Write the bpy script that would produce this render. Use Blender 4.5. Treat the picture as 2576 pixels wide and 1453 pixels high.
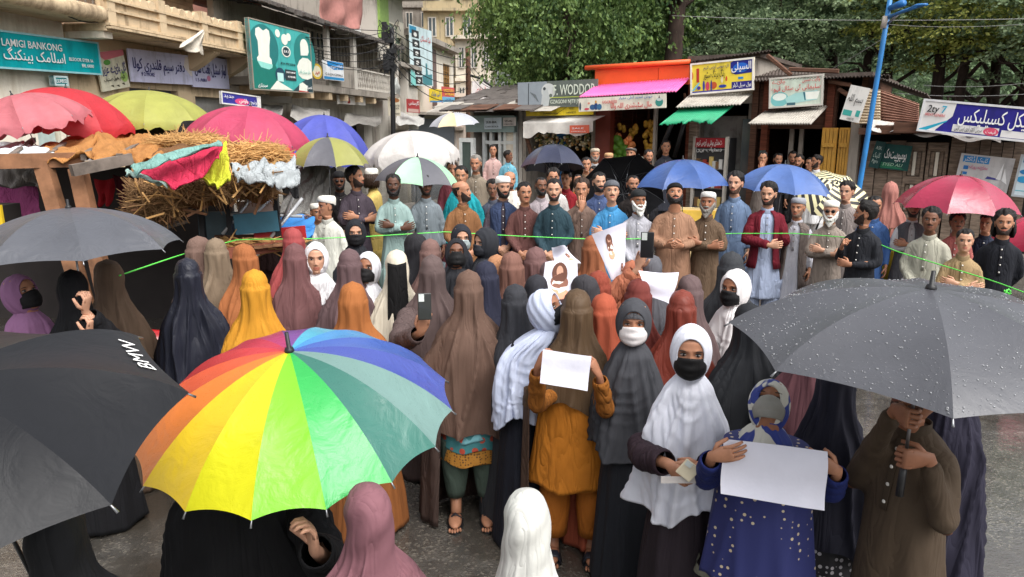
import bpy, math, random
import numpy as np
from mathutils import Vector, Matrix
R = math.radians
PI = math.pi
for o in list(bpy.data.objects): bpy.data.objects.remove(o)
SC = bpy.context.scene
COL = SC.collection
# ---------------------------------------------------------------- camera, sky, sun, exposure
CAM_H = 2.4; PITCH = R(12.42); FPX = 1860.0; CU, CV = 1288.0, 726.5
cd = bpy.data.cameras.new('camera'); cam = bpy.data.objects.new('camera', cd); COL.objects.link(cam)
cam.location = (0, 0, CAM_H); cam.rotation_euler = (R(90)-PITCH, 0, 0)
cd.sensor_width = 36.0; cd.lens = 36.0*FPX/2576.0; cd.clip_start = 0.05; cd.clip_end = 2000
SC.camera = cam
W = bpy.data.worlds.new('World'); SC.world = W; W.use_nodes = True
wn = W.node_tree.nodes; wl = W.node_tree.links
bg = wn['Background']; bg.inputs['Strength'].default_value = 0.15
sky = wn.new('ShaderNodeTexSky'); sky.sky_type = 'NISHITA'; sky.sun_disc = False
SUN_EL, SUN_AZ = R(55), R(140)
sky.sun_elevation = SUN_EL; sky.sun_rotation = SUN_AZ
sky.air_density = 1.0; sky.dust_density = 6.0; sky.ozone_density = 1.0
hs = wn.new('ShaderNodeHueSaturation'); hs.inputs['Saturation'].default_value = 0.22
wl.new(sky.outputs[0], hs.inputs['Color']); wl.new(hs.outputs[0], bg.inputs['Color'])
sd = bpy.data.lights.new('sun', 'SUN'); sd.energy = 0.65; sd.angle = R(60); sd.color = (1.0, 0.97, 0.92)
sun = bpy.data.objects.new('sun', sd); COL.objects.link(sun)
sun.rotation_euler = (R(90)-SUN_EL, 0, PI-SUN_AZ)
SC.view_settings.view_transform = 'Standard'; SC.view_settings.look = 'None'
SC.view_settings.exposure = 0.97; SC.view_settings.gamma = 1.0
SC.cycles.max_bounces = 6; SC.cycles.diffuse_bounces = 4; SC.cycles.glossy_bounces = 2
SC.cycles.transparent_max_bounces = 6; SC.cycles.transmission_bounces = 3
SC.cycles.caustics_reflective = False; SC.cycles.caustics_refractive = False

# ---------------------------------------------------------------- geometry of the view
_f = np.array([0, math.cos(PITCH), -math.sin(PITCH)]); _u = np.array([0, math.sin(PITCH), math.cos(PITCH)])
def ray(u, v):
    return _f + np.array([1, 0, 0])*((u-CU)/FPX) + _u*((CV-v)/FPX)
def at(u, v, Y):
    d = ray(u, v); return Vector((0, 0, CAM_H)) + Vector(d*(Y/d[1]))
def onz(u, v, z):
    d = ray(u, v); return Vector((0, 0, CAM_H)) + Vector(d*((z-CAM_H)/d[2]))
def onplane(u, v, p0, n):
    d = ray(u, v); o = np.array([0, 0, CAM_H]); t = np.dot(np.array(p0)-o, n)/np.dot(d, n)
    return Vector(o+d*t)

# ---------------------------------------------------------------- materials
def lin(c):
    return tuple((x/255/12.92 if x/255 <= .04045 else ((x/255+.055)/1.055)**2.4) for x in c)
MATS = {}
def newmat(key):
    m = bpy.data.materials.new(key); m.use_nodes = True
    nt = m.node_tree; b = nt.nodes['Principled BSDF']
    MATS[key] = m
    return m, nt, b
def N(nt, t, **kw):
    n = nt.nodes.new(t)
    for k, v in kw.items():
        if k in n.inputs.keys(): n.inputs[k].default_value = v
        else: setattr(n, k, v)
    return n
def L(nt, a, b): nt.links.new(a, b)
def vary(nt, b, col, coord, scale=3.0, amt=.25, detail=4, dark=None, seed=0.0):
    """base colour broken up by noise between col*(1-amt) and col*(1+amt)"""
    nz = N(nt, 'ShaderNodeTexNoise', Scale=scale, Detail=detail, Roughness=.6)
    L(nt, coord, nz.inputs['Vector'])
    rp = N(nt, 'ShaderNodeValToRGB')
    e = rp.color_ramp.elements
    lo = dark if dark else tuple(c*(1-amt) for c in col)
    hi = tuple(min(1, c*(1+amt)) for c in col)
    e[0].position = .32; e[0].color = (*lo, 1); e[1].position = .68; e[1].color = (*hi, 1)
    L(nt, nz.outputs[0], rp.inputs[0]); L(nt, rp.outputs[0], b.inputs['Base Color'])
    return nz, rp
def ocoord(nt, jitter=True, sc=(1, 1, 1)):
    tc = N(nt, 'ShaderNodeTexCoord'); mp = N(nt, 'ShaderNodeMapping'); mp.inputs['Scale'].default_value = sc
    if jitter:
        oi = N(nt, 'ShaderNodeObjectInfo'); ml = N(nt, 'ShaderNodeMath', operation='MULTIPLY'); ml.inputs[1].default_value = 37.0
        L(nt, oi.outputs['Random'], ml.inputs[0]); L(nt, ml.outputs[0], mp.inputs['Location'])
    L(nt, tc.outputs['Object'], mp.inputs['Vector'])
    return mp.outputs[0]
def cloth(c, rough=.82, fold=.5, sheen=.05, spec=.25, amt=.10, key=None, weave=.12, zs=3.0):
    key = key or 'cloth_%d_%d_%d_%d_%d_%d' % (*c, int(rough*100), int(fold*100), int(zs*10))
    if key in MATS: return MATS[key]
    kf = .74+.26*(max(c)/255)**2; m, nt, b = newmat(key); col = tuple(x*kf for x in lin(c))
    co = ocoord(nt)
    vary(nt, b, col, co, scale=5, amt=amt)
    b.inputs['Roughness'].default_value = rough
    b.inputs['Specular IOR Level'].default_value = spec
    b.inputs['Sheen Weight'].default_value = sheen; b.inputs['Sheen Roughness'].default_value = .5
    b.inputs['Sheen Tint'].default_value = (*[min(1, x*1.5+.05) for x in col], 1)
    mp = N(nt, 'ShaderNodeMapping'); mp.inputs['Scale'].default_value = (11, 11, zs); L(nt, co, mp.inputs['Vector'])
    nq = N(nt, 'ShaderNodeTexNoise', Scale=1.0, Detail=2.5, Roughness=.5, Distortion=1.1); L(nt, mp.outputs[0], nq.inputs['Vector'])
    sb = N(nt, 'ShaderNodeMath', operation='SUBTRACT'); sb.inputs[1].default_value = .5; L(nt, nq.outputs[0], sb.inputs[0]); ab = N(nt, 'ShaderNodeMath', operation='ABSOLUTE'); L(nt, sb.outputs[0], ab.inputs[0])
    pw = N(nt, 'ShaderNodeMath', operation='POWER'); pw.inputs[1].default_value = .6; L(nt, ab.outputs[0], pw.inputs[0]); n1 = pw
    n2 = N(nt, 'ShaderNodeTexNoise', Scale=30.0, Detail=5, Roughness=.7); L(nt, co, n2.inputs['Vector'])
    b1 = N(nt, 'ShaderNodeBump', Strength=fold*1.15, Distance=.05); L(nt, n1.outputs[0], b1.inputs['Height'])
    b2 = N(nt, 'ShaderNodeBump', Strength=weave, Distance=.01); L(nt, n2.outputs[0], b2.inputs['Height'])
    L(nt, b1.outputs[0], b2.inputs['Normal']); L(nt, b2.outputs[0], b.inputs['Normal'])
    return m
def plain(c, rough=.6, metal=0.0, spec=.4, amt=.12, scale=6, key=None, bump=0.0, coat=0.0, bscale=40, jitter=True):
    key = key or 'paint_%d_%d_%d_%d_%d' % (*c, int(rough*100), int(metal*10))
    if key in MATS: return MATS[key]
    m, nt, b = newmat(key); col = lin(c); co = ocoord(nt, jitter)
    vary(nt, b, col, co, scale=scale, amt=amt)
    b.inputs['Roughness'].default_value = rough; b.inputs['Metallic'].default_value = metal
    b.inputs['Specular IOR Level'].default_value = spec; b.inputs['Coat Weight'].default_value = coat
    if bump:
        n2 = N(nt, 'ShaderNodeTexNoise', Scale=bscale, Detail=4, Roughness=.6); L(nt, co, n2.inputs['Vector'])
        bp = N(nt, 'ShaderNodeBump', Strength=bump, Distance=.02); L(nt, n2.outputs[0], bp.inputs['Height']); L(nt, bp.outputs[0], b.inputs['Normal'])
    return m
def weathered(c, c2, key, scale=1.2, rough=.85, bump=.35, streak=True, bscale=18):
    """wall paint or render with stains that run down"""
    if key in MATS: return MATS[key]
    m, nt, b = newmat(key); co = ocoord(nt)
    n1 = N(nt, 'ShaderNodeTexNoise', Scale=scale, Detail=7, Roughness=.65); L(nt, co, n1.inputs['Vector'])
    mp = N(nt, 'ShaderNodeMapping'); mp.inputs['Scale'].default_value = (3.0, 3.0, .35); L(nt, co, mp.inputs['Vector'])
    n2 = N(nt, 'ShaderNodeTexNoise', Scale=1.6, Detail=6, Roughness=.7); L(nt, mp.outputs[0], n2.inputs['Vector'])
    mx = N(nt, 'ShaderNodeMath', operation='MULTIPLY'); L(nt, n1.outputs[0], mx.inputs[0]); L(nt, n2.outputs[0], mx.inputs[1])
    rp = N(nt, 'ShaderNodeValToRGB'); e = rp.color_ramp.elements
    e[0].position = .10; e[0].color = (*lin(c2), 1); e[1].position = .25; e[1].color = (*lin(c), 1)
    L(nt, mx.outputs[0] if streak else n1.outputs[0], rp.inputs[0]); L(nt, rp.outputs[0], b.inputs['Base Color'])
    b.inputs['Roughness'].default_value = rough; b.inputs['Specular IOR Level'].default_value = .25
    n3 = N(nt, 'ShaderNodeTexNoise', Scale=bscale, Detail=5, Roughness=.65); L(nt, co, n3.inputs['Vector'])
    bp = N(nt, 'ShaderNodeBump', Strength=bump, Distance=.03); L(nt, n3.outputs[0], bp.inputs['Height']); L(nt, bp.outputs[0], b.inputs['Normal'])
    return m
def wood(c, key, rough=.8, grain=(1.5, 1.5, 22), spec=.3):
    if key in MATS: return MATS[key]
    m, nt, b = newmat(key); co = ocoord(nt, True, grain)
    vary(nt, b, lin(c), co, scale=1.5, amt=.45, detail=6)
    b.inputs['Roughness'].default_value = rough; b.inputs['Specular IOR Level'].default_value = spec
    n3 = N(nt, 'ShaderNodeTexNoise', Scale=3, Detail=5); L(nt, co, n3.inputs['Vector'])
    bp = N(nt, 'ShaderNodeBump', Strength=.4, Distance=.01); L(nt, n3.outputs[0], bp.inputs['Height']); L(nt, bp.outputs[0], b.inputs['Normal'])
    return m
def skin(c, key):
    if key in MATS: return MATS[key]
    m, nt, b = newmat(key); co = ocoord(nt)
    vary(nt, b, lin(c), co, scale=28, amt=.12)
    b.inputs['Roughness'].default_value = .5; b.inputs['Specular IOR Level'].default_value = .35
    return m
def hairmat(c, key):
    if key in MATS: return MATS[key]
    m, nt, b = newmat(key); co = ocoord(nt, True, (60, 60, 14))
    vary(nt, b, lin(c), co, scale=2, amt=.45)
    b.inputs['Roughness'].default_value = .5; b.inputs['Specular IOR Level'].default_value = .3
    n3 = N(nt, 'ShaderNodeTexNoise', Scale=3, Detail=4); L(nt, co, n3.inputs['Vector'])
    bp = N(nt, 'ShaderNodeBump', Strength=.8, Distance=.01); L(nt, n3.outputs[0], bp.inputs['Height']); L(nt, bp.outputs[0], b.inputs['Normal'])
    return m

# ---------------------------------------------------------------- mesh builder
class MB:
    def __init__(s): s.v = []; s.f = []; s.m = []; s.n = 0
    def add(s, V, F, m=0):
        V = np.asarray(V, float).reshape(-1, 3); s.v.append(V)
        F = [tuple(int(i)+s.n for i in f) for f in F]
        s.f += F; s.m += ([m]*len(F) if np.isscalar(m) else list(m)); s.n += len(V)
        return s
    def loft(s, rings, c0=True, c1=True, m=0, closed=True):
        rings = np.asarray(rings, float); k, n, _ = rings.shape
        i = np.arange(k-1)[:, None]; j = np.arange(n if closed else n-1)[None, :]; j2 = (j+1) % n
        F = np.stack([i*n+j, i*n+j2, (i+1)*n+j2, (i+1)*n+j], -1).reshape(-1, 4).tolist()
        if closed and c0: F.append(list(range(n))[::-1])
        if closed and c1: F.append(list(range((k-1)*n, k*n)))
        return s.add(rings.reshape(-1, 3), F, m)
    def tube(s, P, r, n=8, m=0, c0=True, c1=True, flat=None, up=None):
        P = np.asarray(P, float); k = len(P); r = np.broadcast_to(np.asarray(r, float), (k,)) if np.ndim(r) < 2 else np.asarray(r)
        T = np.gradient(P, axis=0); T /= np.linalg.norm(T, axis=1)[:, None]+1e-12
        a = np.array(up, float) if up is not None else (np.array([0, 0, 1.]) if abs(T[0][2]) < .9 else np.array([1., 0, 0]))
        rings = []; an = np.linspace(0, 2*PI, n, endpoint=False)
        for i in range(k):
            x = np.cross(a, T[i]); x /= np.linalg.norm(x)+1e-12; y = np.cross(T[i], x); a = y
            ra, rb = (r[i], r[i]) if np.ndim(r) < 2 else r[i]
            rings.append(P[i]+np.cos(an)[:, None]*x*ra+np.sin(an)[:, None]*y*rb)
        return s.loft(rings, c0, c1, m)
    def box(s, c, d, m=0, M=None):
        c = np.asarray(c, float); h = np.asarray(d, float)/2
        V = np.array([[x, y, z] for x in (-1, 1) for y in (-1, 1) for z in (-1, 1)])*h
        if M is not None: V = V@np.asarray(M).T
        return s.add(V+c, [(0, 1, 3, 2), (4, 6, 7, 5), (0, 4, 5, 1), (2, 3, 7, 6), (0, 2, 6, 4), (1, 5, 7, 3)], m)
    def ell(s, c, r, nu=10, nv=7, m=0, M=None):
        rings = []
        for i in range(nv+1):
            a = PI*i/nv; a = min(max(a, .02), PI-.02)
            t = np.linspace(0, 2*PI, nu, endpoint=False)
            rings.append(np.stack([r[0]*np.sin(a)*np.cos(t), r[1]*np.sin(a)*np.sin(t), np.full(nu, -r[2]*np.cos(a))], -1))
        rings = np.array(rings)
        if M is not None: rings = rings@np.asarray(M).T
        return s.loft(rings+np.asarray(c, float), m=m)
    def grid(s, P, m=0):
        P = np.asarray(P, float); return s.loft(P, m=m, closed=False)
    def build(s, name, mats, parent=None, smooth=True):
        me = bpy.data.meshes.new(name)
        me.from_pydata(np.concatenate(s.v).tolist(), [], s.f)
        mats = mats if isinstance(mats, (list, tuple)) else [mats]
        for m in mats: me.materials.append(m)
        if len(mats) > 1: me.polygons.foreach_set('material_index', np.array(s.m, dtype=np.int32))
        if smooth: me.polygons.foreach_set('use_smooth', np.ones(len(me.polygons), dtype=bool))
        return link(name, me, parent)
def link(name, me, parent=None):
    o = bpy.data.objects.new(name, me); COL.objects.link(o)
    if parent is not None: o.parent = parent
    return o
def tag(o, label=None, cat=None, group=None, kind=None):
    if label: o['label'] = label
    if cat: o['category'] = cat
    if group: o['group'] = group
    if kind: o['kind'] = kind
    return o
def thing(name, label, cat, loc=(0, 0, 0), rz=0.0, group=None):
    o = bpy.data.objects.new(name, None); COL.objects.link(o); o.empty_display_size = .1
    o.location = loc; o.rotation_euler = (0, 0, rz)
    return tag(o, label, cat, group)
def frame_thing(name, label, cat, M, group=None):
    o = bpy.data.objects.new(name, None); COL.objects.link(o); o.empty_display_size = .1
    o.matrix_world = M
    return tag(o, label, cat, group)
def smooth01(x, a, b):
    t = np.clip((x-a)/(b-a), 0, 1); return t*t*(3-2*t)
def basis(X, Z):
    """4x4-ready axes: X along, Z up (made square), Y = Z x X"""
    X = Vector(X).normalized(); Z = Vector(Z); Z = (Z-X*Z.dot(X)).normalized(); Y = Z.cross(X)
    return X, Y, Z
def mat4(X, Y, Z, o):
    return Matrix(((X.x, Y.x, Z.x, o.x), (X.y, Y.y, Z.y, o.y), (X.z, Y.z, Z.z, o.z), (0, 0, 0, 1)))
# ================================================================ people
SKIN = {'fair': (190, 144, 118), 'mid': (168, 119, 92), 'tan': (146, 99, 74), 'dark': (114, 76, 57), 'deep': (86, 57, 43)}
EYEW = plain((158, 148, 142), .35, key='eye_white', amt=.03); DARK = plain((18, 14, 12), .5, key='iris_dark', amt=.1)
def lipm(t):
    c = SKIN[t]; return plain((int(c[0]*.86), int(c[1]*.70), int(c[2]*.70)), .5, key='lip_'+t, amt=.05)
HAIRC = {'black': (24, 20, 19), 'brown': (52, 36, 26), 'grey': (122, 118, 112), 'white': (222, 218, 210), 'red': (110, 60, 32)}
NPH, NZ = 72, 54
_t = np.linspace(-PI, PI, NPH, endpoint=False); PHI = _t-.5*np.sin(_t)
_zk = np.array([-.20, -.15, -.11, -.07, -.03, -.008, .0, .02, .05, .08, .11, .14, .17, .20, .215, .2225, .225])
_wk = np.array([.072, .070, .062, .056, .055, .052, .042, .050, .061, .068, .073, .0765, .0755, .061, .04, .02, .001])
_fk = np.array([.050, .050, .048, .046, .044, .062, .080, .089, .091, .089, .088, .093, .089, .069, .045, .022, .001])
_bk = np.array([.055, .056, .058, .057, .056, .054, .053, .056, .068, .082, .095, .102, .10, .084, .056, .028, .001])
ZH = np.concatenate([np.linspace(-.20, -.03, 7), np.linspace(-.02, .155, 34), np.linspace(.163, .205, 7), np.array([.211, .2165, .2205, .2235, .2248, .225])])
def head_grid(fat=0.0, nose=1.0, jaw=0.0):
    Z = ZH[:, None]; w = np.interp(ZH, _zk, _wk)[:, None]*(1+fat*.12*np.exp(-((Z-.05)/.06)**2)+jaw*.1*np.exp(-((Z-.02)/.03)**2))
    f = np.interp(ZH, _zk, _fk)[:, None]; b = np.interp(ZH, _zk, _bk)[:, None]
    c, s = np.cos(PHI)[None], np.sin(PHI)[None]
    face = smooth01(Z, -.015, .01)
    p = 1-.12*face                        # fuller front than a plain ellipse
    x = w*np.sign(s)*np.abs(s)**(.95)
    y = np.where(c > 0, -f*np.abs(c)**p, b*np.abs(c))
    z = Z+0*x
    fr = smooth01(c, .2, .75)*smooth01(Z, -.02, .005)
    def g(cx, cz, sx, sz): return np.exp(-((np.abs(x)-cx)/sx)**2-((z-cz)/sz)**2)
    hn = np.interp(z, [.058, .066, .076, .10, .125, .14], [0, .012, .023, .013, .006, 0])*nose
    wnose = np.interp(z, [.06, .078, .125], [.015, .0125, .008])
    d = hn*np.exp(-(x/wnose)**2)
    d += .004*g(.013, .068, .006, .006)
    d += -.010*g(.032, .112, .017, .011)+.005*g(.028, .133, .022, .007)+.004*g(.048, .088, .018, .014)
    d += .0055*np.exp(-(x/.020)**2)*(np.exp(-((z-.0465)/.0042)**2)+1.15*np.exp(-((z-.034)/.0048)**2))-.003*np.exp(-(x/.02)**2-((z-.0402)/.0022)**2)
    d += -.003*np.exp(-(x/.014)**2-((z-.024)/.005)**2)+.005*np.exp(-(x/.02)**2-((z-.008)/.012)**2)-.004*g(.04, .05, .014, .018)
    y = y-d*fr
    return np.stack([x, y, z], -1)
def limb(mb, sh, el, wr, hd, nrm, side, curl=.5, m=0, s=1.0, upper=.05, point=False):
    """arm and hand: one loft from the shoulder to the knuckles, five fingers rooted in the palm"""
    sh, el, wr = map(lambda q: np.array(q, float), (sh, el, wr))
    hd = np.array(hd, float); hd /= np.linalg.norm(hd); nrm = np.array(nrm, float); nrm -= hd*nrm.dot(hd); nrm /= np.linalg.norm(nrm)
    lat = np.cross(hd, nrm)*side            # towards the thumb
    P = [sh, sh*.5+el*.5, el, el*.6+wr*.4, wr-(wr-el)*.08, wr, wr+hd*.025*s, wr+hd*.055*s, wr+hd*.088*s, wr+hd*.098*s]
    ra = [.02, .030, .029, .028, .025, .026, .033, .041, .041, .034]; rb = [.02, .030, .029, .027, .021, .019, .016, .015, .012, .008]
    rings = []; an = np.linspace(0, 2*PI, 12, endpoint=False)
    T = np.gradient(np.array(P), axis=0)
    for i, p in enumerate(P):
        t = T[i]/np.linalg.norm(T[i]); x = lat-t*lat.dot(t); x /= np.linalg.norm(x)+1e-9; y = np.cross(t, x)
        rings.append(p+np.cos(an)[:, None]*x*ra[i]*s+np.sin(an)[:, None]*y*rb[i]*s)
    mb.loft(rings, m=m)
    kn = wr+hd*.086*s
    for k, (o, ln) in enumerate(((.030, .070), (.010, .080), (-.011, .075), (-.031, .058))):
        p = kn+lat*o*s; pts = [p-hd*.02*s, p]; a = 0.0; c = 0.0 if (point and k == 0) else curl
        for j, (fr, bd) in enumerate(((.45, .75), (.30, 1.25), (.25, .9))):
            a += c*bd; p = p+(hd*math.cos(a)+nrm*math.sin(a)+lat*o*1.0*(1-c))*ln*fr*s; pts.append(p)
        mb.tube(pts, np.array([.0095, .0095, .009, .0082, .0062])*s, 7, m)
    b = wr+hd*.022*s+lat*.022*s+nrm*.004
    d1 = lat*.75+hd*.6+nrm*(.25+.35*curl); d1 /= np.linalg.norm(d1); d2 = hd*.8+lat*.15*(1-curl)+nrm*(.25+.5*curl); d2 /= np.linalg.norm(d2)
    mb.tube([b-d1*.01*s, b+d1*.034*s, b+d1*.036*s+d2*.03*s, b+d1*.036*s+d2*.052*s], np.array([.0125, .0115, .0095, .007])*s, 8, m)
def add_face(mb, V, look=0.0, lid=1.0, brow=True):
    n = V.shape[1]; base = 0
    F = []; MI = []
    k = V.shape[0]
    for i in range(k-1):
        for j in range(n):
            j2 = (j+1) % n; F.append((i*n+j, i*n+j2, (i+1)*n+j2, (i+1)*n+j))
            c = V[i, j]; MI.append(3 if (c[1] < -.07 and abs(c[0]) < .024-.35*abs(c[2]-.0400) and .0275 < c[2] < .0505) else 0)
    F.append(tuple(range(n))[::-1]); MI.append(0); F.append(tuple(range((k-1)*n, k*n))); MI.append(0)
    mb.add(V.reshape(-1, 3), F, MI)
    for sd in (-1, 1):
        mb.ell((sd*.0315, -.0755, .1125), (.0150, .0085, .0072*lid), 12, 8, 1)
        mb.ell((sd*.0315+look*.005, -.0805, .1122), (.0066, .0045, .0066*lid), 10, 6, 2)
        pts = [(sd*(.0315+a), -.0815+.30*a*a/.03-.1*abs(a)*0, .1125+.0078*lid-14*a*a) for a in np.linspace(-.0165, .0175, 6)]
        mb.tube(pts, [.0008, .0022, .0027, .0027, .0024, .0008], 5, 2)
        if brow:
            pts = [(sd*(.032+a), -.0895+9*(a+.004)**2, .1335-7*(a-.003)**2) for a in np.linspace(-.018, .022, 7)]
            mb.tube(pts, [(.0015, .0012), (.0038, .0022), (.0045, .0026), (.0042, .0026), (.0036, .0022), (.0026, .002), (.0008, .0008)], 6, 2)
def add_ears(mb, x=.074):
    for sd in (-1, 1):
        mb.ell((sd*x, .008, .098), (.007, .019, .031), 10, 8, 0)
        mb.tube([(sd*(x+.004)+sd*.006*math.sin(a)*.6, .012+.019*math.cos(a), .1+.030*math.sin(a)) for a in np.linspace(-1.0, 3.4, 10)], .0042, 6, 0)
def shell(V, mask, thick, noise=.0, rs=None, name='hair', mat=None, parent=None, M=None, up=False):
    """a layer grown outwards from the head surface where mask > 0"""
    n = V.shape[1]; k = V.shape[0]
    cen = np.stack([np.zeros(k), np.full(k, .005), V[:, 0, 2]*.7+.03], -1)[:, None, :]
    d = V-cen; d /= np.linalg.norm(d, axis=-1)[..., None]+1e-9
    if up: d = d+np.stack([0*V[..., 0], .35*smooth01(-V[..., 1], -.02, .06), .9*smooth01(-V[..., 1], -.04, .06)], -1); d /= np.linalg.norm(d, axis=-1)[..., None]+1e-9
    t = thick*np.clip(mask, 0, 1)**.8-.002
    if noise:
        t = t+noise*(np.sin(PHI*9+V[..., 2]*80+rs.uniform(0, 6))*.5+rs.uniform(-1, 1, mask.shape)*.6)*np.clip(mask, 0, 1)
    P = V+d*t[..., None]
    ok = mask > .0
    F = []; n_ = n
    for i in range(k-1):
        for j in range(n):
            j2 = (j+1) % n
            if ok[i, j] or ok[i, j2] or ok[i+1, j] or ok[i+1, j2]: F.append((i*n+j, i*n+j2, (i+1)*n+j2, (i+1)*n+j))
    if ok[k-1, 0]: F.append(tuple(range((k-1)*n, k*n)))
    us = sorted({i for f in F for i in f}); ix = {a: b for b, a in enumerate(us)}
    P = P.reshape(-1, 3)[us]
    if M is not None: P = P@M[:3, :3].T+M[:3, 3]
    mb = MB(); mb.add(P, [tuple(ix[i] for i in f) for f in F])
    return mb.build(name, mat, parent)
def head_matrix(H, s, turn, tilt, dx=0.0, dy=0.0, roll=0.0):
    T = Matrix.Translation((dx, dy, H-.225*s)) @ Matrix.Rotation(turn, 4, 'Z') @ Matrix.Rotation(-tilt, 4, 'X') @ Matrix.Rotation(roll, 4, 'Y') @ Matrix.Scale(s, 4)
    return np.array(T)
def xf(V, M): return V@M[:3, :3].T+M[:3, 3]
def blend_neck(Vh, M, H, s, dy, dx=0.0):
    """head vertices turn with M, the neck and chest stay square to the shoulders"""
    M0 = head_matrix(H, s, 0, 0, dx*.75, dy*.5); k = smooth01(Vh[..., 2:3], -.10, .0)
    return xf(Vh.reshape(-1, 3), M0).reshape(Vh.shape)*(1-k)+xf(Vh.reshape(-1, 3), M).reshape(Vh.shape)*k
def make_head(root, H, s, tone, turn, tilt, rs, hair='short', hairc='black', beard=None, beardc=None, cap=None, capc=(225, 222, 215), fat=0.0, dy=0.0, dx=0.0, arms=None, look=0.0, glasses=None, extra=None, ears=True, roll=0.0, legs=None, lid=1.0):
    Vh = head_grid(fat, rs.uniform(.85, 1.2), rs.uniform(-.5, .8)); M = head_matrix(H, s, turn, tilt, dx, dy, roll)
    mb = MB(); add_face(mb, Vh, look, lid)
    if ears: add_ears(mb)
    V = np.concatenate(mb.v); nh = Vh.shape[0]*Vh.shape[1]
    W0 = blend_neck(Vh, M, H, s, dy, dx).reshape(-1, 3); V = np.concatenate([W0, xf(V[nh:], M)])
    mb.v = [V]
    for a in (arms or []): limb(mb, *a[0], **a[1])
    for lg in (legs or []): mb.tube(*lg)
    body = mb.build('body', [skin(SKIN[tone], 'skin_'+tone), EYEW, DARK, lipm(tone)], root)
    x, y, z = Vh[..., 0], Vh[..., 1], Vh[..., 2]
    hc = hairmat(HAIRC[hairc], 'hair_'+hairc)
    if hair:
        if cap and hair in ('short','thick'): hair = 'crop'
        line = .184+.012*np.exp(-((np.abs(x)-.035)/.018)**2)-.034*(np.abs(x)/.066)**4+.004*np.sin(PHI*9+rs.uniform(0, 6))[None]+.006*np.sin(PHI*2.5+rs.uniform(0, 6))[None]
        zl = np.where(y < -.02, line, np.where(y < .03, .105+np.clip(.03-y,0,1)*1.15, {'short': .05, 'bald': .05, 'long': -.02}.get(hair, .05)))
        mask = smooth01(z-zl, -.004, .034)
        if hair == 'bald': mask = mask*(1-smooth01(z, .15, .175))*smooth01(y, -.03, .02)
        th = {'short': .015, 'thick': .026, 'long': .03, 'bald': .006, 'crop': .008}[hair]
        if cap: mask = mask*(1-smooth01(z, .13, .16))
        shell(Vh, mask*np.where(y < -.02, 1, .8), th*(1+.5*smooth01(z, .17, .22)), .005 if hair != 'crop' else .001, rs, 'hair', hc, root, M, up=True)
        if hair == 'long':
            hb = MB()
            for k in range(14):
                a = PI*(-.05+1.1*k/13); px, py = .082*math.cos(a), .03+.085*math.sin(a)
                hb.tube([(px*.95, py, .16), (px*1.08, py*1.03, .09), (px*1.15, py*1.02, .03), (px*1.05+rs.uniform(-.01, .01), py*.95, -.025)], [.014, .02, .019, .005], 6)
            hb.v = [xf(np.concatenate(hb.v), M)]; hb.build('hair', hc, root)
    if beard:
        bk_ = beardc or hairc; mixk = {'stub': .5, 'short': .78, 'mustache': .8}.get(beard, 1.0)
        bc = hairmat(tuple(int(a_*mixk+b_*(1-mixk)*.8) for a_, b_ in zip(HAIRC[bk_], SKIN[tone])), 'beard_%s_%s_%d' % (bk_, tone, int(mixk*100)))
        side = smooth01(-y, -.012, .012)
        jaw = (1-smooth01(z, .026+.055*(np.abs(x)/.065)**2.5, .040+.06*(np.abs(x)/.065)**2.5))*smooth01(z, -.014, .0)*side
        mouth = np.exp(-(x/.019)**4-((z-.0395)/.0125)**4)
        mus = np.exp(-(x/.03)**4-((z-.058)/.0065)**4)*(y < -.06)
        mk = np.clip(np.maximum(jaw*(1-mouth), mus), 0, 1)-.06
        if beard == 'mustache': mk = mus-.06
        th = {'stub': .0034, 'short': .0055, 'full': .013, 'long': .02, 'mustache': .006}[beard]
        shell(Vh, mk, th, th*.25, rs, 'beard', bc, root, M)
        if beard in ('full', 'long'):
            hb = MB(); ln = .03 if beard == 'full' else .085
            rings = []
            for q in np.linspace(0, 1, 8):
                t = np.linspace(0, 2*PI, 20, endpoint=False); wv = (.052*(1-q**1.8*.85))*(1+.06*np.sin(5*t+q*9))
                rings.append(np.stack([wv*np.cos(t), -.062-.02*q+.03*np.sin(t)*(1-.5*q), np.full(20, .018-ln*q)-.004*np.sin(3*t)*q], -1))
            hb.loft(rings); hb.v = [xf(np.concatenate(hb.v), M)]; hb.build('beard', bc, root)
    if cap:
        hb = MB(); rings = []
        prof = {'topi': [(.150, 1.06), (.153, 1.085), (.190, 1.10), (.212, 1.05), (.226, .90), (.232, .60), (.234, .02)],
                'beanie': [(.142, 1.06), (.145, 1.11), (.17, 1.13), (.20, 1.05), (.222, .82), (.236, .5), (.24, .02)],
                'flat': [(.148, 1.08), (.155, 1.22), (.175, 1.26), (.196, 1.24), (.205, 1.0), (.208, .02)]}[cap]
        t = np.linspace(0, 2*PI, 36, endpoint=False)
        for zz, q in prof:
            back = -.02*np.sin(t)*(zz < .16)
            rings.append(np.stack([.0775*q*np.cos(t), .004+.099*q*np.sin(t), zz+back-.012*(np.sin(t) > .5)*(zz < .16)], -1))
        rings = [rings[0]*np.array([.97, .97, 1])]+rings
        hb.loft(rings, c0=False); hb.v = [xf(np.concatenate(hb.v), M)]
        hb.build('cap', cloth(capc, .8, .15, weave=.25, key='cap_%d_%d_%d' % tuple(capc)), root)
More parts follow.
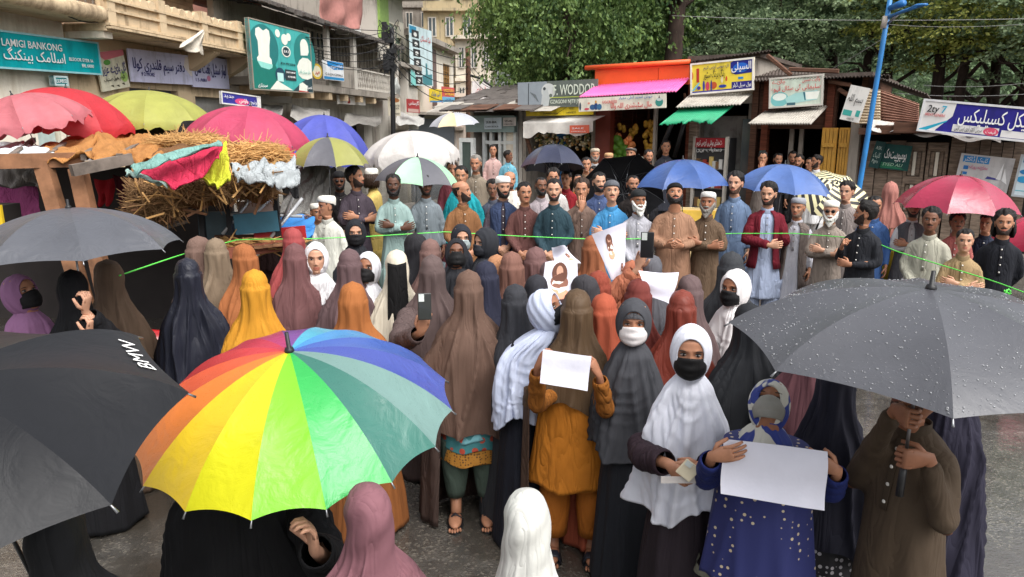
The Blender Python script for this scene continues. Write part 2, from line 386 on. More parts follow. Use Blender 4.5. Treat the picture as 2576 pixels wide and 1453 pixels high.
    if glasses:
        hb = MB()
        for sd in (-1, 1):
            hb.ell((sd*.032, -.0955, .111), (.022, .004, .017), 12, 6)
            hb.tube([(sd*.053, -.09, .115), (sd*.075, -.03, .113), (sd*.077, .01, .108)], .002, 5)
        hb.tube([(-.012, -.098, .114), (.012, -.098, .114)], .002, 5)
        hb.v = [xf(np.concatenate(hb.v), M)]; hb.build('sunglasses', plain((12, 12, 14), .15, key='dark_lens', amt=.05), root)
    return body, M, Vh
def face_mask(root, M, c, key):
    """a pleated mask that stands 5 mm off the lower face"""
    mb = MB(); P = []
    for v in np.linspace(0, 1, 12):
        row = []
        for u in np.linspace(-1, 1, 19):
            z = -.002+v*.110-.014*abs(u)**2*v+.012*(1-v)*abs(u)**1.5
            x = u*(.062+.012*math.sin(v*PI))
            y = -.123*math.sqrt(max(0, 1-(u*.93)**2*.86))+.012*abs(v-.62)*1.2+.010*(v < .1)-.004*math.sin(v*PI*5)*(1-abs(u))
            row.append((x, y, z))
        P.append(row)
    mb.grid(P); mb.v = [xf(np.concatenate(mb.v), M)]
    o = mb.build('face_mask', cloth(c, .7, .1, key=key, weave=.1), root)
    sm = o.modifiers.new('thickness', 'SOLIDIFY'); sm.thickness = .003
    return o
# ---------------------------------------------------------------- men
def ringz(z, w, f, b, n=48, e=1.0):
    t = np.linspace(0, 2*PI, n, endpoint=False); c, s = np.cos(t), np.sin(t)
    return np.stack([w*np.sign(c)*np.abs(c)**e, np.where(s < 0, f, b)*np.sign(s)*np.abs(s)**e, np.full(n, z)], -1)
POSES = {
 'sides': (((-.25, .02, 1.12), (-.255, -.05, .87), (0, -.1, -1), (1, 0, 0), .35), ((.25, .02, 1.12), (.255, -.05, .87), (0, -.1, -1), (-1, 0, 0), .35)),
 'clasp': (((-.265, -.02, 1.13), (-.075, -.215, .93), (.75, -.15, -.6), (.2, 1, .1), .7), ((.265, -.02, 1.13), (.085, -.205, .945), (-.7, -.3, -.6), (-.2, 1, .1), .7)),
 'crossed': (((-.265, -.08, 1.12), (.085, -.265, 1.15), (1, -.05, .25), (0, 1, 0), .45), ((.265, -.08, 1.12), (-.07, -.235, 1.185), (-1, .05, .15), (0, 1, 0), .45)),
 'behind': (((-.27, .06, 1.13), (-.14, .17, .93), (.8, .2, -.5), (0, -1, 0), .6), ((.27, .06, 1.13), (.14, .18, .93), (-.8, .2, -.5), (0, -1, 0), .6)),
 'pole': (((-.26, -.04, 1.13), (-.10, -.27, 1.24), (.35, -.35, .85), (.9, .1, 0), 1.25), ((.25, .02, 1.12), (.255, -.05, .87), (0, -.1, -1), (-1, 0, 0), .35)),
 'poler': (((-.265, -.08, 1.12), (.03, -.26, 1.08), (1, -.05, .1), (0, 1, 0), .45), ((.26, -.04, 1.13), (.10, -.26, 1.22), (-.35, -.35, .85), (-.9, .1, 0), 1.25)),
 'face': (((-.25, -.10, 1.15), (-.02, -.215, 1.42), (.05, .12, 1), (0, 1, .1), .3), ((.25, .02, 1.12), (.245, -.05, .87), (0, -.1, -1), (-1, 0, 0), .35)),
 'phone': (((-.265, -.04, 1.13), (-.085, -.30, 1.10), (.5, -.7, .15), (.6, .5, .5), .8), ((.265, -.04, 1.13), (.085, -.30, 1.10), (-.5, -.7, .15), (-.6, .5, .5), .8)),
 'rope': (((-.265, -.05, 1.13), (-.15, -.25, 1.27), (.35, -.5, .7), (.8, .3, 0), 1.25), ((.265, -.08, 1.12), (-.03, -.25, 1.10), (-1, .0, .1), (0, 1, 0), .45)),
 'raise': (((-.26, -.06, 1.16), (-.17, -.25, 1.40), (.1, -.2, 1), (.2, -1, 0), .3), ((.25, .02, 1.12), (.245, -.05, .87), (0, -.1, -1), (-1, 0, 0), .35)),
}
def man(label, u, vtop, H, c, pose='sides', turn=0, tilt=0, body=0.0, tone='mid', hair='short', hairc='black', beard='short', beardc=None, cap=None, capc=(228, 225, 216), fat=0.0, legc=None, seed=None, Y=None, vest=None, shirt_len=.44, group=None, glasses=None, loc=None, collar=True, z0=0.0, look=0.0, jacket=None, face_cam=True, hands=None, shawl=None, grip=None, fold=.42):
    global _PS
    _PS += 1; rs = np.random.RandomState(seed if seed is not None else 1000+_PS)
    if loc is None:
        if Y is None: d = ray(u, vtop); Y = (H+z0-CAM_H)/d[2]*d[1]
        p = at(u, vtop, Y); loc = (p.x, Y, z0)
        if H is None: H = min(1.95, max(1.1, p.z-z0))
    rz = body
    if face_cam: rz += math.atan2(loc[0], loc[1])*-1*1.0
    s = H/1.74; sx = s*.78*(1+.13*fat); hs_ = s*1.02; rz += rs.uniform(-.22, .22)*(abs(body) < .01); turn = turn if abs(turn) > .01 else rs.uniform(-.28, .28); tilt = tilt if abs(tilt) > .01 else rs.uniform(-.02, .16)
    root = thing('person', label, 'person', loc, rz, group)
    po = POSES[pose]; arms = []; sl = []
    for sd, (el, wr, hdv, nr, cu) in zip((-1, 1), po):
        k = np.array([sx, s*.9*(1+.10*fat), s]); sh = np.array([sd*.166, 0, 1.368])*k; el = np.array(el)*k; wr = np.array(wr)*k
        if hands and hands.get(sd): wr = np.array(hands[sd][0]); el = np.array(hands[sd][1]); hdv, nr, cu = hands[sd][2:5]
        for gr_ in ([] if not grip else grip if isinstance(grip, list) else [grip]):
            if gr_[0] != sd: continue
            g_ = np.array(Matrix.Rotation(-rz, 3, 'Z') @ (Vector(gr_[1])-Vector(loc))); el = sh+np.array([sd*.07, -.06, -.26*s]); hv = g_-el; hv[2] = 0; hv /= np.linalg.norm(hv); nr = np.array([-hv[1]*sd, hv[0]*sd, 0])*(-1); nr = -nr if nr[0]*sd > 0 else nr
            wr = g_-hv*.075-nr*.018; hdv, cu = hv, 1.15
        arms.append(((sh, el, wr, hdv, nr, -sd), dict(curl=cu, s=s*1.05))); sl.append((sh, el, wr))
    bodyo, M, Vh = make_head(root, H, hs_, tone, turn, tilt, rs, hair, hairc, beard, beardc, cap, capc, fat, dy=-.02-.25*max(0, tilt)*.2, arms=arms, look=look, glasses=glasses)
    # shirt: torso, skirt and sleeves grown into one skin
    mb = MB(); rings = []
    prof = [(1.462, .056, .054, .058), (1.445, .070, .062, .066), (1.425, .105, .072, .082), (1.402, .148, .082, .094), (1.368, .180, .098, .106), (1.30, .186, .114, .114), (1.20, .180, .120, .112), (1.10, .174, .122, .108), (1.0, .178, .128, .112), (.88, .195, .138, .126), (.74, .222, .15, .145), (.60, .235, .155, .155), (max(.46, shirt_len+.02), .245, .16, .16), (shirt_len, .247, .16, .16)]
    t = np.linspace(0, 2*PI, 48, endpoint=False); ph = rs.uniform(0, 6, 4)
    for z, w, f, b in prof:
        bl = fat*.05*math.exp(-((z-1.02)/.22)**2); r = ringz(z*s, (w+bl*.7)*(sx if z < 1.41 else s*.9), (f+bl)*s*.92, b*s*.92, 48, .9)
        a = .016*np.clip((1.15-z)/.6, 0, 1)
        k = 1+a/.2*(np.sin(5*t+ph[0]+z)+.7*np.sin(9*t+ph[1]-2*z)+.5*np.sin(14*t+ph[2]))
        r[:, :2] *= k[:, None]; rings.append(r)
    mb.loft(rings)
    for sd, (sh, el, wr) in zip((-1, 1), sl):
        P = [sh*np.array([.70, 1, 1])+[0, 0, -.012], sh*np.array([.94,1,1])+[0,0,-.022], sh*.75+el*.25, sh*.45+el*.55, sh*.12+el*.88, el*.9+wr*.1+[0, 0, -.01], el*.62+wr*.38+[0, 0, -.012], el*.3+wr*.7+[0, 0, -.006], el*.05+wr*.95]
        rr = np.array([.050, .052, .052, .050, .049, .047, .043, .039, .034])*s*(1+.18*fat)
        # finer path with rumples
        P = np.array(P); q = np.linspace(0, len(P)-1, 26); Pq = np.stack([np.interp(q, range(len(P)), P[:, i]) for i in range(3)], -1)
        rq = np.interp(q, range(len(P)), rr)*(1+.07*np.sin(q*5.5+rs.uniform(0, 6))*np.clip((q-1.5)/2, 0, 1)+.04*np.sin(q*9+rs.uniform(0, 6)))
        mb.tube(Pq, rq, 14)
    cm = cloth(c, fold=fold)
    o = mb.build('shirt', cm, root)
    rm = o.modifiers.new('skin', 'REMESH'); rm.mode = 'VOXEL'; rm.voxel_size = .017; rm.use_smooth_shade = True
    sm = o.modifiers.new('soft', 'SMOOTH'); sm.factor = .5; sm.iterations = 5
    # collar and placket
    dk = cloth(tuple(int(x*.9) for x in c), key='trim_%d_%d_%d' % c, fold=.1)
    if collar:
        cb = MB(); rg = []
        for zz, q in ((1.43, 1.05), (1.455, 1.0), (1.478, .985), (1.478, .93), (1.455, .93)):
            r = ringz(zz*s, .066*s*q, .062*s*q, .068*s*q, 36); r[:, 1] -= .012*s; r[:, 2] -= .018*s*np.clip(-np.sin(np.linspace(0, 2*PI, 36, endpoint=False)), 0, 1)**3; rg.append(r)
        cb.loft(rg, False, False); cb.build('collar', dk, root)
        pb = MB(); zz = np.linspace(1.405, 1.10, 9); ff = np.interp(zz, [1.0, 1.10, 1.20, 1.30, 1.368, 1.402, 1.425], [.128, .122, .120, .114, .098, .084, .074])+fat*.05*np.exp(-((zz-1.02)/.22)**2)
        P = [[(x*s, -(f_*.92+.006)*s, z_*s) for x in (-.014, -.012, .012, .014)] for z_, f_ in zip(zz, ff)]
        pb.grid(P); pl = pb.build('placket', dk, root); so = pl.modifiers.new('t', 'SOLIDIFY'); so.thickness = .006; so.offset = 0
        bm = plain((225, 222, 215), .4, key='button') if sum(c) < 560 else plain((120, 110, 100), .4, key='button_dark')
        for i in (1, 3, 5, 7):
            MBb = MB(); MBb.ell((0, -(ff[i]*.92+.012)*s, zz[i]*s), (.0075, .004, .0075), 8, 5); MBb.build('button', bm, pl)
    # open waistcoat or jacket
    if vest or jacket:
        vc, vl, op = (vest or jacket)[:3]
        vb = MB(); rg = []
        for z, w, f, b in prof:
            if z < vl-.07 or z > 1.45: continue
            bl = fat*.05*math.exp(-((z-1.02)/.22)**2)
            tt = np.linspace(-PI/2+op*(1+.3*(1.4-z)), 1.5*PI-op*(1+.3*(1.4-z)), 44); cc, ss = np.cos(tt), np.sin(tt)
            pr = .026 if z < 1.38 else .016
            rg.append(np.stack([(w+bl*.7+pr)*sx*np.sign(cc)*np.abs(cc)**.9, np.where(ss < 0, (f+bl+pr)*s, (b+pr)*s)*np.sign(ss)*np.abs(ss)**.9, np.full(44, max(z, vl)*s)], -1))
        vb.grid(rg); v = vb.build('waistcoat' if vest else 'jacket', cloth(vc), root)
        so = v.modifiers.new('t', 'SOLIDIFY'); so.thickness = .012; so.offset = 1
        if jacket:
            for sd, (sh, el, wr) in zip((-1, 1), sl):
                jb = MB(); P = np.array([sh*np.array([.72, 1, 1])+[0,0,-.012], sh*np.array([.95,1,1])+[0,0,-.02], sh*.5+el*.5, el, el*.5+wr*.5, el*.06+wr*.94]); q = np.linspace(0, 5, 26)
                Pq = np.stack([np.interp(q, range(6), P[:, i]) for i in range(3)], -1); rq = np.interp(q, range(6), np.array([.066, .070, .068, .064, .056, .046])*s)*(1+.06*np.sin(q*7+sd))
                jb.tube(Pq, rq, 16); jb.build('sleeve', cloth(vc), root)
    if shawl:
        drape_cape(root, H, shawl, rs, top=.235, hem=.85*s, wide=1.12)
    lc = legc or tuple(int(x*.93) for x in c)
    lb = MB()
    for sd in (-1, 1):
        q = np.linspace(0, 1, 10); pts = np.stack([sd*(.10+.01*q)*s, .0+.01*np.sin(q*3), (shirt_len+.25)*s*(1-q)+.075*q], -1) if False else np.array([[sd*.105*s, .01, (shirt_len+.22)*s*(1-a)+.07*a] for a in q])
        lb.tube(pts, (.115*(1-q)+.075*q)*s*(1+.05*np.sin(q*14+sd)), 14)
    lb.build('trousers', cloth(lc), root)
    for sd in (-1, 1):
        sb = MB(); sb.ell((sd*.105*s, -.06*s, .045), (.046*s, .13*s, .045), 14, 8); sb.build('shoe', plain((30, 26, 24), .5, key='shoe_leather'), root)
    return root, M
# ---------------------------------------------------------------- women
def ridges(rs, n, smin=.06, smax=.15):
    ph = np.sort(rs.uniform(-PI, PI, n)); a = rs.uniform(.35, 1.0, n); sg = rs.uniform(smin, smax, n); dr = rs.uniform(-.8, .8, n); st = rs.uniform(0, .18, n)
    def f(phi, t):
        out = np.zeros(np.broadcast(phi, t).shape)
        for p, aa, s_, d, q in zip(ph, a, sg, dr, st):
            dd = (phi-p-d*(t-.2)*1.2+PI) % (2*PI)-PI
            out += aa*np.clip((t-q-.08)/.25, 0, 1)*np.exp(-(np.abs(dd)/s_)**1.25)
        return out-.5*n*(smin+smax)*.5*.6
    return f
_tk = np.array([0, .006, .02, .045, .08, .12, .16, .20, .24, .29, .34, .40, .47, .56, .68, .82, .95])
VW = np.array([.002, .025, .048, .066, .077, .081, .082, .085, .092, .108, .133, .163, .190, .213, .232, .247, .258])
VF = np.array([.002, .035, .065, .088, .102, .107, .108, .109, .111, .117, .127, .139, .150, .161, .171, .180, .188])
VB = np.array([.002, .033, .063, .087, .102, .106, .105, .104, .105, .111, .120, .131, .140, .147, .153, .158, .164])
def drape(H, rs, t0, t1, sw=1.0, fold=1.0, band=False, hd=(0, 0), n=144, rows=68, hem_wave=.045, gather=0.0, flare=1.0, lean=(0, 0), swag=0.0, nr=24, arm=0.0, neck=False):
    s = H/1.58; t = np.linspace(0, 1, rows)**(.85 if t0 == 0 else 1.0)*(t1-t0)+t0
    w, f, b = (np.interp(t, _tk, q) for q in (VW, VF, VB))
    k = 1+(sw-1)*smooth01(t, .22, .36); w = w*k*(1+(flare-1)*smooth01(t, .4, .9)); f = f*(1+.4*(sw-1)*smooth01(t, .25, .4))*(1+(flare-1)*smooth01(t, .4, .9)); b = b*(1+(flare-1)*.8*smooth01(t, .4, .9))
    if neck: q_ = .55+.45*smooth01(t, .21, .31); w, f, b = w*q_, f*q_, b*q_
    ph = np.linspace(-PI, PI, n, endpoint=False)[None, :]; T = t[:, None]
    fr = ridges(rs, nr, .035, .12); am = .030*fold*smooth01(T, .09, .40)*(1+.45*smooth01(T, .45, .9))
    d = am*fr(ph, T)
    c, s_ = np.cos(ph), np.sin(ph)
    if band:
        d = d+.009*smooth01(T, .095, .102)*smooth01(c, -.3, .2)-.004*np.exp(-((T-.092)/.007)**2)
        d = d+.006*np.sin(9*ph+rs.uniform(0, 6))*smooth01(T, .10, .17)*(1-smooth01(T, .25, .4))*smooth01(c, -.2, .5)
    else:
        d = d+.004*np.sin(3*ph+T*40+rs.uniform(0, 6))*smooth01(T, .05, .1)*(1-smooth01(T, .2, .3))
    if swag:
        x = s_; p1, p2, p3 = rs.uniform(0, 6, 3)
        tw = np.interp(T, np.linspace(.2, 1.0, 12), np.linspace(.2, 1.0, 12)+rs.uniform(-.03, .03, 12))
        a1 = (tw+.22*x*x+.06*np.sin(1.1*ph+p1))*PI/.075+.8*np.sin(ph+p2)
        d = d+swag*.0065*(.5-np.abs(np.sin(a1))**.6)*(.4+.6*np.sin(ph*1.3+p3+T*6)**2)*smooth01(c, -.1, .5)*smooth01(T, .26, .34)
    if arm:     # forearms pushing the cloth out in front
        d = d+arm*.06*np.exp(-((np.abs(ph)-.55)/.35)**2-((T-.62)/.13)**2)
    d = d+.003*np.sin(7*ph+T*23+rs.uniform(0, 6))*smooth01(T, .3, .5)+.011*np.sin(2*ph+T*7+rs.uniform(0, 6))*smooth01(T, .28, .5)+.006*np.sin(3*ph-T*11+rs.uniform(0, 6))*smooth01(T, .25, .45)
    W_, F_, B_ = w[:, None]+d, f[:, None]+d, b[:, None]+d
    e = .93
    x = W_*np.sign(s_)*np.abs(s_)**e; y = np.where(c > 0, -F_, B_)*np.abs(c)**e
    z = H-T*s+0*x
    z = z-hem_wave*smooth01(T, t1-.25, t1)*(np.sin(2*ph+rs.uniform(0, 6))+.5*np.sin(5*ph+rs.uniform(0, 6)))
    kk = 1-smooth01(T, .18, .42)
    x = x*s+hd[0]*kk+lean[0]*(1-T); y = y*s+hd[1]*kk+lean[1]*(1-T)
    return np.stack([x, y, z], -1)
def drape_cape(root, H, c, rs, top=.22, hem=.85, wide=1.0, name='shawl', **kw):
    V = drape(H, rs, top, hem, sw=wide, **kw); mb = MB(); mb.loft(V, False, False)
    o = mb.build(name, c if not isinstance(c, tuple) else cloth(c), root)
    so = o.modifiers.new('t', 'SOLIDIFY'); so.thickness = .006
    return o
def robe(root, H, c, rs, top=.34, low=.02, wide=1.0, flare=1.0, name='robe', fold=1.0):
    s = H/1.58; tk = np.array([.30, .36, .44, .6, .75, .9, 1.1, 1.3, 1.58]); wk = np.array([.08, .12, .15, .172, .182, .205, .235, .255, .285])*wide; fk = np.array([.07, .08, .095, .11, .12, .145, .17, .185, .205]); rows = 46
    t = np.linspace(top, (H-low)/s, rows); w = np.interp(t, tk, wk)*(1+(flare-1)*smooth01(t, .8, 1.5)); f = np.interp(t, tk, fk)*(1+(flare-1)*smooth01(t, .8, 1.5))
    ph = np.linspace(-PI, PI, 96, endpoint=False)[None]; T = t[:, None]
    fr = ridges(rs, 16, .08, .18); d = .022*fold*smooth01(T, .55, 1.3)*fr(ph, T*.5)
    c_, s_ = np.cos(ph), np.sin(ph)
    x = (w[:, None]+d)*s_; y = -(f[:, None]+d)*c_; z = H-T*s+.012*np.sin(4*ph+rs.uniform(0, 6))*smooth01(T, 1.4, 1.58)
    mb = MB(); mb.loft(np.stack([x*s, y*s, z], -1)); return mb.build(name, c if not isinstance(c, tuple) else cloth(c, fold=.3, zs=.8), root)
def hijab_wrap(root, M, c, rs, op=(.056, .078), loose=1.0, name='headscarf', cz=.106, drop=0.0):
    """scarf round the head, open at the face: rings grow from the face edge to the back of the head"""
    A, B, C = .093*loose, .124, .128*loose; ps = np.linspace(0, 2*PI, 64, endpoint=False); rings = []
    a0 = math.asin(min(.95, op[0]/A)); p1, p2 = rs.uniform(0, 6, 2)
    al = np.concatenate([[a0*.99, a0*.97, a0], np.linspace(a0+.05, PI-.02, 30)])
    for i, a in enumerate(al):
        sa = math.sin(a); y = -B*math.cos(a)*(1.0 if a < PI/2 else .97)
        up = np.sin(ps) > 0
        Cz = np.where(up, C, C*1.12)
        # aim the opening's height at op[1]
        kz = np.where(up, 1.0, 1.0)*np.interp(a, [a0, a0+.9], [op[1]/(C*math.sin(a0)), 1.0])
        wr = .0035*np.sin(a*14+2.0*np.sin(ps*2+p1))*min(1, max(0, (a-a0)/.25)) if i > 2 else 0
        if i == 0: sc, yy = .94, y+.030
        elif i == 1: sc, yy = .955, y+.004
        else: sc, yy = 1.0, y
        x = (A*sa+wr)*np.cos(ps)*sc; z = cz+(Cz*sa*kz+wr)*np.sin(ps)*sc
        z = z+np.where(z > .2, 0, 0)
        yb = yy+.018*np.abs(np.cos(ps))**2*(1-smooth01(np.array([a]), a0, a0+.7)[0])+.012*(np.sin(ps) < -.6)*(1-smooth01(np.array([a]), a0, a0+.9)[0])
        rings.append(np.stack([x, yb+0*x, z], -1))
    mb = MB(); mb.loft(rings, False, True); mb.v = [xf(np.concatenate(mb.v), M)]
    return mb.build(name, c if not isinstance(c, tuple) else cloth(c), root)
_PS = 0
def wplace(u, vtop, H, Y):
    if Y is None: d = ray(u, vtop); Y = (H-CAM_H)/d[2]*d[1]
    p = at(u, vtop, Y); return (p.x, Y, 0.0), Y
def veiled(label, u, vtop, H, c, rc=None, body=0.0, Y=None, hem=.82, sw=1.0, band=True, fold=1.0, seed=None, group=None, rough=.82, face_panel=None, lean=(0, 0), hd=(0, 0), flare=1.0, phone=False, arm=0.0, low=.02, norobe=False):
    """woman under a long veil that covers head, face and shoulders"""
    global _PS
    _PS += 1; rs = np.random.RandomState(seed if seed is not None else 3000+_PS)
    loc, Y = wplace(u, vtop, H, Y)
    root = thing('person', label, 'person', loc, body-math.atan2(loc[0], loc[1]), group)
    m = cloth(c, rough, fold=.26, zs=.9)
    V = drape(H, rs, 0, hem, sw, fold, band, hd, lean=lean, flare=flare, arm=arm)
    mb = MB(); mb.loft(V, True, False); o = mb.build('veil', m, root)
    if not norobe: robe(root, H, rc or tuple(int(x*.93) for x in c), rs, low=low, wide=.85*sw**.5)
    if face_panel:
        fp = MB(); P = []
        for v in np.linspace(0, 1, 22):
            row = []
            for a in np.linspace(-.82, .82, 19):
                z = H-.085-v*.40+.012*abs(a)*(1-v); wv = .082+.016*v; f_ = .121+.040*v+.006*math.sin(a*7+v*2)*v
                row.append((wv*math.sin(a)+hd[0]*(1-v), -f_*math.cos(a)**.8+hd[1]*(1-v), z))
            P.append(row)
        fp.grid(P); q = fp.build('face_veil', cloth(face_panel), root); so = q.modifiers.new('t', 'SOLIDIFY'); so.thickness = .004
    return root
def scarfed(label, u, vtop, H, c, rc=(28, 28, 32), body=0.0, Y=None, turn=0.0, tilt=0.0, tone='mid', mask=None, hem=.75, sw=.95, seed=None, group=None, look=0.0, fold=1.0, swag=1.0, arms=None, roll=0.0, under=None, hd=(0, 0), lean=(0, 0), op=(.060, .083), low=.02, mat=None, norobe=False, rmat=None, wide=1.0, lid=1.0, loose=1.0):
    """woman in a headscarf with her face (or eyes) showing"""
    global _PS
    _PS += 1; rs = np.random.RandomState(seed if seed is not None else 5000+_PS)
    loc, Y = wplace(u, vtop, H, Y)
    root = thing('person', label, 'person', loc, body-math.atan2(loc[0], loc[1]), group)
    s = H/1.60; hs_ = .97*s
    Hh = H-.014
    bodyo, M, Vh = make_head(root, Hh, hs_, tone, turn, tilt, rs, hair=None, beard=None, dx=hd[0], dy=-.015+hd[1], arms=arms, look=look, ears=False, roll=roll, lid=lid)
    m = mat or cloth(c, .85, .12, zs=1.5)
    if mask: face_mask(root, M, mask, 'mask_%d_%d_%d' % tuple(mask))
    hijab_wrap(root, M, m, rs, op=op, loose=loose)
    if under:
        ub = MB(); P = []
        for v in np.linspace(0, 1, 8):
            P.append([(a*.064, -.1035*math.sqrt(max(.02, 1-(a*.80)**2))+.03*v*v, .150+.035*v-.022*abs(a)**2) for a in np.linspace(-1, 1, 17)])
        ub.grid(P); ub.v = [xf(np.concatenate(ub.v), M)]; ub.build('under_scarf', cloth(under), root)
    sw = sw*.84
    V = drape(H, rs, .215, hem, sw, fold, False, (hd[0], hd[1]), lean=lean, swag=swag, neck=True)
    mb = MB(); mb.loft(V, False, False); o = mb.build('shawl', m, root)
    so = o.modifiers.new('t', 'SOLIDIFY'); so.thickness = .006
    if not norobe: robe(root, H, rmat or rc, rs, low=low, wide=wide*.74)
    return root, M
def sleeve(root, P, r, c, name='sleeve', n=16, cuff=True):
    P = np.array(P, float); q = np.linspace(0, len(P)-1, 24); Pq = np.stack([np.interp(q, range(len(P)), P[:, i]) for i in range(3)], -1)
    rq = np.interp(q, range(len(P)), r)*(1+.06*np.sin(q*9))
    mb = MB(); mb.tube(Pq, rq, n, c1=False); o = mb.build(name, c if not isinstance(c, tuple) else cloth(c), root)
    so = o.modifiers.new('t', 'SOLIDIFY'); so.thickness = .005
    return o
# ================================================================ signs and lettering
_AR = {'ا': 'FE8D FE8D FE8E FE8E', 'آ': 'FE81 FE81 FE82 FE82', 'ب': 'FE8F FE91 FE92 FE90', 'پ': 'FB56 FB58 FB59 FB57', 'ت': 'FE95 FE97 FE98 FE96', 'ٹ': 'FB66 FB68 FB69 FB67', 'ج': 'FE9D FE9F FEA0 FE9E', 'چ': 'FB7A FB7C FB7D FB7B', 'ح': 'FEA1 FEA3 FEA4 FEA2', 'خ': 'FEA5 FEA7 FEA8 FEA6', 'د': 'FEA9 FEA9 FEAA FEAA', 'ڈ': 'FB88 FB88 FB89 FB89', 'ر': 'FEAD FEAD FEAE FEAE', 'ز': 'FEAF FEAF FEB0 FEB0', 'س': 'FEB1 FEB3 FEB4 FEB2', 'ش': 'FEB5 FEB7 FEB8 FEB6', 'ص': 'FEB9 FEBB FEBC FEBA', 'ط': 'FEC1 FEC3 FEC4 FEC2', 'ع': 'FEC9 FECB FECC FECA', 'غ': 'FECD FECF FED0 FECE', 'ف': 'FED1 FED3 FED4 FED2', 'ق': 'FED5 FED7 FED8 FED6', 'ک': 'FB8E FB90 FB91 FB8F', 'گ': 'FB92 FB94 FB95 FB93', 'ل': 'FEDD FEDF FEE0 FEDE', 'م': 'FEE1 FEE3 FEE4 FEE2', 'ن': 'FEE5 FEE7 FEE8 FEE6', 'و': 'FEED FEED FEEE FEEE', 'ہ': 'FBA6 FBA8 FBA9 FBA7', 'ی': 'FBFC FBFE FBFF FBFD', 'ے': 'FBAE FBAE FBAF FBAF'}
_NOJ = set('اآدڈرزوے')
def urdu(t):
    """joined letter forms laid out right to left"""
    out = []
    for i, ch in enumerate(t):
        if ch not in _AR: out.append(ch); continue
        pv = i > 0 and t[i-1] in _AR and t[i-1] not in _NOJ; nx = i+1 < len(t) and t[i+1] in _AR and ch not in _NOJ
        out.append(chr(int(_AR[ch].split()[(2 if nx else 3) if pv else (1 if nx else 0)], 16)))
    return ''.join(out[::-1])
_TX = []
def text(parent, s, x, z, h, mat, w=None, ar=False, y=-.022, rot=0.0, bold=0.0, shear=0.0, name='lettering', align='LEFT', depth=.002):
    cu = bpy.data.curves.new(name, 'FONT'); cu.body = urdu(s) if ar else s; cu.size = h*1.38 if not ar else h*1.5
    cu.align_x = align; cu.extrude = depth; cu.offset = bold*h; cu.shear = shear; cu.resolution_u = 2
    cu.materials.append(mat)
    o = bpy.data.objects.new(name, cu); COL.objects.link(o); o.parent = parent
    o.matrix_local = Matrix.Translation((x, y, z)) @ Matrix.Rotation(-rot, 4, 'Y') @ Matrix.Rotation(PI/2, 4, 'X')
    _TX.append((o, w, align)); return o
def bake_text():
    bpy.context.view_layer.update(); dg = bpy.context.evaluated_depsgraph_get()
    for o, w, al in _TX:
        me = bpy.data.meshes.new_from_object(o.evaluated_get(dg)); n = link('lettering', me, o.parent); M = o.matrix_local.copy()
        if w and len(me.vertices):
            xs = [v.co.x for v in me.vertices]; k = w/max(1e-4, max(xs)-min(xs)); x0 = min(xs)
            for v in me.vertices: v.co.x = (v.co.x-x0)*k
        n.matrix_local = M; bpy.data.objects.remove(o)
def board(name, label, cat, TL, BL, TR, BR, col, items=(), frame=None, thick=.04, group=None, mat=None, rough=.5, rows=None):
    """flat sign in its own frame: x along, z up, lettering 3 mm in front. items: callables(root, w, h)"""
    TL, BL, TR, BR = map(Vector, (TL, BL, TR, BR))
    X, Y, Z = basis((BR-BL)+(TR-TL), (TL-BL)+(TR-BR)); w = ((BR-BL).length+(TR-TL).length)/2; h = ((TL-BL).length+(TR-BR).length)/2
    root = frame_thing(name, label, cat, mat4(X, Y, Z, BL), group)
    mb = MB(); mb.box((w/2, thick/2, h/2), (w, thick, h)); mb.build('panel', mat or weathered(col, tuple(int(c_*.74+6) for c_ in col), 'board_%d_%d_%d' % tuple(col), 1.6, rough, .12), root, False)
    if frame:
        mb = MB(); t = .035
        for c_, d in (((w/2, 0, t/2), (w, thick+.03, t)), ((w/2, 0, h-t/2), (w, thick+.03, t)), ((t/2, 0, h/2), (t, thick+.032, h-2*t)), ((w-t/2, 0, h/2), (t, thick+.032, h-2*t))):
            mb.box((c_[0], thick/2, c_[2]), d)
        mb.build('frame', plain(frame, .5, key='frame_%d_%d_%d' % frame), root, False)
    for it in items: it(root, w, h)
    return root, w, h
def patch(root, pts, col, y=None, name='print', rough=.5, holes=False):
    """a flat printed shape on a board, pts in board metres"""
    k_ = root.get('_n', 0)+1; root['_n'] = k_
    yy = -.003-.0006*k_ if y is None else y
    mb = MB(); n = len(pts); mb.add([(p[0], yy, p[1]) for p in pts], [tuple(range(n))])
    return mb.build(name, plain(col, rough, amt=.05, key='print_%d_%d_%d' % tuple(col)), root, False)
def rect(x0, z0, x1, z1): return [(x0, z0), (x1, z0), (x1, z1), (x0, z1)]
def oval(cx, cz, rx, rz, n=28): return [(cx+rx*math.cos(a), cz+rz*math.sin(a)) for a in np.linspace(0, 2*PI, n, endpoint=False)]
def ink(c): return plain(c, .5, key='ink_%d_%d_%d' % tuple(c), amt=.05)
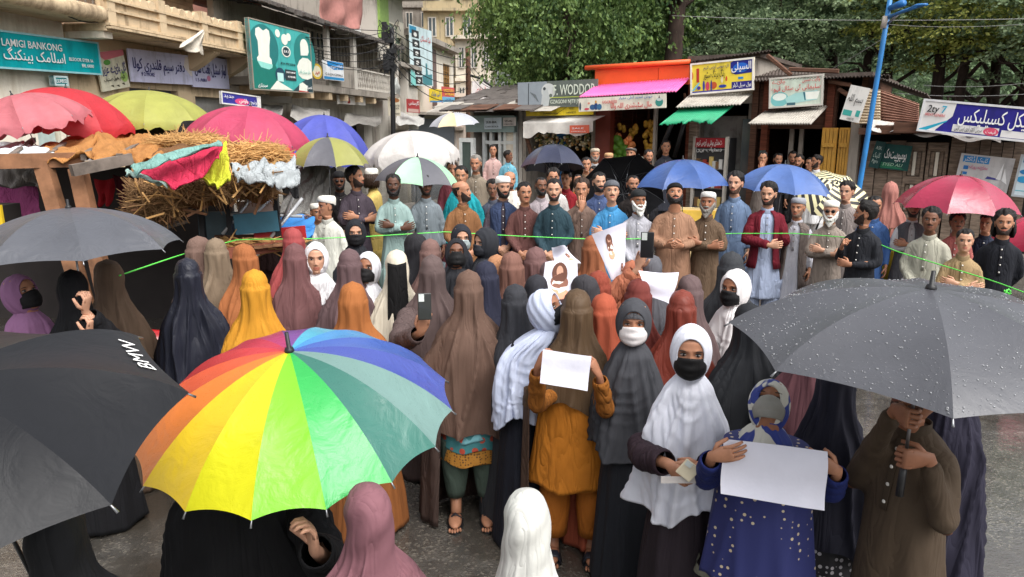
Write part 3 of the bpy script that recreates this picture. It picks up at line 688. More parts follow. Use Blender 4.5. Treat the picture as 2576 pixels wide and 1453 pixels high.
# ================================================================ ground
def asphalt():
    m, nt, b = newmat('wet_asphalt'); tc = N(nt, 'ShaderNodeTexCoord'); co = tc.outputs['Object']
    v1 = N(nt, 'ShaderNodeTexVoronoi', Scale=70.0); L(nt, co, v1.inputs['Vector'])
    n0 = N(nt, 'ShaderNodeTexNoise', Scale=160.0, Detail=3); L(nt, co, n0.inputs['Vector'])
    big = N(nt, 'ShaderNodeTexNoise', Scale=.75, Detail=6, Roughness=.62, Distortion=.4); L(nt, co, big.inputs['Vector'])
    n2 = N(nt, 'ShaderNodeTexNoise', Scale=6, Detail=6, Roughness=.65); L(nt, co, n2.inputs['Vector'])
    r1 = N(nt, 'ShaderNodeValToRGB'); e = r1.color_ramp.elements
    e[0].position = .3; e[0].color = (.034, .031, .027, 1); e[1].position = .75; e[1].color = (.115, .105, .09, 1); L(nt, n2.outputs[0], r1.inputs[0])
    # scattered pale pebbles
    r2 = N(nt, 'ShaderNodeValToRGB'); e = r2.color_ramp.elements; e[0].position = .82; e[0].color = (0, 0, 0, 1); e[1].position = .88; e[1].color = (1, 1, 1, 1)
    sp = N(nt, 'ShaderNodeSeparateColor'); L(nt, v1.outputs['Color'], sp.inputs[0]); L(nt, sp.outputs[0], r2.inputs[0])
    mx = N(nt, 'ShaderNodeMix', data_type='RGBA'); mx.inputs['B'].default_value = (.34, .30, .24, 1)
    ml = N(nt, 'ShaderNodeMath', operation='MULTIPLY'); ml.inputs[1].default_value = .26; L(nt, r2.outputs[0], ml.inputs[0]); L(nt, ml.outputs[0], mx.inputs['Factor'])
    L(nt, r1.outputs[0], mx.inputs['A'])
    pud = N(nt, 'ShaderNodeValToRGB'); e = pud.color_ramp.elements; e[0].position = .50; e[0].color = (0, 0, 0, 1); e[1].position = .60; e[1].color = (1, 1, 1, 1); L(nt, big.outputs[0], pud.inputs[0])
    dk = N(nt, 'ShaderNodeMix', data_type='RGBA'); dk.inputs['B'].default_value = (.045, .038, .03, 1); L(nt, pud.outputs[0], dk.inputs['Factor']); L(nt, mx.outputs['Result'], dk.inputs['A'])
    L(nt, dk.outputs['Result'], b.inputs['Base Color'])
    rr = N(nt, 'ShaderNodeMapRange'); rr.inputs['To Min'].default_value = .24; rr.inputs['To Max'].default_value = .05; L(nt, pud.outputs[0], rr.inputs['Value']); L(nt, rr.outputs[0], b.inputs['Roughness'])
    b.inputs['Specular IOR Level'].default_value = .9; b.inputs['Coat Weight'].default_value = 1.0; b.inputs['Coat Roughness'].default_value = .07; b.inputs['Coat IOR'].default_value = 1.5
    cn = N(nt, 'ShaderNodeBump', Strength=.12, Distance=.02); L(nt, n2.outputs[0], cn.inputs['Height']); L(nt, cn.outputs[0], b.inputs['Coat Normal'])
    inv = N(nt, 'ShaderNodeMapRange'); inv.inputs['To Min'].default_value = .55; inv.inputs['To Max'].default_value = .10; L(nt, pud.outputs[0], inv.inputs['Value'])
    ad = N(nt, 'ShaderNodeMath', operation='ADD'); L(nt, v1.outputs['Distance'], ad.inputs[0]); L(nt, n0.outputs[0], ad.inputs[1])
    bp = N(nt, 'ShaderNodeBump', Distance=.012); L(nt, inv.outputs[0], bp.inputs['Strength']); L(nt, ad.outputs[0], bp.inputs['Height'])
    bp2 = N(nt, 'ShaderNodeBump', Strength=.3, Distance=.05); L(nt, n2.outputs[0], bp2.inputs['Height']); L(nt, bp.outputs[0], bp2.inputs['Normal']); L(nt, bp2.outputs[0], b.inputs['Normal'])
    return m
mb = MB(); mb.grid([[(x, y, 0) for x in np.linspace(-160, 160, 9)] for y in np.linspace(-60, 260, 9)])
g = mb.build('ground', asphalt(), smooth=False); tag(g, kind='structure')

# ================================================================ left street front
FP0 = np.array([-12.0, 0, 0]); FD = np.array([.15, 1, 0]); FD /= np.linalg.norm(FD); FN = np.array([FD[1], -FD[0], 0])
FX, FY, FZ = Vector(FD), Vector(-FN), Vector((0, 0, 1))
def fac(u, v, out=0.0): return onplane(u, v, FP0+FN*out, FN)
def fs(u, out=0.0):
    p = fac(u, 316, out); return float(np.dot(np.array(p)-FP0, FD))
def fz(u, v, out=0.0): return fac(u, v, out).z
def lot(name, label, cat, s0=0.0, group=None): return frame_thing(name, label, cat, mat4(FX, FY, FZ, Vector(FP0+FD*s0)), group)
def bx(root, name, s0, s1, d0, d1, z0, z1, m, smooth=False):
    mb = MB(); mb.box(((s0+s1)/2, (d0+d1)/2, (z0+z1)/2), (abs(s1-s0), abs(d1-d0), abs(z1-z0))); return mb.build(name, m, root, smooth)
GLASS = plain((70, 78, 80), .12, spec=.6, key='window_glass', amt=.25, scale=1.0)
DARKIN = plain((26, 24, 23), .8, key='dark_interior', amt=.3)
CREAM = weathered((202, 180, 148), (112, 94, 74), 'cream_plaster', 1.0)
BROWNB = weathered((182, 156, 134), (124, 104, 90), 'brown_boards', 2.0)
BRICK = weathered((128, 76, 64), (92, 56, 48), 'red_brick', 3.0)
WHITEW = weathered((232, 224, 208), (196, 182, 160), 'white_wall', .6)
GREYW = weathered((158, 150, 140), (92, 86, 80), 'grey_concrete', .9)
LIGHTW = weathered((198, 192, 182), (140, 132, 122), 'pale_render', .8)
PINKW = plain((196, 140, 122), .7, key='pink_paint', amt=.07, bump=.1)
DWOOD = wood((92, 64, 50), 'dark_wood'); BWOOD = wood((128, 112, 98), 'grey_wood', grain=(3, 3, 20)); RWOOD = wood((120, 66, 48), 'red_wood')
YWOOD = plain((190, 142, 58), .55, key='yellow_paint', amt=.15, bump=.15)
STEEL = plain((150, 152, 155), .35, .9, key='steel', amt=.1); BLACKM = plain((30, 30, 32), .45, key='black_metal'); RUST = weathered((92, 82, 76), (58, 48, 44), 'rusty_sheet', 2.5, .6); RUST2 = weathered((164, 122, 104), (112, 78, 64), 'rusty_wall_sheet', 2.5, .6); TIN2 = weathered((206, 188, 160), (150, 130, 106), 'tan_sheet', 1.5, .5)
TIN = weathered((176, 170, 160), (110, 102, 94), 'tin_sheet', 1.5, .5); SLATE = weathered((98, 92, 88), (58, 54, 52), 'roof_slate', 3.0, .6)
def window(root, s0, s1, z0, z1, d, fm, nx=2, ny=1, pane=None, t=.07, name='window'):
    w = bx(root, name, s0, s1, d-.02, d+.03, z0, z1, pane or GLASS)
    mb = MB(); D = .10
    for z in np.linspace(z0, z1, ny+1): mb.box(((s0+s1)/2, d-.03, z), (s1-s0+t, D, t))
    for s in np.linspace(s0, s1, nx+1): mb.box((s, d-.03, (z0+z1)/2), (t, D-.006, z1-z0-t))
    mb.build('window_frame', fm, w, False); return w
def courses(root, name, s0, s1, z0, z1, d, n, m, gap=.012, proud=.03):
    h = (z1-z0)/n
    for i in range(n):
        q = random.Random(i*7+int(s0*10)); bx(root, name, s0, s1-.001*i, d-proud-q.uniform(0, .015), d+.02, z0+i*h, z0+(i+1)*h-gap, m)
def wall_with(root, s0, s1, d0, d1, z0, z1, m, openings=()):
    """wall made of piers round rectangular openings (a, b, low, high)"""
    xs = sorted({s0, s1, *[o[0] for o in openings], *[o[1] for o in openings]})
    mb = MB()
    for a, b_ in zip(xs, xs[1:]):
        op = [o for o in openings if o[0] <= a+1e-6 and o[1] >= b_-1e-6]; zs = z0
        for o in sorted(op, key=lambda q: q[2]):
            if o[2] > zs+.01: mb.box(((a+b_)/2, (d0+d1)/2, (zs+o[2])/2), (b_-a, d1-d0, o[2]-zs))
            zs = o[3]
        if z1 > zs+.01: mb.box(((a+b_)/2, (d0+d1)/2, (zs+z1)/2), (b_-a, d1-d0, z1-zs))
    return mb.build('wall', m, root, False)

# ---- bank building, nearest on the left
S17 = fs(288, .95)
bk = lot('bank_building', 'bank building with white ground floor and rounded cream balcony slab', 'building')
wall_with(bk, 6.0, S17, .0, .35, 0, 4.6, WHITEW, [(8.5, 10.5, 0, 2.9), (fs(92), fs(150), 0, 2.7)])
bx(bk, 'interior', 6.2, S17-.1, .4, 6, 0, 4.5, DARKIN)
d = bx(bk, 'door', fs(92)+.02, fs(150)-.02, .12, .2, 0, 2.68, plain((176, 190, 186), .5, key='pale_green_door'))
bx(d, 'door_handle', fs(140), fs(143), .02, .12, 1.0, 1.25, STEEL)
bx(bk, 'wall', 6.0, S17, .9, 1.2, 4.7, 9.5, BROWNB)
courses(bk, 'siding_board', fs(150), S17-.02, 5.0, 8.6, .9, 20, BROWNB)
mb = MB(); rg = []
for a in np.linspace(-PI/2, PI/2, 9): rg.append([(s, -.95-.14*math.cos(a), 4.68+.16*math.sin(a)) for s in (6.0, S17)])
mb.grid(np.array(rg)); mb.build('balcony_edge', CREAM, bk)
bx(bk, 'balcony_slab', 6.0, S17, -.95, .9, 4.53, 4.84, CREAM)
bx(bk, 'balcony_beam', fs(215), S17+.05, -.9, .0, 4.22, 4.525, WHITEW)
rl = bx(bk, 'railing', 6.0, fs(185), -.82, -.78, 5.55, 5.6, STEEL)
for i, s in enumerate(np.linspace(8, fs(185), 40)):
    bx(rl, 'baluster', s-.012, s+.012, -.815, -.785, 4.84, 5.55, STEEL)
for i, (s, c) in enumerate(((fs(60), (206, 200, 190)), (fs(100), (96, 84, 78)), (fs(135), (210, 206, 198)))):
    bx(bk, 'shutter_panel', s-.28, s+.28, .82, .89, 4.86, 7.2, plain(c, .6, key='shutter_%d' % c[0]))
bx(bk, 'brick_pier', S17-.75, S17+.4, .55, .93, 5.25, 9.0, BRICK)
for i in range(22): bx(bk, 'brick_course', S17-.77, S17+.42, .53, .6, 5.27+i*.17, 5.42+i*.17, BRICK)

# ---- cream balcony building
SA, SB = S17+.02, fs(622, .5)
cb_ = lot('balcony_building', 'weathered cream building with scalloped plaster balcony over two shops', 'building')
S3 = fs(480)
wall_with(cb_, SA, SB, .0, .35, 0, 4.35, CREAM, [(fs(335), fs(455), 0, 3.3), (fs(497), fs(590), 0, 3.2)])
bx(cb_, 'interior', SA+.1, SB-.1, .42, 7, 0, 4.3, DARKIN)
bx(cb_, 'shutter', fs(335), fs(455), .2, .28, 2.75, 3.3, plain((92, 98, 124), .5, key='blue_shutter'))
bx(cb_, 'shutter', fs(497), fs(590), .2, .28, 2.7, 3.2, plain((150, 148, 144), .5, key='grey_shutter'))
bx(cb_, 'upper_wall', SA+.5, SB, .95, 1.2, 4.36, 6.05, BROWNB)
courses(cb_, 'siding_board', SA+.5, SB-.03, 5.0, 6.05, .95, 9, BROWNB)
bx(cb_, 'balcony_slab', SA, SB, -1.0, .95, 4.36, 4.5, CREAM)
for k, (z, o_) in enumerate(((4.40, .10), (4.47, .06), (4.76, .035), (4.96, .05))): bx(cb_, 'moulding', SA-.002*k, SB+.002*k, -1.0-o_-.03, -.98, z, z+.05, CREAM)
bx(cb_, 'parapet', SA, SB, -1.0, -.84, 4.5, 5.0, CREAM)
ns = 22; ds = (SB-SA)/ns
for i in range(ns):
    if i % 6 == 0:
        bx(cb_, 'pilaster', SA+i*ds+.02, SA+(i+1)*ds-.02, -1.06, -.80, 4.52, 5.26, CREAM); continue
    mb = MB(); pts = [(SA+(i+.5)*ds+ds*.48*math.cos(a), 5.0+.20*math.sin(a)) for a in np.linspace(0, PI, 10)]
    mb.loft([[(p[0], y, p[1]) for p in pts] for y in (-1.02, -.86)]); mb.build('scallop', CREAM, cb_, False)
for s in (S3, SB-.2):
    mb = MB(); mb.loft([[(s+dx, y, z) for dx in (-.16, .16)][:1]+[(s+.16, y, z)]+[(s+.16, y, 4.36), (s-.16, y, 4.36)] for y, z in ((.0, 3.75), (-.5, 4.0), (-.95, 4.30))]); mb.build('bracket', CREAM, cb_, False)
mb = MB(); rg = []
for y in np.linspace(-.25, 1.1, 4): rg.append([(s, y, 6.1+.12*(y+.3)+.03*math.sin(s*9)) for s in np.linspace(SA+.4, SB+1.5, 60)])
mb.grid(np.array(rg)); mb.build('eave_sheet', plain((34, 32, 32), .6, key='black_sheet'), cb_)
# ---- pink upper storey and billboard house
SC_, SD_ = fs(560), fs(762)
pk = lot('pink_house', 'salmon pink upper storey with tall panes above the balcony building', 'building')
wall_with(pk, SC_-4, SD_, 1.3, 1.6, 6.1, 11, PINKW, [(fs(617), fs(656), 6.9, 8.6), (fs(674), fs(704), 6.9, 8.6), (fs(585), fs(606), 6.9, 8.6)])
for a, b_ in ((617, 656), (674, 704), (585, 606)): window(pk, fs(a)+.03, fs(b_)-.03, 6.93, 8.58, 1.42, PINKW, 2, 1)
bx(pk, 'pier', fs(718), fs(728), 1.15, 1.3, 6.1, 11, PINKW); bx(pk, 'pier', fs(742), fs(750), 1.15, 1.3, 6.1, 11, PINKW)
bx(pk, 'gable_wall', SD_-.3, SD_, 1.6, 8, 6.1, 11, PINKW)
# ---- grey lattice balcony house
SE, SF = SB+.02, fs(965)
gh = lot('lattice_house', 'grey timber house with lattice balcony, glazed gallery and slate eaves', 'building')
wall_with(gh, SE, SF, .0, .35, 0, 3.6, LIGHTW, [(fs(880), fs(915), .2, 2.6), (fs(700), fs(760), 0, 2.5), (fs(800), fs(860), 0, 2.6), (fs(935), fs(955), 0, 2.6)])
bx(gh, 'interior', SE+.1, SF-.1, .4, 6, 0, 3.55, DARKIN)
for a, b_ in ((700, 760), (800, 860), (935, 955)): bx(gh, 'shutter', fs(a)+.05, fs(b_)-.05, .15, .22, 1.4, 2.5, GREYW)
bx(gh, 'balcony_slab', SE, SF, -.9, .4, 3.62, 3.85, GREYW)
for k in range(7): bx(gh, 'joist', SE+.6+k*1.7, SE+.9+k*1.7, -.85, .0, 3.36, 3.61, CREAM)
bx(gh, 'upper_wall', SE, SF, .3, .5, 3.86, 6.3, GREYW)
bx(gh, 'balcony_post', fs(848), fs(856), -.85, -.7, 3.86, 6.1, LIGHTW); bx(gh, 'balcony_post', fs(780), fs(787), -.85, -.7, 3.86, 6.2, LIGHTW); bx(gh, 'balcony_post', SF-.15, SF, -.85, -.7, 3.86, 6.1, LIGHTW)
for a, b_, nx in ((795, 815, 2), (818, 846, 3)): window(gh, fs(a), fs(b_), 4.75, 6.0, .25, LIGHTW, nx, 2)
for k in range(3): window(gh, fs(860)+k*1.7, fs(860)+k*1.7+1.5, 4.7, 6.0, .25, GREYW, 4, 1, plain((120, 112, 104), .4, key='dusty_pane'))
bx(gh, 'railing_top', fs(856), SF, -.86, -.78, 4.66, 4.72, LIGHTW); bx(gh, 'railing_bottom', fs(856), SF, -.86, -.78, 3.88, 3.95, LIGHTW)
for i, s in enumerate(np.linspace(fs(856), SF-.3, 26)):
    for q in (-1, 1):
        mb = MB(); mb.tube([(s+.15-q*.15, -.82, 3.95), (s+.15+q*.15, -.82, 4.66)], .014, 4); mb.build('lattice_bar', LIGHTW, gh, False)
bx(gh, 'balcony_panel', fs(787), fs(848), -.84, -.78, 3.88, 4.7, GREYW)
mb = MB(); rg = []
for y, z in ((-1.15, 6.05), (-.5, 6.28), (.4, 6.5), (1.4, 6.8)): rg.append([(s, y, z+.05*math.sin(s*2.1)+.02*math.sin(s*13)) for s in np.linspace(SE-.2, SF+.2, 70)])
mb.grid(np.array(rg)); o = mb.build('roof', SLATE, gh); so = o.modifiers.new('t', 'SOLIDIFY'); so.thickness = .06
for i in range(24):
    s = SE+(SF-SE)*i/24; q = random.Random(i); bx(gh, 'eave_board', s, s+.42, -1.2-q.uniform(0, .06), -1.1, 5.93+q.uniform(-.03, .05), 6.07, SLATE)
bx(gh, 'back_storey', SD_+.05, SF, 1.8, 2.2, 6.4, 11, GREYW)
bx(gh, 'brick_pier', fs(955), fs(962), 1.3, 1.8, 6.4, 11, BRICK)
# ---- white corner house with green panel, concrete drum, banner house
SG = fs(1030)
ch = lot('corner_house', 'off-white corner house with projecting slab and double green glazed door', 'building')
bx(ch, 'wall', SF+.05, SG, .2, 5, 0, 11.5, LIGHTW); bx(ch, 'roof_slab', SF-.6, SG+1.2, -1.6, 5, 9.1, 9.5, LIGHTW)
bx(ch, 'green_panel', SF+.3, SF+1.7, .08, .2, 6.6, 9.0, plain((150, 182, 96), .5, key='lime_panel'))
for k in range(2): window(ch, fs(990)+k*1.1, fs(990)+k*1.1+.95, 5.6, 7.5, .17, WHITEW, 1, 2, plain((120, 140, 120), .2, key='green_glass'))
bx(ch, 'corner_bay', fs(1003), SG-.05, -.55, .2, 2.2, 5.3, LIGHTW)
bx(ch, 'balcony_slab', SF, SG, -.8, .2, 5.3, 5.5, GREYW)
bx(ch, 'utility_box', fs(1012), fs(1022), -.02, .2, 6.9, 7.7, WHITEW)
SH = fs(1146)
bh = lot('banner_house', 'white two-storey house with one brown lattice window above small shops', 'building')
wall_with(bh, SG+.02, SH, .1, .4, 0, 7.2, WHITEW, [(fs(1121), fs(1138), 4.3, 6.4)])
window(bh, fs(1121)+.02, fs(1138)-.02, 4.32, 6.38, .25, plain((150, 110, 50), .5, key='ochre_frame'), 3, 5, plain((110, 84, 50), .5, key='ochre_pane'))
bx(bh, 'drain_strip', fs(1093), fs(1101), .0, .1, 3.2, 7.0, plain((110, 90, 84), .6, key='brown_strip'))
bx(bh, 'roof_edge', SG, SH+.1, -.5, .6, 7.2, 7.5, GREYW); bx(bh, 'awning_slab', SG, SH, -1.0, .1, 3.0, 3.15, GREYW)
bx(bh, 'shopfront', SG+.3, SH-.3, .02, .1, .2, 2.8, plain((92, 100, 108), .5, key='slate_front'))
# ---- far buildings closing the street
def far_block(name, label, u0, u1, vt, Y, m, floors, thick=6, vb=330, winm=None, cols=3, balcony=False):
    a, b_ = at(u0, vt, Y), at(u1, vt, Y); r = thing(name, label, 'building', (a.x, Y, 0), 0)
    w = b_.x-a.x; h = a.z; mb = MB(); mb.box((w/2, thick/2, h/2), (w, thick, h)); mb.build('wall', m, r, False)
    fh = h/floors
    for f in range(1, floors):
        for c_ in range(cols):
            x = w*(c_+.5)/cols; ww = w/cols*.42
            mb = MB(); mb.box((x, -.02, f*fh+fh*.55), (ww, .1, fh*.5)); wo = mb.build('window', GLASS, r, False)
            mb = MB()
            for dx in (-.5, 0, .5): mb.box((x+dx*ww, -.07, f*fh+fh*.55), (.08, .1, fh*.5+.08))
            for dz in (-.5, .5): mb.box((x, -.07, f*fh+fh*(.55+dz*.5)), (ww-.08, .09, .08))
            mb.build('window_frame', winm or LIGHTW, wo, False)
        mb = MB(); mb.box((w/2, -.25 if balcony else -.08, f*fh), (w+.1, .6 if balcony else .25, .22)); mb.build('floor_band', m, r, False)
    mb = MB(); mb.box((w/2, thick/2-.2, h+.12), (w+.6, thick+.8, .25)); mb.build('roof_slab', m, r, False)
    return r
far_block('concrete_block', 'stained concrete block with yellow parapet at the end of the street', 1062, 1240, -70, 62, weathered((176, 160, 128), (96, 90, 84), 'stained_block', .5), 5, cols=4, balcony=True)
far_block('cream_house', 'cream end house with small dark window behind the utility pole', 1145, 1238, 100, 58, weathered((214, 204, 186), (168, 156, 138), 'cream_far', .5), 3, cols=3)
far_block('dim_block', 'plain grey block behind the corner house', 930, 1085, -60, 70, GREYW, 6, cols=4)
far_block('tall_block', 'tall sandy block behind the pink house', 740, 950, -90, 60, weathered((170, 150, 132), (110, 96, 84), 'sandy_far', .5), 5, cols=4)
mb = MB(); rg = []
far_block('pillar_house', 'narrow cream house with a red post beside the utility pole', 1142, 1165, 245, 54, weathered((206, 190, 176), (150, 136, 124), 'cream_far2', .5), 2, cols=1)

# ================================================================ pavement before the shop row
RA = np.array([-1.2, 19.5, 0]); RD = np.array([10.7, -7.0, 0]); RD /= np.linalg.norm(RD); RN = np.array([RD[1], -RD[0], 0])
RX, RY, RZ = Vector(RD), Vector(-RN), Vector((0, 0, 1))
def row(u, v, out=0.0): return onplane(u, v, RA+RN*out, RN)
def rsx(u, out=0.0): return float(np.dot(np.array(row(u, 316, out))-RA, RD))
def rzz(u, v, out=0.0): return row(u, v, out).z
def shop(name, label): return frame_thing(name, label, 'shop', mat4(RX, RY, RZ, Vector(RA)), 'shops in the market row')
pv = frame_thing('pavement', None, None, mat4(RX, RY, RZ, Vector(RA))); pv['kind'] = 'structure'
PAVE = weathered((120, 114, 106), (84, 78, 72), 'pavement_concrete', 1.2, .5)
for i in range(20): bx(pv, 'kerb_stone', -3+i*1.0, -2.02+i*1.0, -1.95, -1.7, 0, .16, PAVE)
bx(pv, 'pavement_slab', -3, 17, -1.695, 4.5, 0, .15, PAVE)
def corr(root, name, p, m, waves=24, amp=.018, rows=4, sag=0.0, ragged=0.0, thick=.008, seed=1):
    """corrugated sheet, corners p = back-left, back-right, front-left, front-right"""
    rs = np.random.RandomState(seed); bl, br, fl, fr = map(lambda q: np.array(q, float), p); nx = waves*6+1; P = []
    nrm = np.cross(br-bl, fl-bl); nrm /= np.linalg.norm(nrm)
    if nrm[2] < 0: nrm = -nrm
    jag = np.interp(np.linspace(0, 1, nx), np.linspace(0, 1, 14), rs.uniform(-1, 1, 14))*ragged
    for j, v in enumerate(np.linspace(0, 1, rows)):
        r = []
        for i, u in enumerate(np.linspace(0, 1, nx)):
            q = (bl*(1-u)+br*u)*(1-v)+(fl*(1-u)+fr*u)*v
            r.append(q+nrm*(amp*math.sin(u*waves*2*PI)-sag*math.sin(v*PI)*math.sin(u*PI))+(fl-bl)*jag[i]*(v == 1))
        P.append(r)
    mb = MB(); mb.grid(P); o = mb.build(name, m, root); so = o.modifiers.new('t', 'SOLIDIFY'); so.thickness = thick
    return o
def loc_row(u, v, out): # row point in shop-local metres
    p = np.array(row(u, v, out))-RA; return np.array([p@RD, -(p@RN), p[2]])
FL = .15
def shell_shop(r, a, b_, h, wallm, depth=3.2, inner=None, side=True):
    inner = inner or DARKIN
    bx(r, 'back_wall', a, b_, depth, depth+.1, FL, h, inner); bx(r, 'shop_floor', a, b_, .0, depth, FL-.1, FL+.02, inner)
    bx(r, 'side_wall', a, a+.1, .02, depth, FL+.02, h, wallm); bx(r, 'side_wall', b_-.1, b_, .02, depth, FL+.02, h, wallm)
    bx(r, 'roof', a-.1, b_+.1, -.15, depth+.3, h, h+.08, RUST)
# ---- shop 0: low shop under ragged shingles, lit, white door frames
s0a, s0b = rsx(1182), rsx(1312)
sh0 = shop('glazed_shop', 'lit shop with white door frames under a ragged shingle and tarpaulin roof')
shell_shop(sh0, s0a, s0b, 2.75, LIGHTW, 3.0, plain((170, 176, 170), .7, key='shop_inner'))
bx(sh0, 'fascia', s0a+.05, s0b-.05, -.25, -.12, rzz(1240, 333), rzz(1240, 292), plain((128, 148, 146), .5, key='teal_grey_board', amt=.1))
WF = plain((214, 218, 216), .4, key='white_frame')
for u in (1222, 1240, 1262, 1275, 1300): bx(sh0, 'door_frame', rsx(u)-.04, rsx(u)+.04, -.1, .0, FL, 2.5, WF)
bx(sh0, 'transom', rsx(1222)+.045, rsx(1300)-.045, -.095, -.005, 1.95, 2.03, WF)
dr = bx(sh0, 'glass_door', rsx(1190), rsx(1219), -.5, -.45, FL+.1, 2.0, plain((70, 84, 80), .15, key='door_glass'))
for a, b_, c_, d_ in ((1188, 1192, FL+.05, 2.1), (1217, 1221, FL+.05, 2.1)): bx(dr, 'door_frame', rsx(a)-.03, rsx(b_)+.0, -.53, -.42, c_, d_, WF)
bx(dr, 'door_frame', rsx(1192), rsx(1217)-.03, -.53, -.42, 2.0, 2.1, WF)
bx(sh0, 'panel_wall', rsx(1276), s0b-.12, -.08, .0, FL, 1.5, plain((176, 132, 100), .6, key='tan_panel')); bx(sh0, 'panel_wall', rsx(1276), s0b-.12, -.08, .0, 1.51, 2.4, WHITEW)
for q in range(7):
    rr = random.Random(q)
    for k in range(9):
        s = s0a-.8+k*.40+rr.uniform(-.1, .1); mb = MB(); x0, x1 = s, s+.5+rr.uniform(-.1, .2); y = -.85+q*.42; z = 2.72+q*.10+rr.uniform(-.03, .04)
        mb.loft([[(x0, y, z), (x1, y+rr.uniform(-.05, .05), z+rr.uniform(-.05, .05)), (x1, y+.5, z+.14), (x0, y+.5, z+.14)], [(x0, y, z+.02), (x1, y, z+.02), (x1, y+.5, z+.16), (x0, y+.5, z+.16)]]); mb.build('shingle', [SLATE, TIN, DWOOD][rr.randrange(3)] if q < 2 else SLATE, sh0, False)
mb = MB(); rs_ = np.random.RandomState(3); P = []
for j, v in enumerate(np.linspace(0, 1, 9)): P.append([(s0a+.5+u*2.1, -.2+v*2.2, 2.85+.42*math.sin(v*1.9)*(.6+.4*math.sin(u*3))+rs_.uniform(-.03, .03)) for u in np.linspace(0, 1, 14)])
mb.grid(P); mb.build('tarpaulin', plain((138, 134, 128), .55, key='grey_tarp', amt=.3, bump=.5, bscale=6), sh0)
# ---- shop 1: grey banner, yellow board, torn white awning, flowers inside
s1a, s1b = rsx(1312)+.02, rsx(1497)
sh1 = shop('flower_shop', 'dark flower stall shop under a grey banner with a torn white awning')
shell_shop(sh1, s1a, s1b, 2.95, GREYW)
bx(sh1, 'lintel', s1a+.12, s1b-.12, -.05, .2, rzz(1400, 318), 2.94, GREYW)
mb = MB(); rs_ = np.random.RandomState(8); P = []
A_, B_ = loc_row(1316, 308, .75), loc_row(1492, 305, .75); nn = 50; jag = np.abs(np.interp(np.linspace(0, 1, nn), np.linspace(0, 1, 17), rs_.uniform(-.4, 1, 17)))*.16
for v in np.linspace(0, 1, 8): P.append([A_*(1-u)+B_*u+np.array([0, (1-v)*.3*0+.02*math.sin(u*22)*v, -v*(.22+j_)]) for u, j_ in zip(np.linspace(0, 1, nn), jag)])
P = [[A_*(1-u)+B_*u+np.array([0, .6, .12]) for u in np.linspace(0, 1, nn)]]+P
mb.grid(P); mb.build('awning', plain((220, 216, 208), .7, key='white_awning', amt=.12, bump=.3, bscale=8), sh1)
bx(sh1, 'blue_cloth', rsx(1385), rsx(1405), .3, .36, .8, 2.4, plain((30, 96, 150), .7, key='blue_sheet'))
mb = MB(); mb.tube([loc_row(1318, 320, .7), loc_row(1345, 420, .3)], .05, 6); mb.build('prop_post', DWOOD, sh1, False)
def flowers(root, name, u0, u1, v0, v1, n, cols, out=-.3, r=.05, seed=1):
    rs = np.random.RandomState(seed)
    for k, c_ in enumerate(cols):
        mb = MB()
        for i in range(n//len(cols)):
            p = loc_row(rs.uniform(u0, u1), rs.normal((v0+v1)/2, (v1-v0)/4), out+rs.uniform(-.15, .15)); q = rs.uniform(.6, 1.2)*r
            mb.ell(p, (q, q, q*.8), 6, 4)
        o = mb.build(name, plain(c_, .7, key='bloom_%d_%d_%d' % c_, amt=.3), root); o['kind'] = 'stuff'
# ---- shop 2: orange fascia, pink sheet, fruit
s2a, s2b = rsx(1497)+.02, rsx(1737)
sh2 = shop('fruit_shop', 'orange fronted fruit shop with pink sheet awning and hanging yellow bunches')
shell_shop(sh2, s2a, s2b, rzz(1620, 168), RWOOD, 3.4)
mb = MB(); z0, z1 = rzz(1620, 218), rzz(1620, 172)
ORG = plain((236, 96, 44), .45, key='orange_paint', amt=.08, scale=2)
bx(sh2, 'fascia', s2a+.1, rsx(1664), -.3, -.18, z0, z1, ORG); bx(sh2, 'fascia', rsx(1664)+.015, s2b+.02, -.31, -.18, z0, z1, ORG)
mb = MB(); mb.tube([(s2a-.12, -.34, z1+.03), (s2b+.05, -.36, z1+.06)], .05, 8); mb.build('fascia_edge', ORG, sh2)
corr(sh2, 'pink_awning', [(s2a+.15, -.32, z0+.03), (s2b+.05, -.32, z0+.12), (rsx(1458, 1.1), -1.15, rzz(1458, 246, 1.1)), (rsx(1700, 1.1), -1.15, rzz(1690, 232, 1.1))], plain((222, 96, 158), .45, key='pink_sheet', amt=.1, scale=2), 34, .015, 4)
bx(sh2, 'door_post', s2a+.05, s2a+.42, -.12, .1, FL, z0, plain((112, 48, 36), .5, key='maroon_post')); bx(sh2, 'door_post', rsx(1527), rsx(1533), -.1, .02, FL, z0, LIGHTW)
bx(sh2, 'door_post', rsx(1648), rsx(1654), -.1, .02, FL, z0, GREYW)
mb = MB(); mb.tube([loc_row(1722, 235, .2), loc_row(1728, 300, .05)], .03, 6); mb.build('prop_post', DWOOD, sh2, False)
for k in range(5): bx(sh2, 'counter_slat', rsx(1610), rsx(1735)-.1, -.02, .06, .55+k*.2, .70+k*.2, BWOOD)
YFR = plain((206, 160, 60), .5, key='yellow_fruit', amt=.2); GFR = plain((88, 132, 40), .5, key='green_fruit', amt=.35); OFR = plain((226, 140, 84), .5, key='peach_fruit', amt=.2)
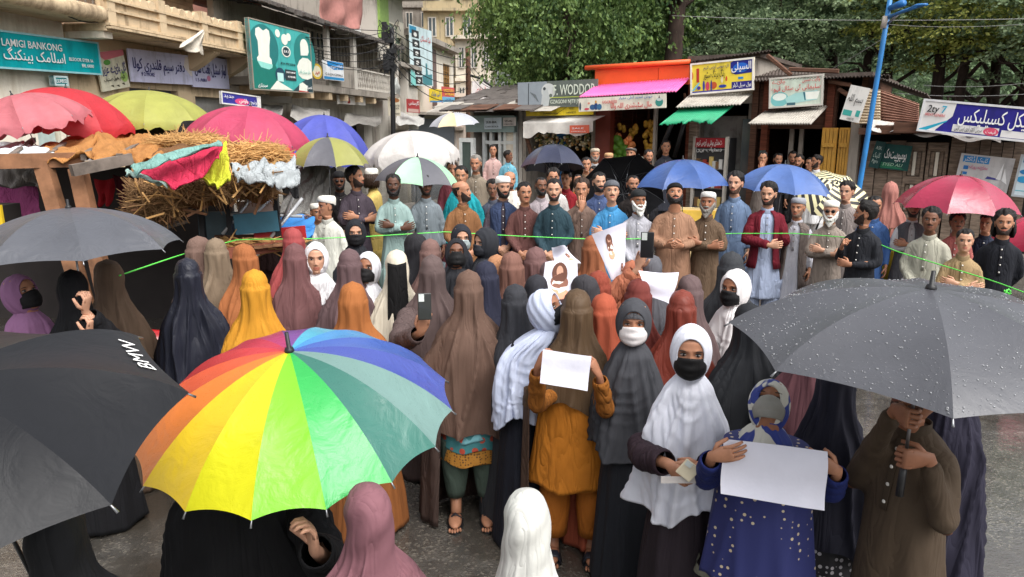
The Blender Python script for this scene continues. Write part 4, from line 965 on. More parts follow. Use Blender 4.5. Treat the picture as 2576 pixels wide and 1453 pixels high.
for k, (u, v) in enumerate(((1564, 320), (1600, 325), (1630, 312), (1642, 317), (1590, 337), (1628, 335), (1551, 343), (1646, 348), (1630, 366), (1641, 368))):
    hb = thing('fruit_bunch', 'bunch of yellow fruit hanging in the orange fronted shop', 'fruit', row(u, v, -.5), 0, 'yellow bunches hanging in the fruit shop')
    for j in range(5):
        q = random.Random(k*9+j); mb = MB(); mb.ell((q.uniform(-.07, .07), q.uniform(-.05, .05), q.uniform(-.08, .07)), (.055, .055, .065), 8, 6); mb.build('fruit', YFR if k != 6 else OFR, hb)
    mb = MB(); mb.tube([(0, 0, .08), (.01, 0, .8)], .006, 4); mb.build('string', DWOOD, hb)
for k, (u, v) in enumerate(((1552, 352), (1562, 362), (1550, 372), (1560, 382), (1572, 372), (1548, 395), (1562, 398), (1578, 388), (1550, 412), (1568, 415), (1585, 402), (1556, 425), (1575, 428))):
    hb = thing('melon', 'green melon piled at the front of the fruit shop', 'melon', row(u, v, -.2), 0, 'green melons piled in the fruit shop'); mb = MB(); q = random.Random(k)
    mb.ell((0, 0, 0), (.13, .12, .105), 12, 8); o = mb.build('melon_body', GFR, hb); mb = MB(); mb.tube([(0, 0, .10), (.01, 0, .14)], .012, 5); mb.build('stalk', DWOOD, hb)
for k, (u, v) in enumerate(((1580, 358), (1590, 366), (1584, 352))):
    hb = thing('peach_crown', 'peach coloured fruit on top of the green melons', 'fruit', row(u, v, -.1), 0, 'peach coloured fruit above the melons')
    for j in range(4): q = random.Random(k*5+j); mb = MB(); mb.ell((q.uniform(-.06, .06), q.uniform(-.05, .05), q.uniform(-.05, .05)), (.06, .055, .055), 8, 6); mb.build('fruit', OFR, hb)
# ---- shop 3: yellow sign, grey and green awnings, display fridge
s3a, s3b = rsx(1737)+.02, rsx(1893)
sh3 = shop('drinks_shop', 'drinks shop with grey and green corrugated awnings under a yellow sign')
shell_shop(sh3, s3a, s3b, rzz(1810, 150), GREYW, 3.2)
corr(sh3, 'grey_awning', [loc_row(1738, 238, .3), loc_row(1892, 236, .3), loc_row(1700, 272, 1.0), loc_row(1862, 264, 1.0)], TIN, 22, .016, 4)
corr(sh3, 'green_awning', [loc_row(1715, 272, .75), loc_row(1848, 265, .75), loc_row(1664, 312, 1.35), loc_row(1795, 308, 1.35)], plain((34, 150, 106), .45, key='green_sheet', amt=.12, scale=2), 22, .016, 5, ragged=.12, seed=4)
bx(sh3, 'lintel', s3a+.1, s3b, -.1, .1, rzz(1810, 262), rzz(1810, 150)-.02, GREYW)
bx(sh3, 'door_post', s3a, s3a+.16, -.12, .05, FL, rzz(1740, 262), BWOOD)
for a in (0, 1): mb = MB(); mb.tube([loc_row(1690+a*30, 312, .4), loc_row(1655+a*42, 395, .1)], .05, 7); mb.build('pipe_strut', BLACKM, sh3)
bx(sh3, 'grey_wall', rsx(1752), rsx(1860), .5, .6, 1.4, 2.6, weathered((168, 164, 158), (96, 84, 76), 'peeling_wall', 2.5)); bx(sh3, 'dark_window', rsx(1868), s3b, .0, .08, .5, rzz(1880, 300), GLASS)
# ---- shop 4: pale sign, corrugated awning, yellow doors
s4a, s4b = s3b+.02, rsx(2172)
sh4 = shop('yellow_door_shop', 'dark open shop with yellow plank doors and corrugated canopy')
shell_shop(sh4, s4a, s4b, rzz(2000, 200), DWOOD, 3.5)
bx(sh4, 'lintel', s4a+.1, s4b-.5, -.05, .15, rzz(2000, 325), rzz(2000, 200)-.02, DWOOD)
corr(sh4, 'canopy', [loc_row(1925, 282, .25), loc_row(2082, 268, .25), loc_row(1882, 313, 1.25), loc_row(2040, 313, 1.25)], TIN, 24, .02, 4, sag=.03)
for u0, u1 in ((1893, 1908), (1920, 1936), (2078, 2096)): bx(sh4, 'frame_post', rsx(u0), rsx(u1), -.14, .04, FL, rzz((u0+u1)/2, 200), RWOOD if u0 != 1893 else DWOOD)
for k, (u0, u1) in enumerate(((2078, 2116), (2119, 2146))):
    d = bx(sh4, 'door_leaf', rsx(u0), rsx(u1), -.30+.06*k, -.22+.06*k, FL, rzz(u0, 322), YWOOD)
    n_ = 4
    for j in range(n_): w_ = (rsx(u1)-rsx(u0))/n_; bx(d, 'plank', rsx(u0)+j*w_+.006, rsx(u0)+(j+1)*w_-.006, -.325+.06*k, -.3+.06*k, FL+.03, rzz(u0, 322)-.03, YWOOD)
    for z in (.6, 1.3, 2.0): bx(d, 'crossbar', rsx(u0)+.03, rsx(u1)-.03, -.36+.06*k, -.325+.06*k, z, z+.08, YWOOD)
for u in (1990, 2015): bx(sh4, 'inner_post', rsx(u)-.04, rsx(u)+.04, .1, .2, FL, rzz(u, 325), GREYW)
bx(sh4, 'concrete_pillar', rsx(2146), rsx(2172)-.02, -.22, .1, 0.152, rzz(2155, 300), GREYW)
def rp(u, v, o=0): return loc_row(u, v, o)
corr(sh4, 'roof_sheet', [rp(1900, 165, -2.2), rp(2235, 205, -2.2), rp(1890, 205, .5), rp(2240, 190, .5)], RUST, 40, .02, 3)
corr(sh4, 'roof_sheet', [rp(2236, 215, -1.8), rp(2345, 255, -1.8), rp(2190, 190, .5), rp(2335, 240, .5)], RUST, 20, .02, 3)
corr(sh4, 'roof_sheet', [rp(1735, 160, -2.5), rp(1925, 140, -2.5), rp(1735, 157, .35), rp(1940, 128, .35)], RUST, 24, .02, 3)
for (a, b_) in (((1930, 140), (1990, 190)), ((1985, 175), (2110, 180)), ((2085, 205), (2140, 215)), ((2110, 225), (2165, 260))): mb = MB(); mb.tube([rp(*a, .3), rp(*b_, .35)], .045, 5); mb.build('rafter', DWOOD, sh4, False)
# ---- shack 5: corrugated wall and plank front
s5a, s5b = s4b+.02, rsx(2640)
sh5 = shop('plank_shack', 'grey plank shack with rusty corrugated wall behind the blue pole')
bx(sh5, 'back_wall', s5a, s5b, .35, .5, FL, 2.55, DARKIN)
def vcorr(root, name, u0, u1, v0a, v0b, v1a, v1b, m, out, waves=14):
    P = []; nn = waves*6+1
    for j, t in enumerate(np.linspace(0, 1, nn)):
        r = []
        for s_ in np.linspace(0, 1, 8):
            u = u0+(u1-u0)*s_; vt = v0a+(v1a-v0a)*s_; vb = v0b+(v1b-v0b)*s_
            p = loc_row(u, vb+(vt-vb)*t, out); p[1] -= .018*math.sin(t*waves*2*PI); r.append(p)
        P.append(r)
    mb = MB(); mb.grid(P); o = mb.build(name, m, root); so = o.modifiers.new('t', 'SOLIDIFY'); so.thickness = .006
vcorr(sh5, 'corrugated_wall', 2150, 2215, 222, 312, 228, 312, TIN2, .62, 12); vcorr(sh5, 'corrugated_wall', 2216, 2312, 228, 316, 262, 318, RUST2, .60, 12)
q = random.Random(5); s = s5a+.05; i = 0
while s < s5b-.2:
    w_ = q.uniform(.14, .26); top = rzz(1288+1860*((RA+RD*s)[0]/(RA+RD*s)[1]), 345)-q.uniform(.0, .1)
    if not (rsx(2285) < s < rsx(2395)): bx(sh5, 'plank', s, s+w_-.012, -.02-q.uniform(0, .04), .04, FL+q.uniform(-.1, .02), top, BWOOD)
    s += w_; i += 1
for a, b_ in ((2285, 2338), (2341, 2395)):
    d = bx(sh5, 'hatch_door', rsx(a), rsx(b_), .0, .06, FL, rzz(2340, 375), BWOOD)
    for z0, z1 in ((1.95, 2.1), (1.35, 1.48), (.7, .82)): bx(d, 'rail', rsx(a)+.02, rsx(b_)-.02, -.07, .0, z0, z1, BWOOD)
    for x in (a+.5, b_-9): bx(d, 'stile', rsx(x), rsx(x+8), -.06, .0, FL+.02, 2.1, BWOOD)
    for z0, z1 in ((.85, 1.33), (1.5, 1.93)):
        for k in range(3): w_ = (rsx(b_-10)-rsx(a+9))/3; bx(d, 'panel_board', rsx(a+9)+k*w_+.01, rsx(a+9)+(k+1)*w_-.01, -.03, .0, z0, z1, WHITEW if k == 1 else BWOOD)
bx(sh5, 'roof', s5a, s5b, -.6, 2.5, 2.42, 2.47, RUST)
for k in range(12): qq = random.Random(k+40); bx(sh5, 'roof_plank', s5a+.3*k, s5a+.3*k+qq.uniform(.5, .9), -.8+qq.uniform(-.1, .2), -.55, 2.30+.012*k*0+qq.uniform(-.06, .08), 2.36+.05*(k % 3), DWOOD)
P = []; rs_ = np.random.RandomState(2)
for t in np.linspace(0, 1, 40):
    u = 2188+t*330; vt = 300+t*48; p0 = rp(u, vt, .7); p1 = rp(u, vt+26-14*t+6*math.sin(t*19), .85); P.append([p0*(1-k)+p1*k+np.array([0, .04*math.sin(t*33+k*4), 0]) for k in np.linspace(0, 1, 6)])
mb = MB(); mb.grid(P); mb.build('canvas_edge', plain((206, 200, 192), .7, key='canvas_white', amt=.2, bump=.4, bscale=8), sh5)
# ================================================================ signs on the left street
WH = ink((240, 240, 238)); NAVY = ink((34, 36, 110)); BLK = ink((26, 26, 28)); REDI = ink((196, 36, 44)); BLUEI = ink((28, 92, 170))
def fboard(name, label, u0, t0, b0, u1, t1, b1, col, out=.1, frame=None, **kw):
    return board(name, label, 'sign', fac(u0, t0, out), fac(u0, b0, out), fac(u1, t1, out), fac(u1, b1, out), col, frame=frame, **kw)
def rboard(name, label, u0, t0, b0, u1, t1, b1, col, out=.1, frame=None, cat='sign', **kw):
    return board(name, label, cat, row(u0, t0, out), row(u0, b0, out), row(u1, t1, out), row(u1, b1, out), col, frame=frame, **kw)
r, w, h = fboard('bank_sign', 'turquoise bank sign reading LAMIGI BANKONG on the white bank building', -120, 66, 165, 257, 110, 193, (0, 164, 172), .3, (150, 200, 206))
k = w/1.0; x0 = (fs(12, .3)-fs(-120, .3))
text(r, 'LAMIGI BANKONG', x0, h*.60, h*.20, WH, w=w-x0-1.15, bold=.008); text(r, 'اسلامک بینکنگ', x0, h*.26, h*.26, WH, w=w-x0-1.1, ar=True, bold=.006)
text(r, 'BLEOOR EYER IA', w-.98, h*.36, h*.10, WH, w=.72); text(r, 'BRL 69000', w-.62, h*.20, h*.10, WH, w=.36)
r, w, h = fboard('projecting_sign', 'small teal box sign below the turquoise bank sign', 138, 192, 216, 172, 193, 217, (16, 136, 142), .25, (190, 210, 210), thick=.1); text(r, 'LSUABUD', w*.1, h*.3, h*.4, WH, w=w*.75)
r, w, h = fboard('food_sign', 'cream sign with green leaves and pink flowers beside the bank sign', 259, 140, 232, 328, 128, 222, (214, 210, 186), .12)
patch(r, [(0, h), (w*.3, h*.78), (w, h*.85), (w, h)], (198, 110, 120)); patch(r, oval(w*.35, h*.72, w*.12, h*.07), (90, 150, 70)); patch(r, oval(w*.85, h*.3, w*.13, h*.15), (150, 180, 100)); patch(r, oval(w*.08, h*.6, w*.07, h*.06), (70, 120, 60))
text(r, 'گل ہائے عزیز', w*.1, h*.45, h*.2, NAVY, w=w*.85, ar=True); text(r, 'تازہ پھول دستیاب', w*.1, h*.25, h*.09, BLK, w=w*.75, ar=True)
for a, b_ in ((.3, .12), (.5, .1), (.7, .13)): patch(r, [(w*a, h*b_), (w*a+w*.12, h*(b_-.06)), (w*a+w*.1, h*(b_+.01))], (60, 56, 40))
LIL = (196, 196, 222)
r, w, h = fboard('shop_sign', 'long lilac sign with navy script ending in 9 2 MORE', 331, 130, 206, 486, 143, 219, LIL, .2); text(r, 'دفتر سیم قلندری کولا', w*.04, h*.42, h*.3, NAVY, w=w*.82, ar=True); text(r, '9 2 MORE', w*.15, h*.2, h*.12, NAVY, w=w*.2); patch(r, [(w*.9, h*.95), (w*.86, h*.6), (w*.97, h*.3), (w, h*.3), (w, h*.95)], (214, 206, 200))
r, w, h = fboard('shop_sign', 'lilac sign with navy script and a small red drawing', 487, 142, 219, 578, 152, 228, LIL, .2); text(r, 'لوار سٹیل نعت مال', w*.06, h*.45, h*.32, NAVY, w=w*.85, ar=True); text(r, '1 5 A081', w*.06, h*.18, h*.11, NAVY, w=w*.28); patch(r, oval(w*.42, h*.3, w*.05, h*.09), (190, 120, 150))
r, w, h = fboard('small_board', 'navy and pink board on a bracket above the pink stall umbrella', 558, 228, 262, 656, 244, 272, (60, 58, 150), 1.2, (226, 224, 220)); text(r, 'جدید', w*.04, h*.55, h*.28, WH, w=w*.25, ar=True); patch(r, oval(w*.5, h*.35, w*.18, h*.25), (222, 80, 130)); text(r, 'فرنیچر ہاؤس', w*.42, h*.3, h*.3, WH, w=w*.5, ar=True); patch(r, rect(w*.9, .04, w-.04, h-.04), (226, 224, 220))
# billboard
TL, BL, TR, BR = fac(622, 40, 1.3), fac(638, 226, 1.3), fac(780, 84, 1.3), fac(786, 233, 1.3)
r, w, h = board('billboard', 'large teal billboard with white toilet, balloons and a capped figure in outline', 'billboard', TL, BL, TR, BR, (74, 176, 172), frame=(150, 140, 128), thick=.1)
P = lambda *pts: [(w*a, h*b_) for a, b_ in pts]
patch(r, oval(w*.20, h*.62, w*.22, h*.33), (40, 120, 120)); patch(r, oval(w*.88, h*.62, w*.2, h*.34), (40, 128, 124)); patch(r, P((0, .02), (.3, .02), (.42, .22), (.35, .4), (0, .42)), (30, 120, 108)); patch(r, P((.62, .02), (1, .02), (1, .3), (.8, .18)), (48, 70, 78))
CW = (236, 238, 226)
patch(r, P((.09, .40), (.30, .38), (.30, .46), (.27, .5), (.28, .66), (.30, .78), (.29, .88), (.25, .90), (.20, .86), (.14, .90), (.09, .87), (.08, .78), (.11, .70), (.11, .5), (.08, .46)), CW); patch(r, P((.08, .42), (.31, .39), (.30, .34), (.25, .31), (.13, .33)), (150, 220, 208))
patch(r, oval(w*.875, h*.76, w*.075, h*.115), CW); patch(r, P((.80, .60), (.80, .78), (.95, .78), (.955, .68), (.93, .62)), CW); patch(r, P((.74, .28), (.72, .42), (.77, .52), (.83, .57), (.93, .57), (.995, .52), (.995, .26), (.9, .22), (.8, .23)), CW)
patch(r, oval(w*.545, h*.62, w*.075, h*.085), CW); patch(r, oval(w*.545, h*.62, w*.058, h*.068), (46, 66, 74)); text(r, 'B.K.E', w*.50, h*.60, h*.04, WH, w=w*.09)
for a, b_, s_ in ((.42, .87, .04), (.53, .80, .055), (.60, .85, .04)): patch(r, oval(w*a, h*b_, w*s_, h*s_*1.5), CW)
text(r, 'BOA WN DERND', w*.44, h*.415, h*.035, BLK, w=w*.25); text(r, 'مکمل سینیٹری ہاؤس', w*.74, h*.32, h*.05, ink((150, 190, 180)), w=w*.22, ar=True)
patch(r, rect(w*.50, h*.18, w*.69, h*.345), (52, 60, 66)); text(r, 'QUALITY SANITARY', w*.515, h*.29, h*.025, WH, w=w*.16); text(r, 'ALL TILES HERE', w*.54, h*.22, h*.03, WH, w=w*.13)
patch(r, oval(w*.42, h*.25, w*.08, h*.11), (40, 70, 90)); patch(r, rect(w*.37, h*.15, w*.47, h*.28), (190, 232, 226)); patch(r, P((.24, .02), (.36, .16), (.62, .03)), CW); patch(r, P((.72, .02), (.74, .14), (.80, .17), (.88, .12), (.88, .02)), CW); patch(r, P((.72, .01), (.72, .035), (.9, .025), (.9, .01)), (206, 52, 44)); text(r, 'سینیٹری', w*.06, h*.05, h*.05, WH, w=w*.14, ar=True); text(r, 'تفصیلات', w*.84, h*.07, h*.05, WH, w=w*.13, ar=True)
fboard('under_sign', 'faded board with dark script beneath the teal billboard', 646, 238, 258, 735, 243, 259, (176, 172, 168), .15)
r, w, h = fboard('round_badge_sign', 'brown board with yellow round emblem on the lattice house', 784, 158, 200, 818, 163, 204, (96, 92, 84), 1.0); patch(r, oval(w*.42, h*.5, w*.40, h*.46), (214, 180, 50)); patch(r, oval(w*.42, h*.5, w*.30, h*.34), (236, 230, 200)); text(r, 'مہر', w*.25, h*.38, h*.25, REDI, w=w*.32, ar=True)
r, w, h = fboard('blue_white_sign', 'white sign with a blue wave top on the lattice house', 815, 152, 200, 866, 160, 206, (232, 234, 236), 1.02); patch(r, [(w*.18, h*.98), (w*.2, h*.72), (w*.5, h*.55), (w*.98, h*.62), (w*.98, h*.98)], (30, 130, 196)); patch(r, rect(.02, .02, w-.02, h*.16), (40, 140, 200)); text(r, 'الفلاح سروس', w*.28, h*.66, h*.2, WH, w=w*.62, ar=True); text(r, 'C.S.E.N.CEMALS', w*.06, h*.24, h*.12, BLK, w=w*.85)
r, w, h = fboard('long_white_sign', 'narrow white sign with a red leaf mark above a shutter', 850, 240, 262, 920, 246, 266, (222, 218, 212), .6); patch(r, [(w*.32, h*.1), (w*.36, h*.6), (w*.38, h*.95), (w*.41, h*.6), (w*.42, h*.15)], (150, 36, 34))
# banner on the white house
r, w, h = fboard('tall_banner', 'tall hanging banner with black photo strip and pale blue picture', 1034, 68, 215, 1090, 82, 222, (206, 226, 230), .7, thick=.015)
patch(r, rect(w*.02, h*.86, w*.3, h*.98), (40, 140, 180))
for q in range(6): patch(r, rect(w*(.10+.018*q), h*(.80-.155*q), w*(.40+.018*q), h*(.925-.155*q)), (30, 30, 34)); patch(r, oval(w*(.25+.018*q), h*(.855-.155*q), w*.07, h*.035), (224, 224, 220))
text(r, 'ایڈ لسنڈل', w*.46, h*.78, h*.07, REDI, w=w*.46, ar=True); patch(r, [(w*.52, h*.02), (w*.95, h*.02), (w*.95, h*.22), (w*.75, h*.2), (w*.72, h*.4), (w*.66, h*.4), (w*.66, h*.2), (w*.5, h*.18)], (60, 130, 140)); patch(r, [(0, 0), (w*.2, 0), (w*.18, h*.2), (0, h*.28)], (130, 206, 200))
r, w, h = fboard('yellow_sign', 'yellow shop sign with blue script beside the tall banner', 1082, 224, 258, 1112, 226, 258, (240, 208, 40), 1.2); text(r, 'دلہن بوتیک', w*.1, h*.5, h*.3, BLUEI, w=w*.75, ar=True); patch(r, rect(0, 0, w, h*.12), (60, 130, 190))
r, w, h = fboard('red_yellow_sign', 'red and yellow sign over a light blue strip', 1113, 220, 262, 1144, 222, 264, (206, 84, 76), 1.0); patch(r, rect(0, 0, w, h*.42), (110, 180, 214)); text(r, 'UMZSTOCO', w*.1, h*.72, h*.16, ink((240, 214, 60)), w=w*.8); text(r, 'A PIRAN', w*.2, h*.5, h*.16, ink((240, 214, 60)), w=w*.7); text(r, 'نیو کلیکشن', w*.1, h*.2, h*.12, NAVY, w=w*.8, ar=True)
r, w, h = fboard('red_square_sign', 'square red sign with white script below the corner house', 1025, 250, 283, 1056, 253, 286, (176, 60, 62), 1.4); text(r, 'گارمنٹس', w*.1, h*.6, h*.25, WH, w=w*.8, ar=True); patch(r, rect(w*.04, h*.05, w*.9, h*.28), (206, 170, 160))
r, w, h = fboard('hanging_food_sign', 'cream hanging sign with brown oval and black lettering', 979, 246, 292, 1008, 247, 294, (222, 212, 190), 2.2); patch(r, oval(w*.5, h*.84, w*.42, h*.12), (176, 110, 60)); text(r, 'BRIODI TE', w*.08, h*.5, h*.1, BLK, w=w*.8); text(r, 'TA N M', w*.3, h*.36, h*.1, BLK, w=w*.5); text(r, 'OMNISENT', w*.08, h*.08, h*.08, BLK, w=w*.8)
p = at(1190, 205, 50); q_ = at(1232, 205, 50)
r, w, h = board('far_wall_poster', 'white painted wall with red script behind the tree', 'sign', at(1188, 205, 50), at(1188, 290, 50), at(1235, 205, 50), at(1235, 290, 50), (228, 222, 220)); text(r, 'مٹھائی', w*.2, h*.65, h*.2, REDI, w=w*.7, ar=True); text(r, 'سویٹس', w*.2, h*.25, h*.2, ink((70, 80, 140)), w=w*.6, ar=True)
def cloth_sheet(name, label, cat, corners, col, nx=26, ny=22, amp=.05, sag=.1, seed=1, mat=None, group=None, parts=(), folds=5, drop=None):
    """hanging or spread cloth between four corners (top-left, top-right, bottom-left, bottom-right)"""
    rs = np.random.RandomState(seed); tl, tr, bl, br = [np.array(c, float) for c in corners]; n = np.cross(tr-tl, bl-tl); n /= np.linalg.norm(n)
    ph = rs.uniform(0, 6, 6); P = []
    for v in np.linspace(0, 1, ny):
        r_ = []
        for u in np.linspace(0, 1, nx):
            p = (tl*(1-u)+tr*u)*(1-v)+(bl*(1-u)+br*u)*v
            p = p+n*amp*(math.sin(u*folds*2*PI+ph[0]+v*2)+.6*math.sin(u*folds*3.3+ph[1]-v*5)+.4*math.sin((u+v)*9+ph[2]))*(.25+.75*v); p[2] -= sag*math.sin(u*PI)*(1-v*.5)
            p[2] += .04*math.sin(u*11+ph[3])*v
            r_.append(p)
        P.append(r_)
    c = sum(corners, Vector((0, 0, 0)))/4 if isinstance(corners[0], Vector) else Vector(np.mean([tl, tr, bl, br], 0))
    P = np.array(P)-np.array(c); mb = MB(); mb.grid(P); o = mb.build(name, mat or cloth(col), None); o.location = c; so = o.modifiers.new('t', 'SOLIDIFY'); so.thickness = .008
    tag(o, label, cat, group); return o
cloth_sheet('hanging_cloth', 'dusty pink cloth hung from the upper floor above the slate eaves', 'cloth', [fac(800, -30, .9), fac(912, -30, .9), fac(804, 66, .9), fac(917, 66, .9)], (176, 122, 114), amp=.10, sag=.25, seed=3, folds=2.5)
cloth_sheet('draped_flag', 'cream cloth flag drooping from a stick on the scalloped balcony', 'flag', [fac(511, 75, 1.6), fac(512, 80, 1.6), fac(448, 118, 1.9), fac(513, 138, 1.5)], (216, 206, 190), amp=.06, sag=.0, seed=5, folds=2)
cloth_sheet('draped_flag', 'small white pennant hanging before the corner house', 'flag', [fac(996, 196, 2.4), fac(999, 196, 2.4), fac(981, 236, 2.4), fac(1008, 240, 2.3)], (206, 208, 204), amp=.06, sag=.0, seed=6, folds=2)
for i, (a, b_, c_, d_, col, lab) in enumerate(((640, 262, 712, 290, (150, 146, 142), 'grey stall awning under the teal billboard'), (735, 270, 830, 300, (168, 164, 158), 'pale grey awning sheet beside the long white sign'), (870, 290, 960, 312, (150, 146, 140), 'ash grey awning below the lattice balcony'), (1000, 286, 1068, 312, (190, 188, 184), 'off-white awning below the cream hanging sign'))):
    cloth_sheet('street_awning', lab, 'awning', [fac(a, b_-6, .3), fac(c_, b_+4, .3), fac(a-6, d_, 1.6), fac(c_-2, d_+4, 1.6)], col, amp=.03, sag=.05, seed=i, folds=3)
r_, w, h = board('split_ac', 'white air conditioner unit on the slate roof under the pink cloth', 'air conditioner', fac(872, 66, .2), fac(872, 86, .2), fac(908, 70, .2), fac(908, 90, .2), (214, 214, 210), thick=.5); patch(r_, oval(w*.35, h*.5, h*.42, h*.42), (90, 92, 92)); patch(r_, oval(w*.35, h*.5, h*.1, h*.1), (214, 214, 210))
# ---- utility poles and cables
def pole(name, label, base, top, r0, r1, m, cat='pole'):
    t = thing(name, label, cat, base); mb = MB(); d_ = np.array(top)-np.array(base); mb.tube([d_*k for k in np.linspace(0, 1, 6)], np.linspace(r0, r1, 6), 12); mb.build('shaft', m, t); return t
bp = at(1180, 330, 40); tp_ = at(1177, 122, 40)
up = pole('utility_pole', 'dark utility pole with tangled cables at the end of the street', (bp.x, 40, 0), (tp_.x, 40, tp_.z), .16, .13, DWOOD)
mb = MB(); mb.tube([(-.1, 0, tp_.z-1.3), (.6, -.1, tp_.z-1.5), (1.2, -.2, tp_.z-1.9), (1.2, -.2, tp_.z-2.3)], .07, 6); mb.build('lamp_arm', BLACKM, up)
mb = MB(); mb.ell((1.2, -.2, tp_.z-2.4), (.15, .2, .12)); mb.build('lamp_head', BLACKM, up)
bp = at(987, 330, 30); t2 = at(985, 70, 30)
jp = pole('junction_pole', 'street pole wrapped in a dark tangle of cable boxes beside the corner house', (bp.x, 30, 0), (t2.x, 30, t2.z), .10, .09, BLACKM)
q = random.Random(9)
for i in range(14): mb = MB(); mb.box((q.uniform(-.16, .16), q.uniform(-.2, .05), q.uniform(4.5, 6.3)), (q.uniform(.15, .35), .18, q.uniform(.15, .4))); mb.build('cable_box', BLACKM, jp, False)
for i in range(12):
    mb = MB(); a = PI*2*q.random(); z = q.uniform(4.4, 6.4); rr = q.uniform(.2, .5); mb.tube([(rr*math.cos(t+a), rr*.5*math.sin(t+a), z+.25*math.sin(2*t)) for t in np.linspace(0, 5, 14)], .014, 4); mb.build('cable_loop', BLACKM, jp)
CAB = plain((26, 26, 28), .6, key='cable_black')
def cable(a, b_, sag, r=.014, label='black cable strung across the street', n=14, mat=None, name='cable'):
    a, b_ = Vector(a), Vector(b_); c = (a+b_)/2; mb = MB(); pts = [np.array(a.lerp(b_, t)-c)+np.array([0, 0, -4*sag*t*(1-t)]) for t in np.linspace(0, 1, n)]
    mb.tube(pts, r, 5); o = mb.build(name, mat or CAB); o.location = c; tag(o, label, 'cable', 'cables strung over the street'); return o
T0 = at(985, 76, 30); T1 = at(1178, 150, 40)
for i in range(6): cable(T0+Vector((0, 0, -.25*i)), T1+Vector((0, 0, -.35*i)), .3+.1*i, .018, 'thick cable sagging between the junction pole and the utility pole')
for i in range(7): cable(fac(640+i*18, 66+i*9, .6), T0+Vector((0, 0, -.22*i)), .35+.12*(i % 3), .013, 'cable drooping from the slate eaves to the junction pole')
for i in range(3): cable(T1+Vector((0, 0, -.3*i)), at(1310, 210+10*i, 20.5), .5, .014, 'cable running from the utility pole into the weeping tree')
cable(T0, fac(700, 30, .8), .2, .013, 'single cable from the pink upper storey to the junction pole'); cable(at(1185, 235, 40), at(1310, 240, 19.0), .3, .02, 'thick grey-blue cable running to the grey banner', mat=plain((70, 96, 110), .5, key='cable_blue'))
for i, (a, b_) in enumerate((((1690, 40), (2576, 48)), ((2230, 62), (2600, 60)), ((1990, 225), (2240, 85)), ((2320, 215), (2600, 208)), ((2250, 235), (2600, 236)))): cable(at(*a, 18), at(*b_, 15.5), .06, .006, 'thin pale wire strung before the trees', mat=plain((150, 150, 148), .5, key='wire_pale'))
cable(fac(300, 18, .8), fac(520, 52, .8), .25, .012, 'loose wire drooping over the scalloped balcony'); cable(fac(150, 28, .8), fac(292, 34, .8), .2, .014, 'loose wire drooping over the bank balcony slab')

# ================================================================ signs on the shop row
r, w, h = rboard('grey_banner', 'grey banner lettered WODDOR beside a pale portrait figure', 1303, 207, 273, 1503, 199, 266, (104, 112, 106), .45, None)
patch(r, [(0, 0), (0, h), (w*.38, h*.99), (w*.40, .0)], (150, 160, 168)); patch(r, oval(w*.40, h*.62, w*.09, h*.3), (206, 210, 208)); patch(r, [(w*.30, 0), (w*.33, h*.7), (w*.38, h*.75), (w*.42, h*.4), (w*.40, 0)], (190, 196, 196)); patch(r, [(w*.135, 0), (w*.14, h*.95), (w*.15, h*.95), (w*.145, 0)], (60, 66, 70)); patch(r, oval(w*.35, h*.72, w*.018, h*.06), (70, 76, 78)); patch(r, oval(w*.43, h*.45, w*.02, h*.07), (104, 112, 106)); patch(r, [(w*.16, h*.62), (w*.24, h*.5), (w*.28, h*.2), (w*.22, h*.4)], (110, 118, 122))
PALE = ink((214, 222, 206)); text(r, 'F. WODDOR', w*.47, h*.46, h*.40, PALE, w=w*.51, bold=.012); patch(r, rect(w*.42, h*.36, w*.8, h*.385), (196, 210, 90)); text(r, 'GZAGONI NJTII JNV', w*.43, h*.14, h*.15, PALE, w=w*.4)
r, w, h = rboard('yellow_board', 'narrow yellow board under the grey banner with dark scrawled letters', 1323, 272, 293, 1492, 266, 290, (222, 196, 48), .40); text(r, "B9* 'NMODY D BRJ", w*.02, h*.58, h*.28, BLK, w=w*.3); text(r, 'echoes-rees', w*.28, h*.14, h*.26, BLK, w=w*.22, shear=.3); text(r, 'LARPIDS', w*.62, h*.2, h*.22, BLK, w=w*.14); text(r, 'TIKEL', w*.66, h*.65, h*.2, BLK, w=w*.07); patch(r, [(w*.45, h*.1), (w*.62, h*.92), (w*.63, h*.92), (w*.46, h*.1)], (60, 56, 30))
r, w, h = rboard('picture_sign', 'cream shop sign with red script, bottles and a green vase under the pink awning', 1456, 250, 282, 1675, 236, 273, (232, 226, 210), 1.15)
text(r, 'UGCREESS', w*.29, h*.52, h*.22, REDI, w=w*.17); text(r, 'مال سٹیشنری اللہ والا', w*.39, h*.14, h*.36, REDI, w=w*.46, ar=True); text(r, 'خوش آمدید اعلی معیار', w*.48, h*.78, h*.17, BLUEI, w=w*.38, ar=True)
patch(r, oval(w*.93, h*.42, w*.042, h*.30), (60, 140, 130)); patch(r, oval(w*.93, h*.62, w*.03, h*.12), (200, 210, 206)); patch(r, [(w*.92, h*.7), (w*.93, h*.92), (w*.94, h*.7)], (90, 70, 80))
for a, b_, c_, d_, e_ in ((.17, .3, .035, .2, (54, 96, 140)), (.21, .35, .022, .26, (40, 70, 120)), (.25, .3, .03, .22, (60, 110, 150)), (.10, .18, .03, .08, (206, 70, 90)), (.02, .4, .012, .3, (70, 84, 96)), (.21, .68, .01, .12, (206, 150, 60)), (.125, .6, .015, .08, (220, 150, 130))): patch(r, oval(w*a, h*b_, w*c_, h*d_), e_)
r, w, h = rboard('yellow_sign', 'yellow sign with blue oval logo and drawn bottles above the drinks shop', 1737, 162, 240, 1897, 144, 228, (236, 212, 74), .5, (230, 226, 216))
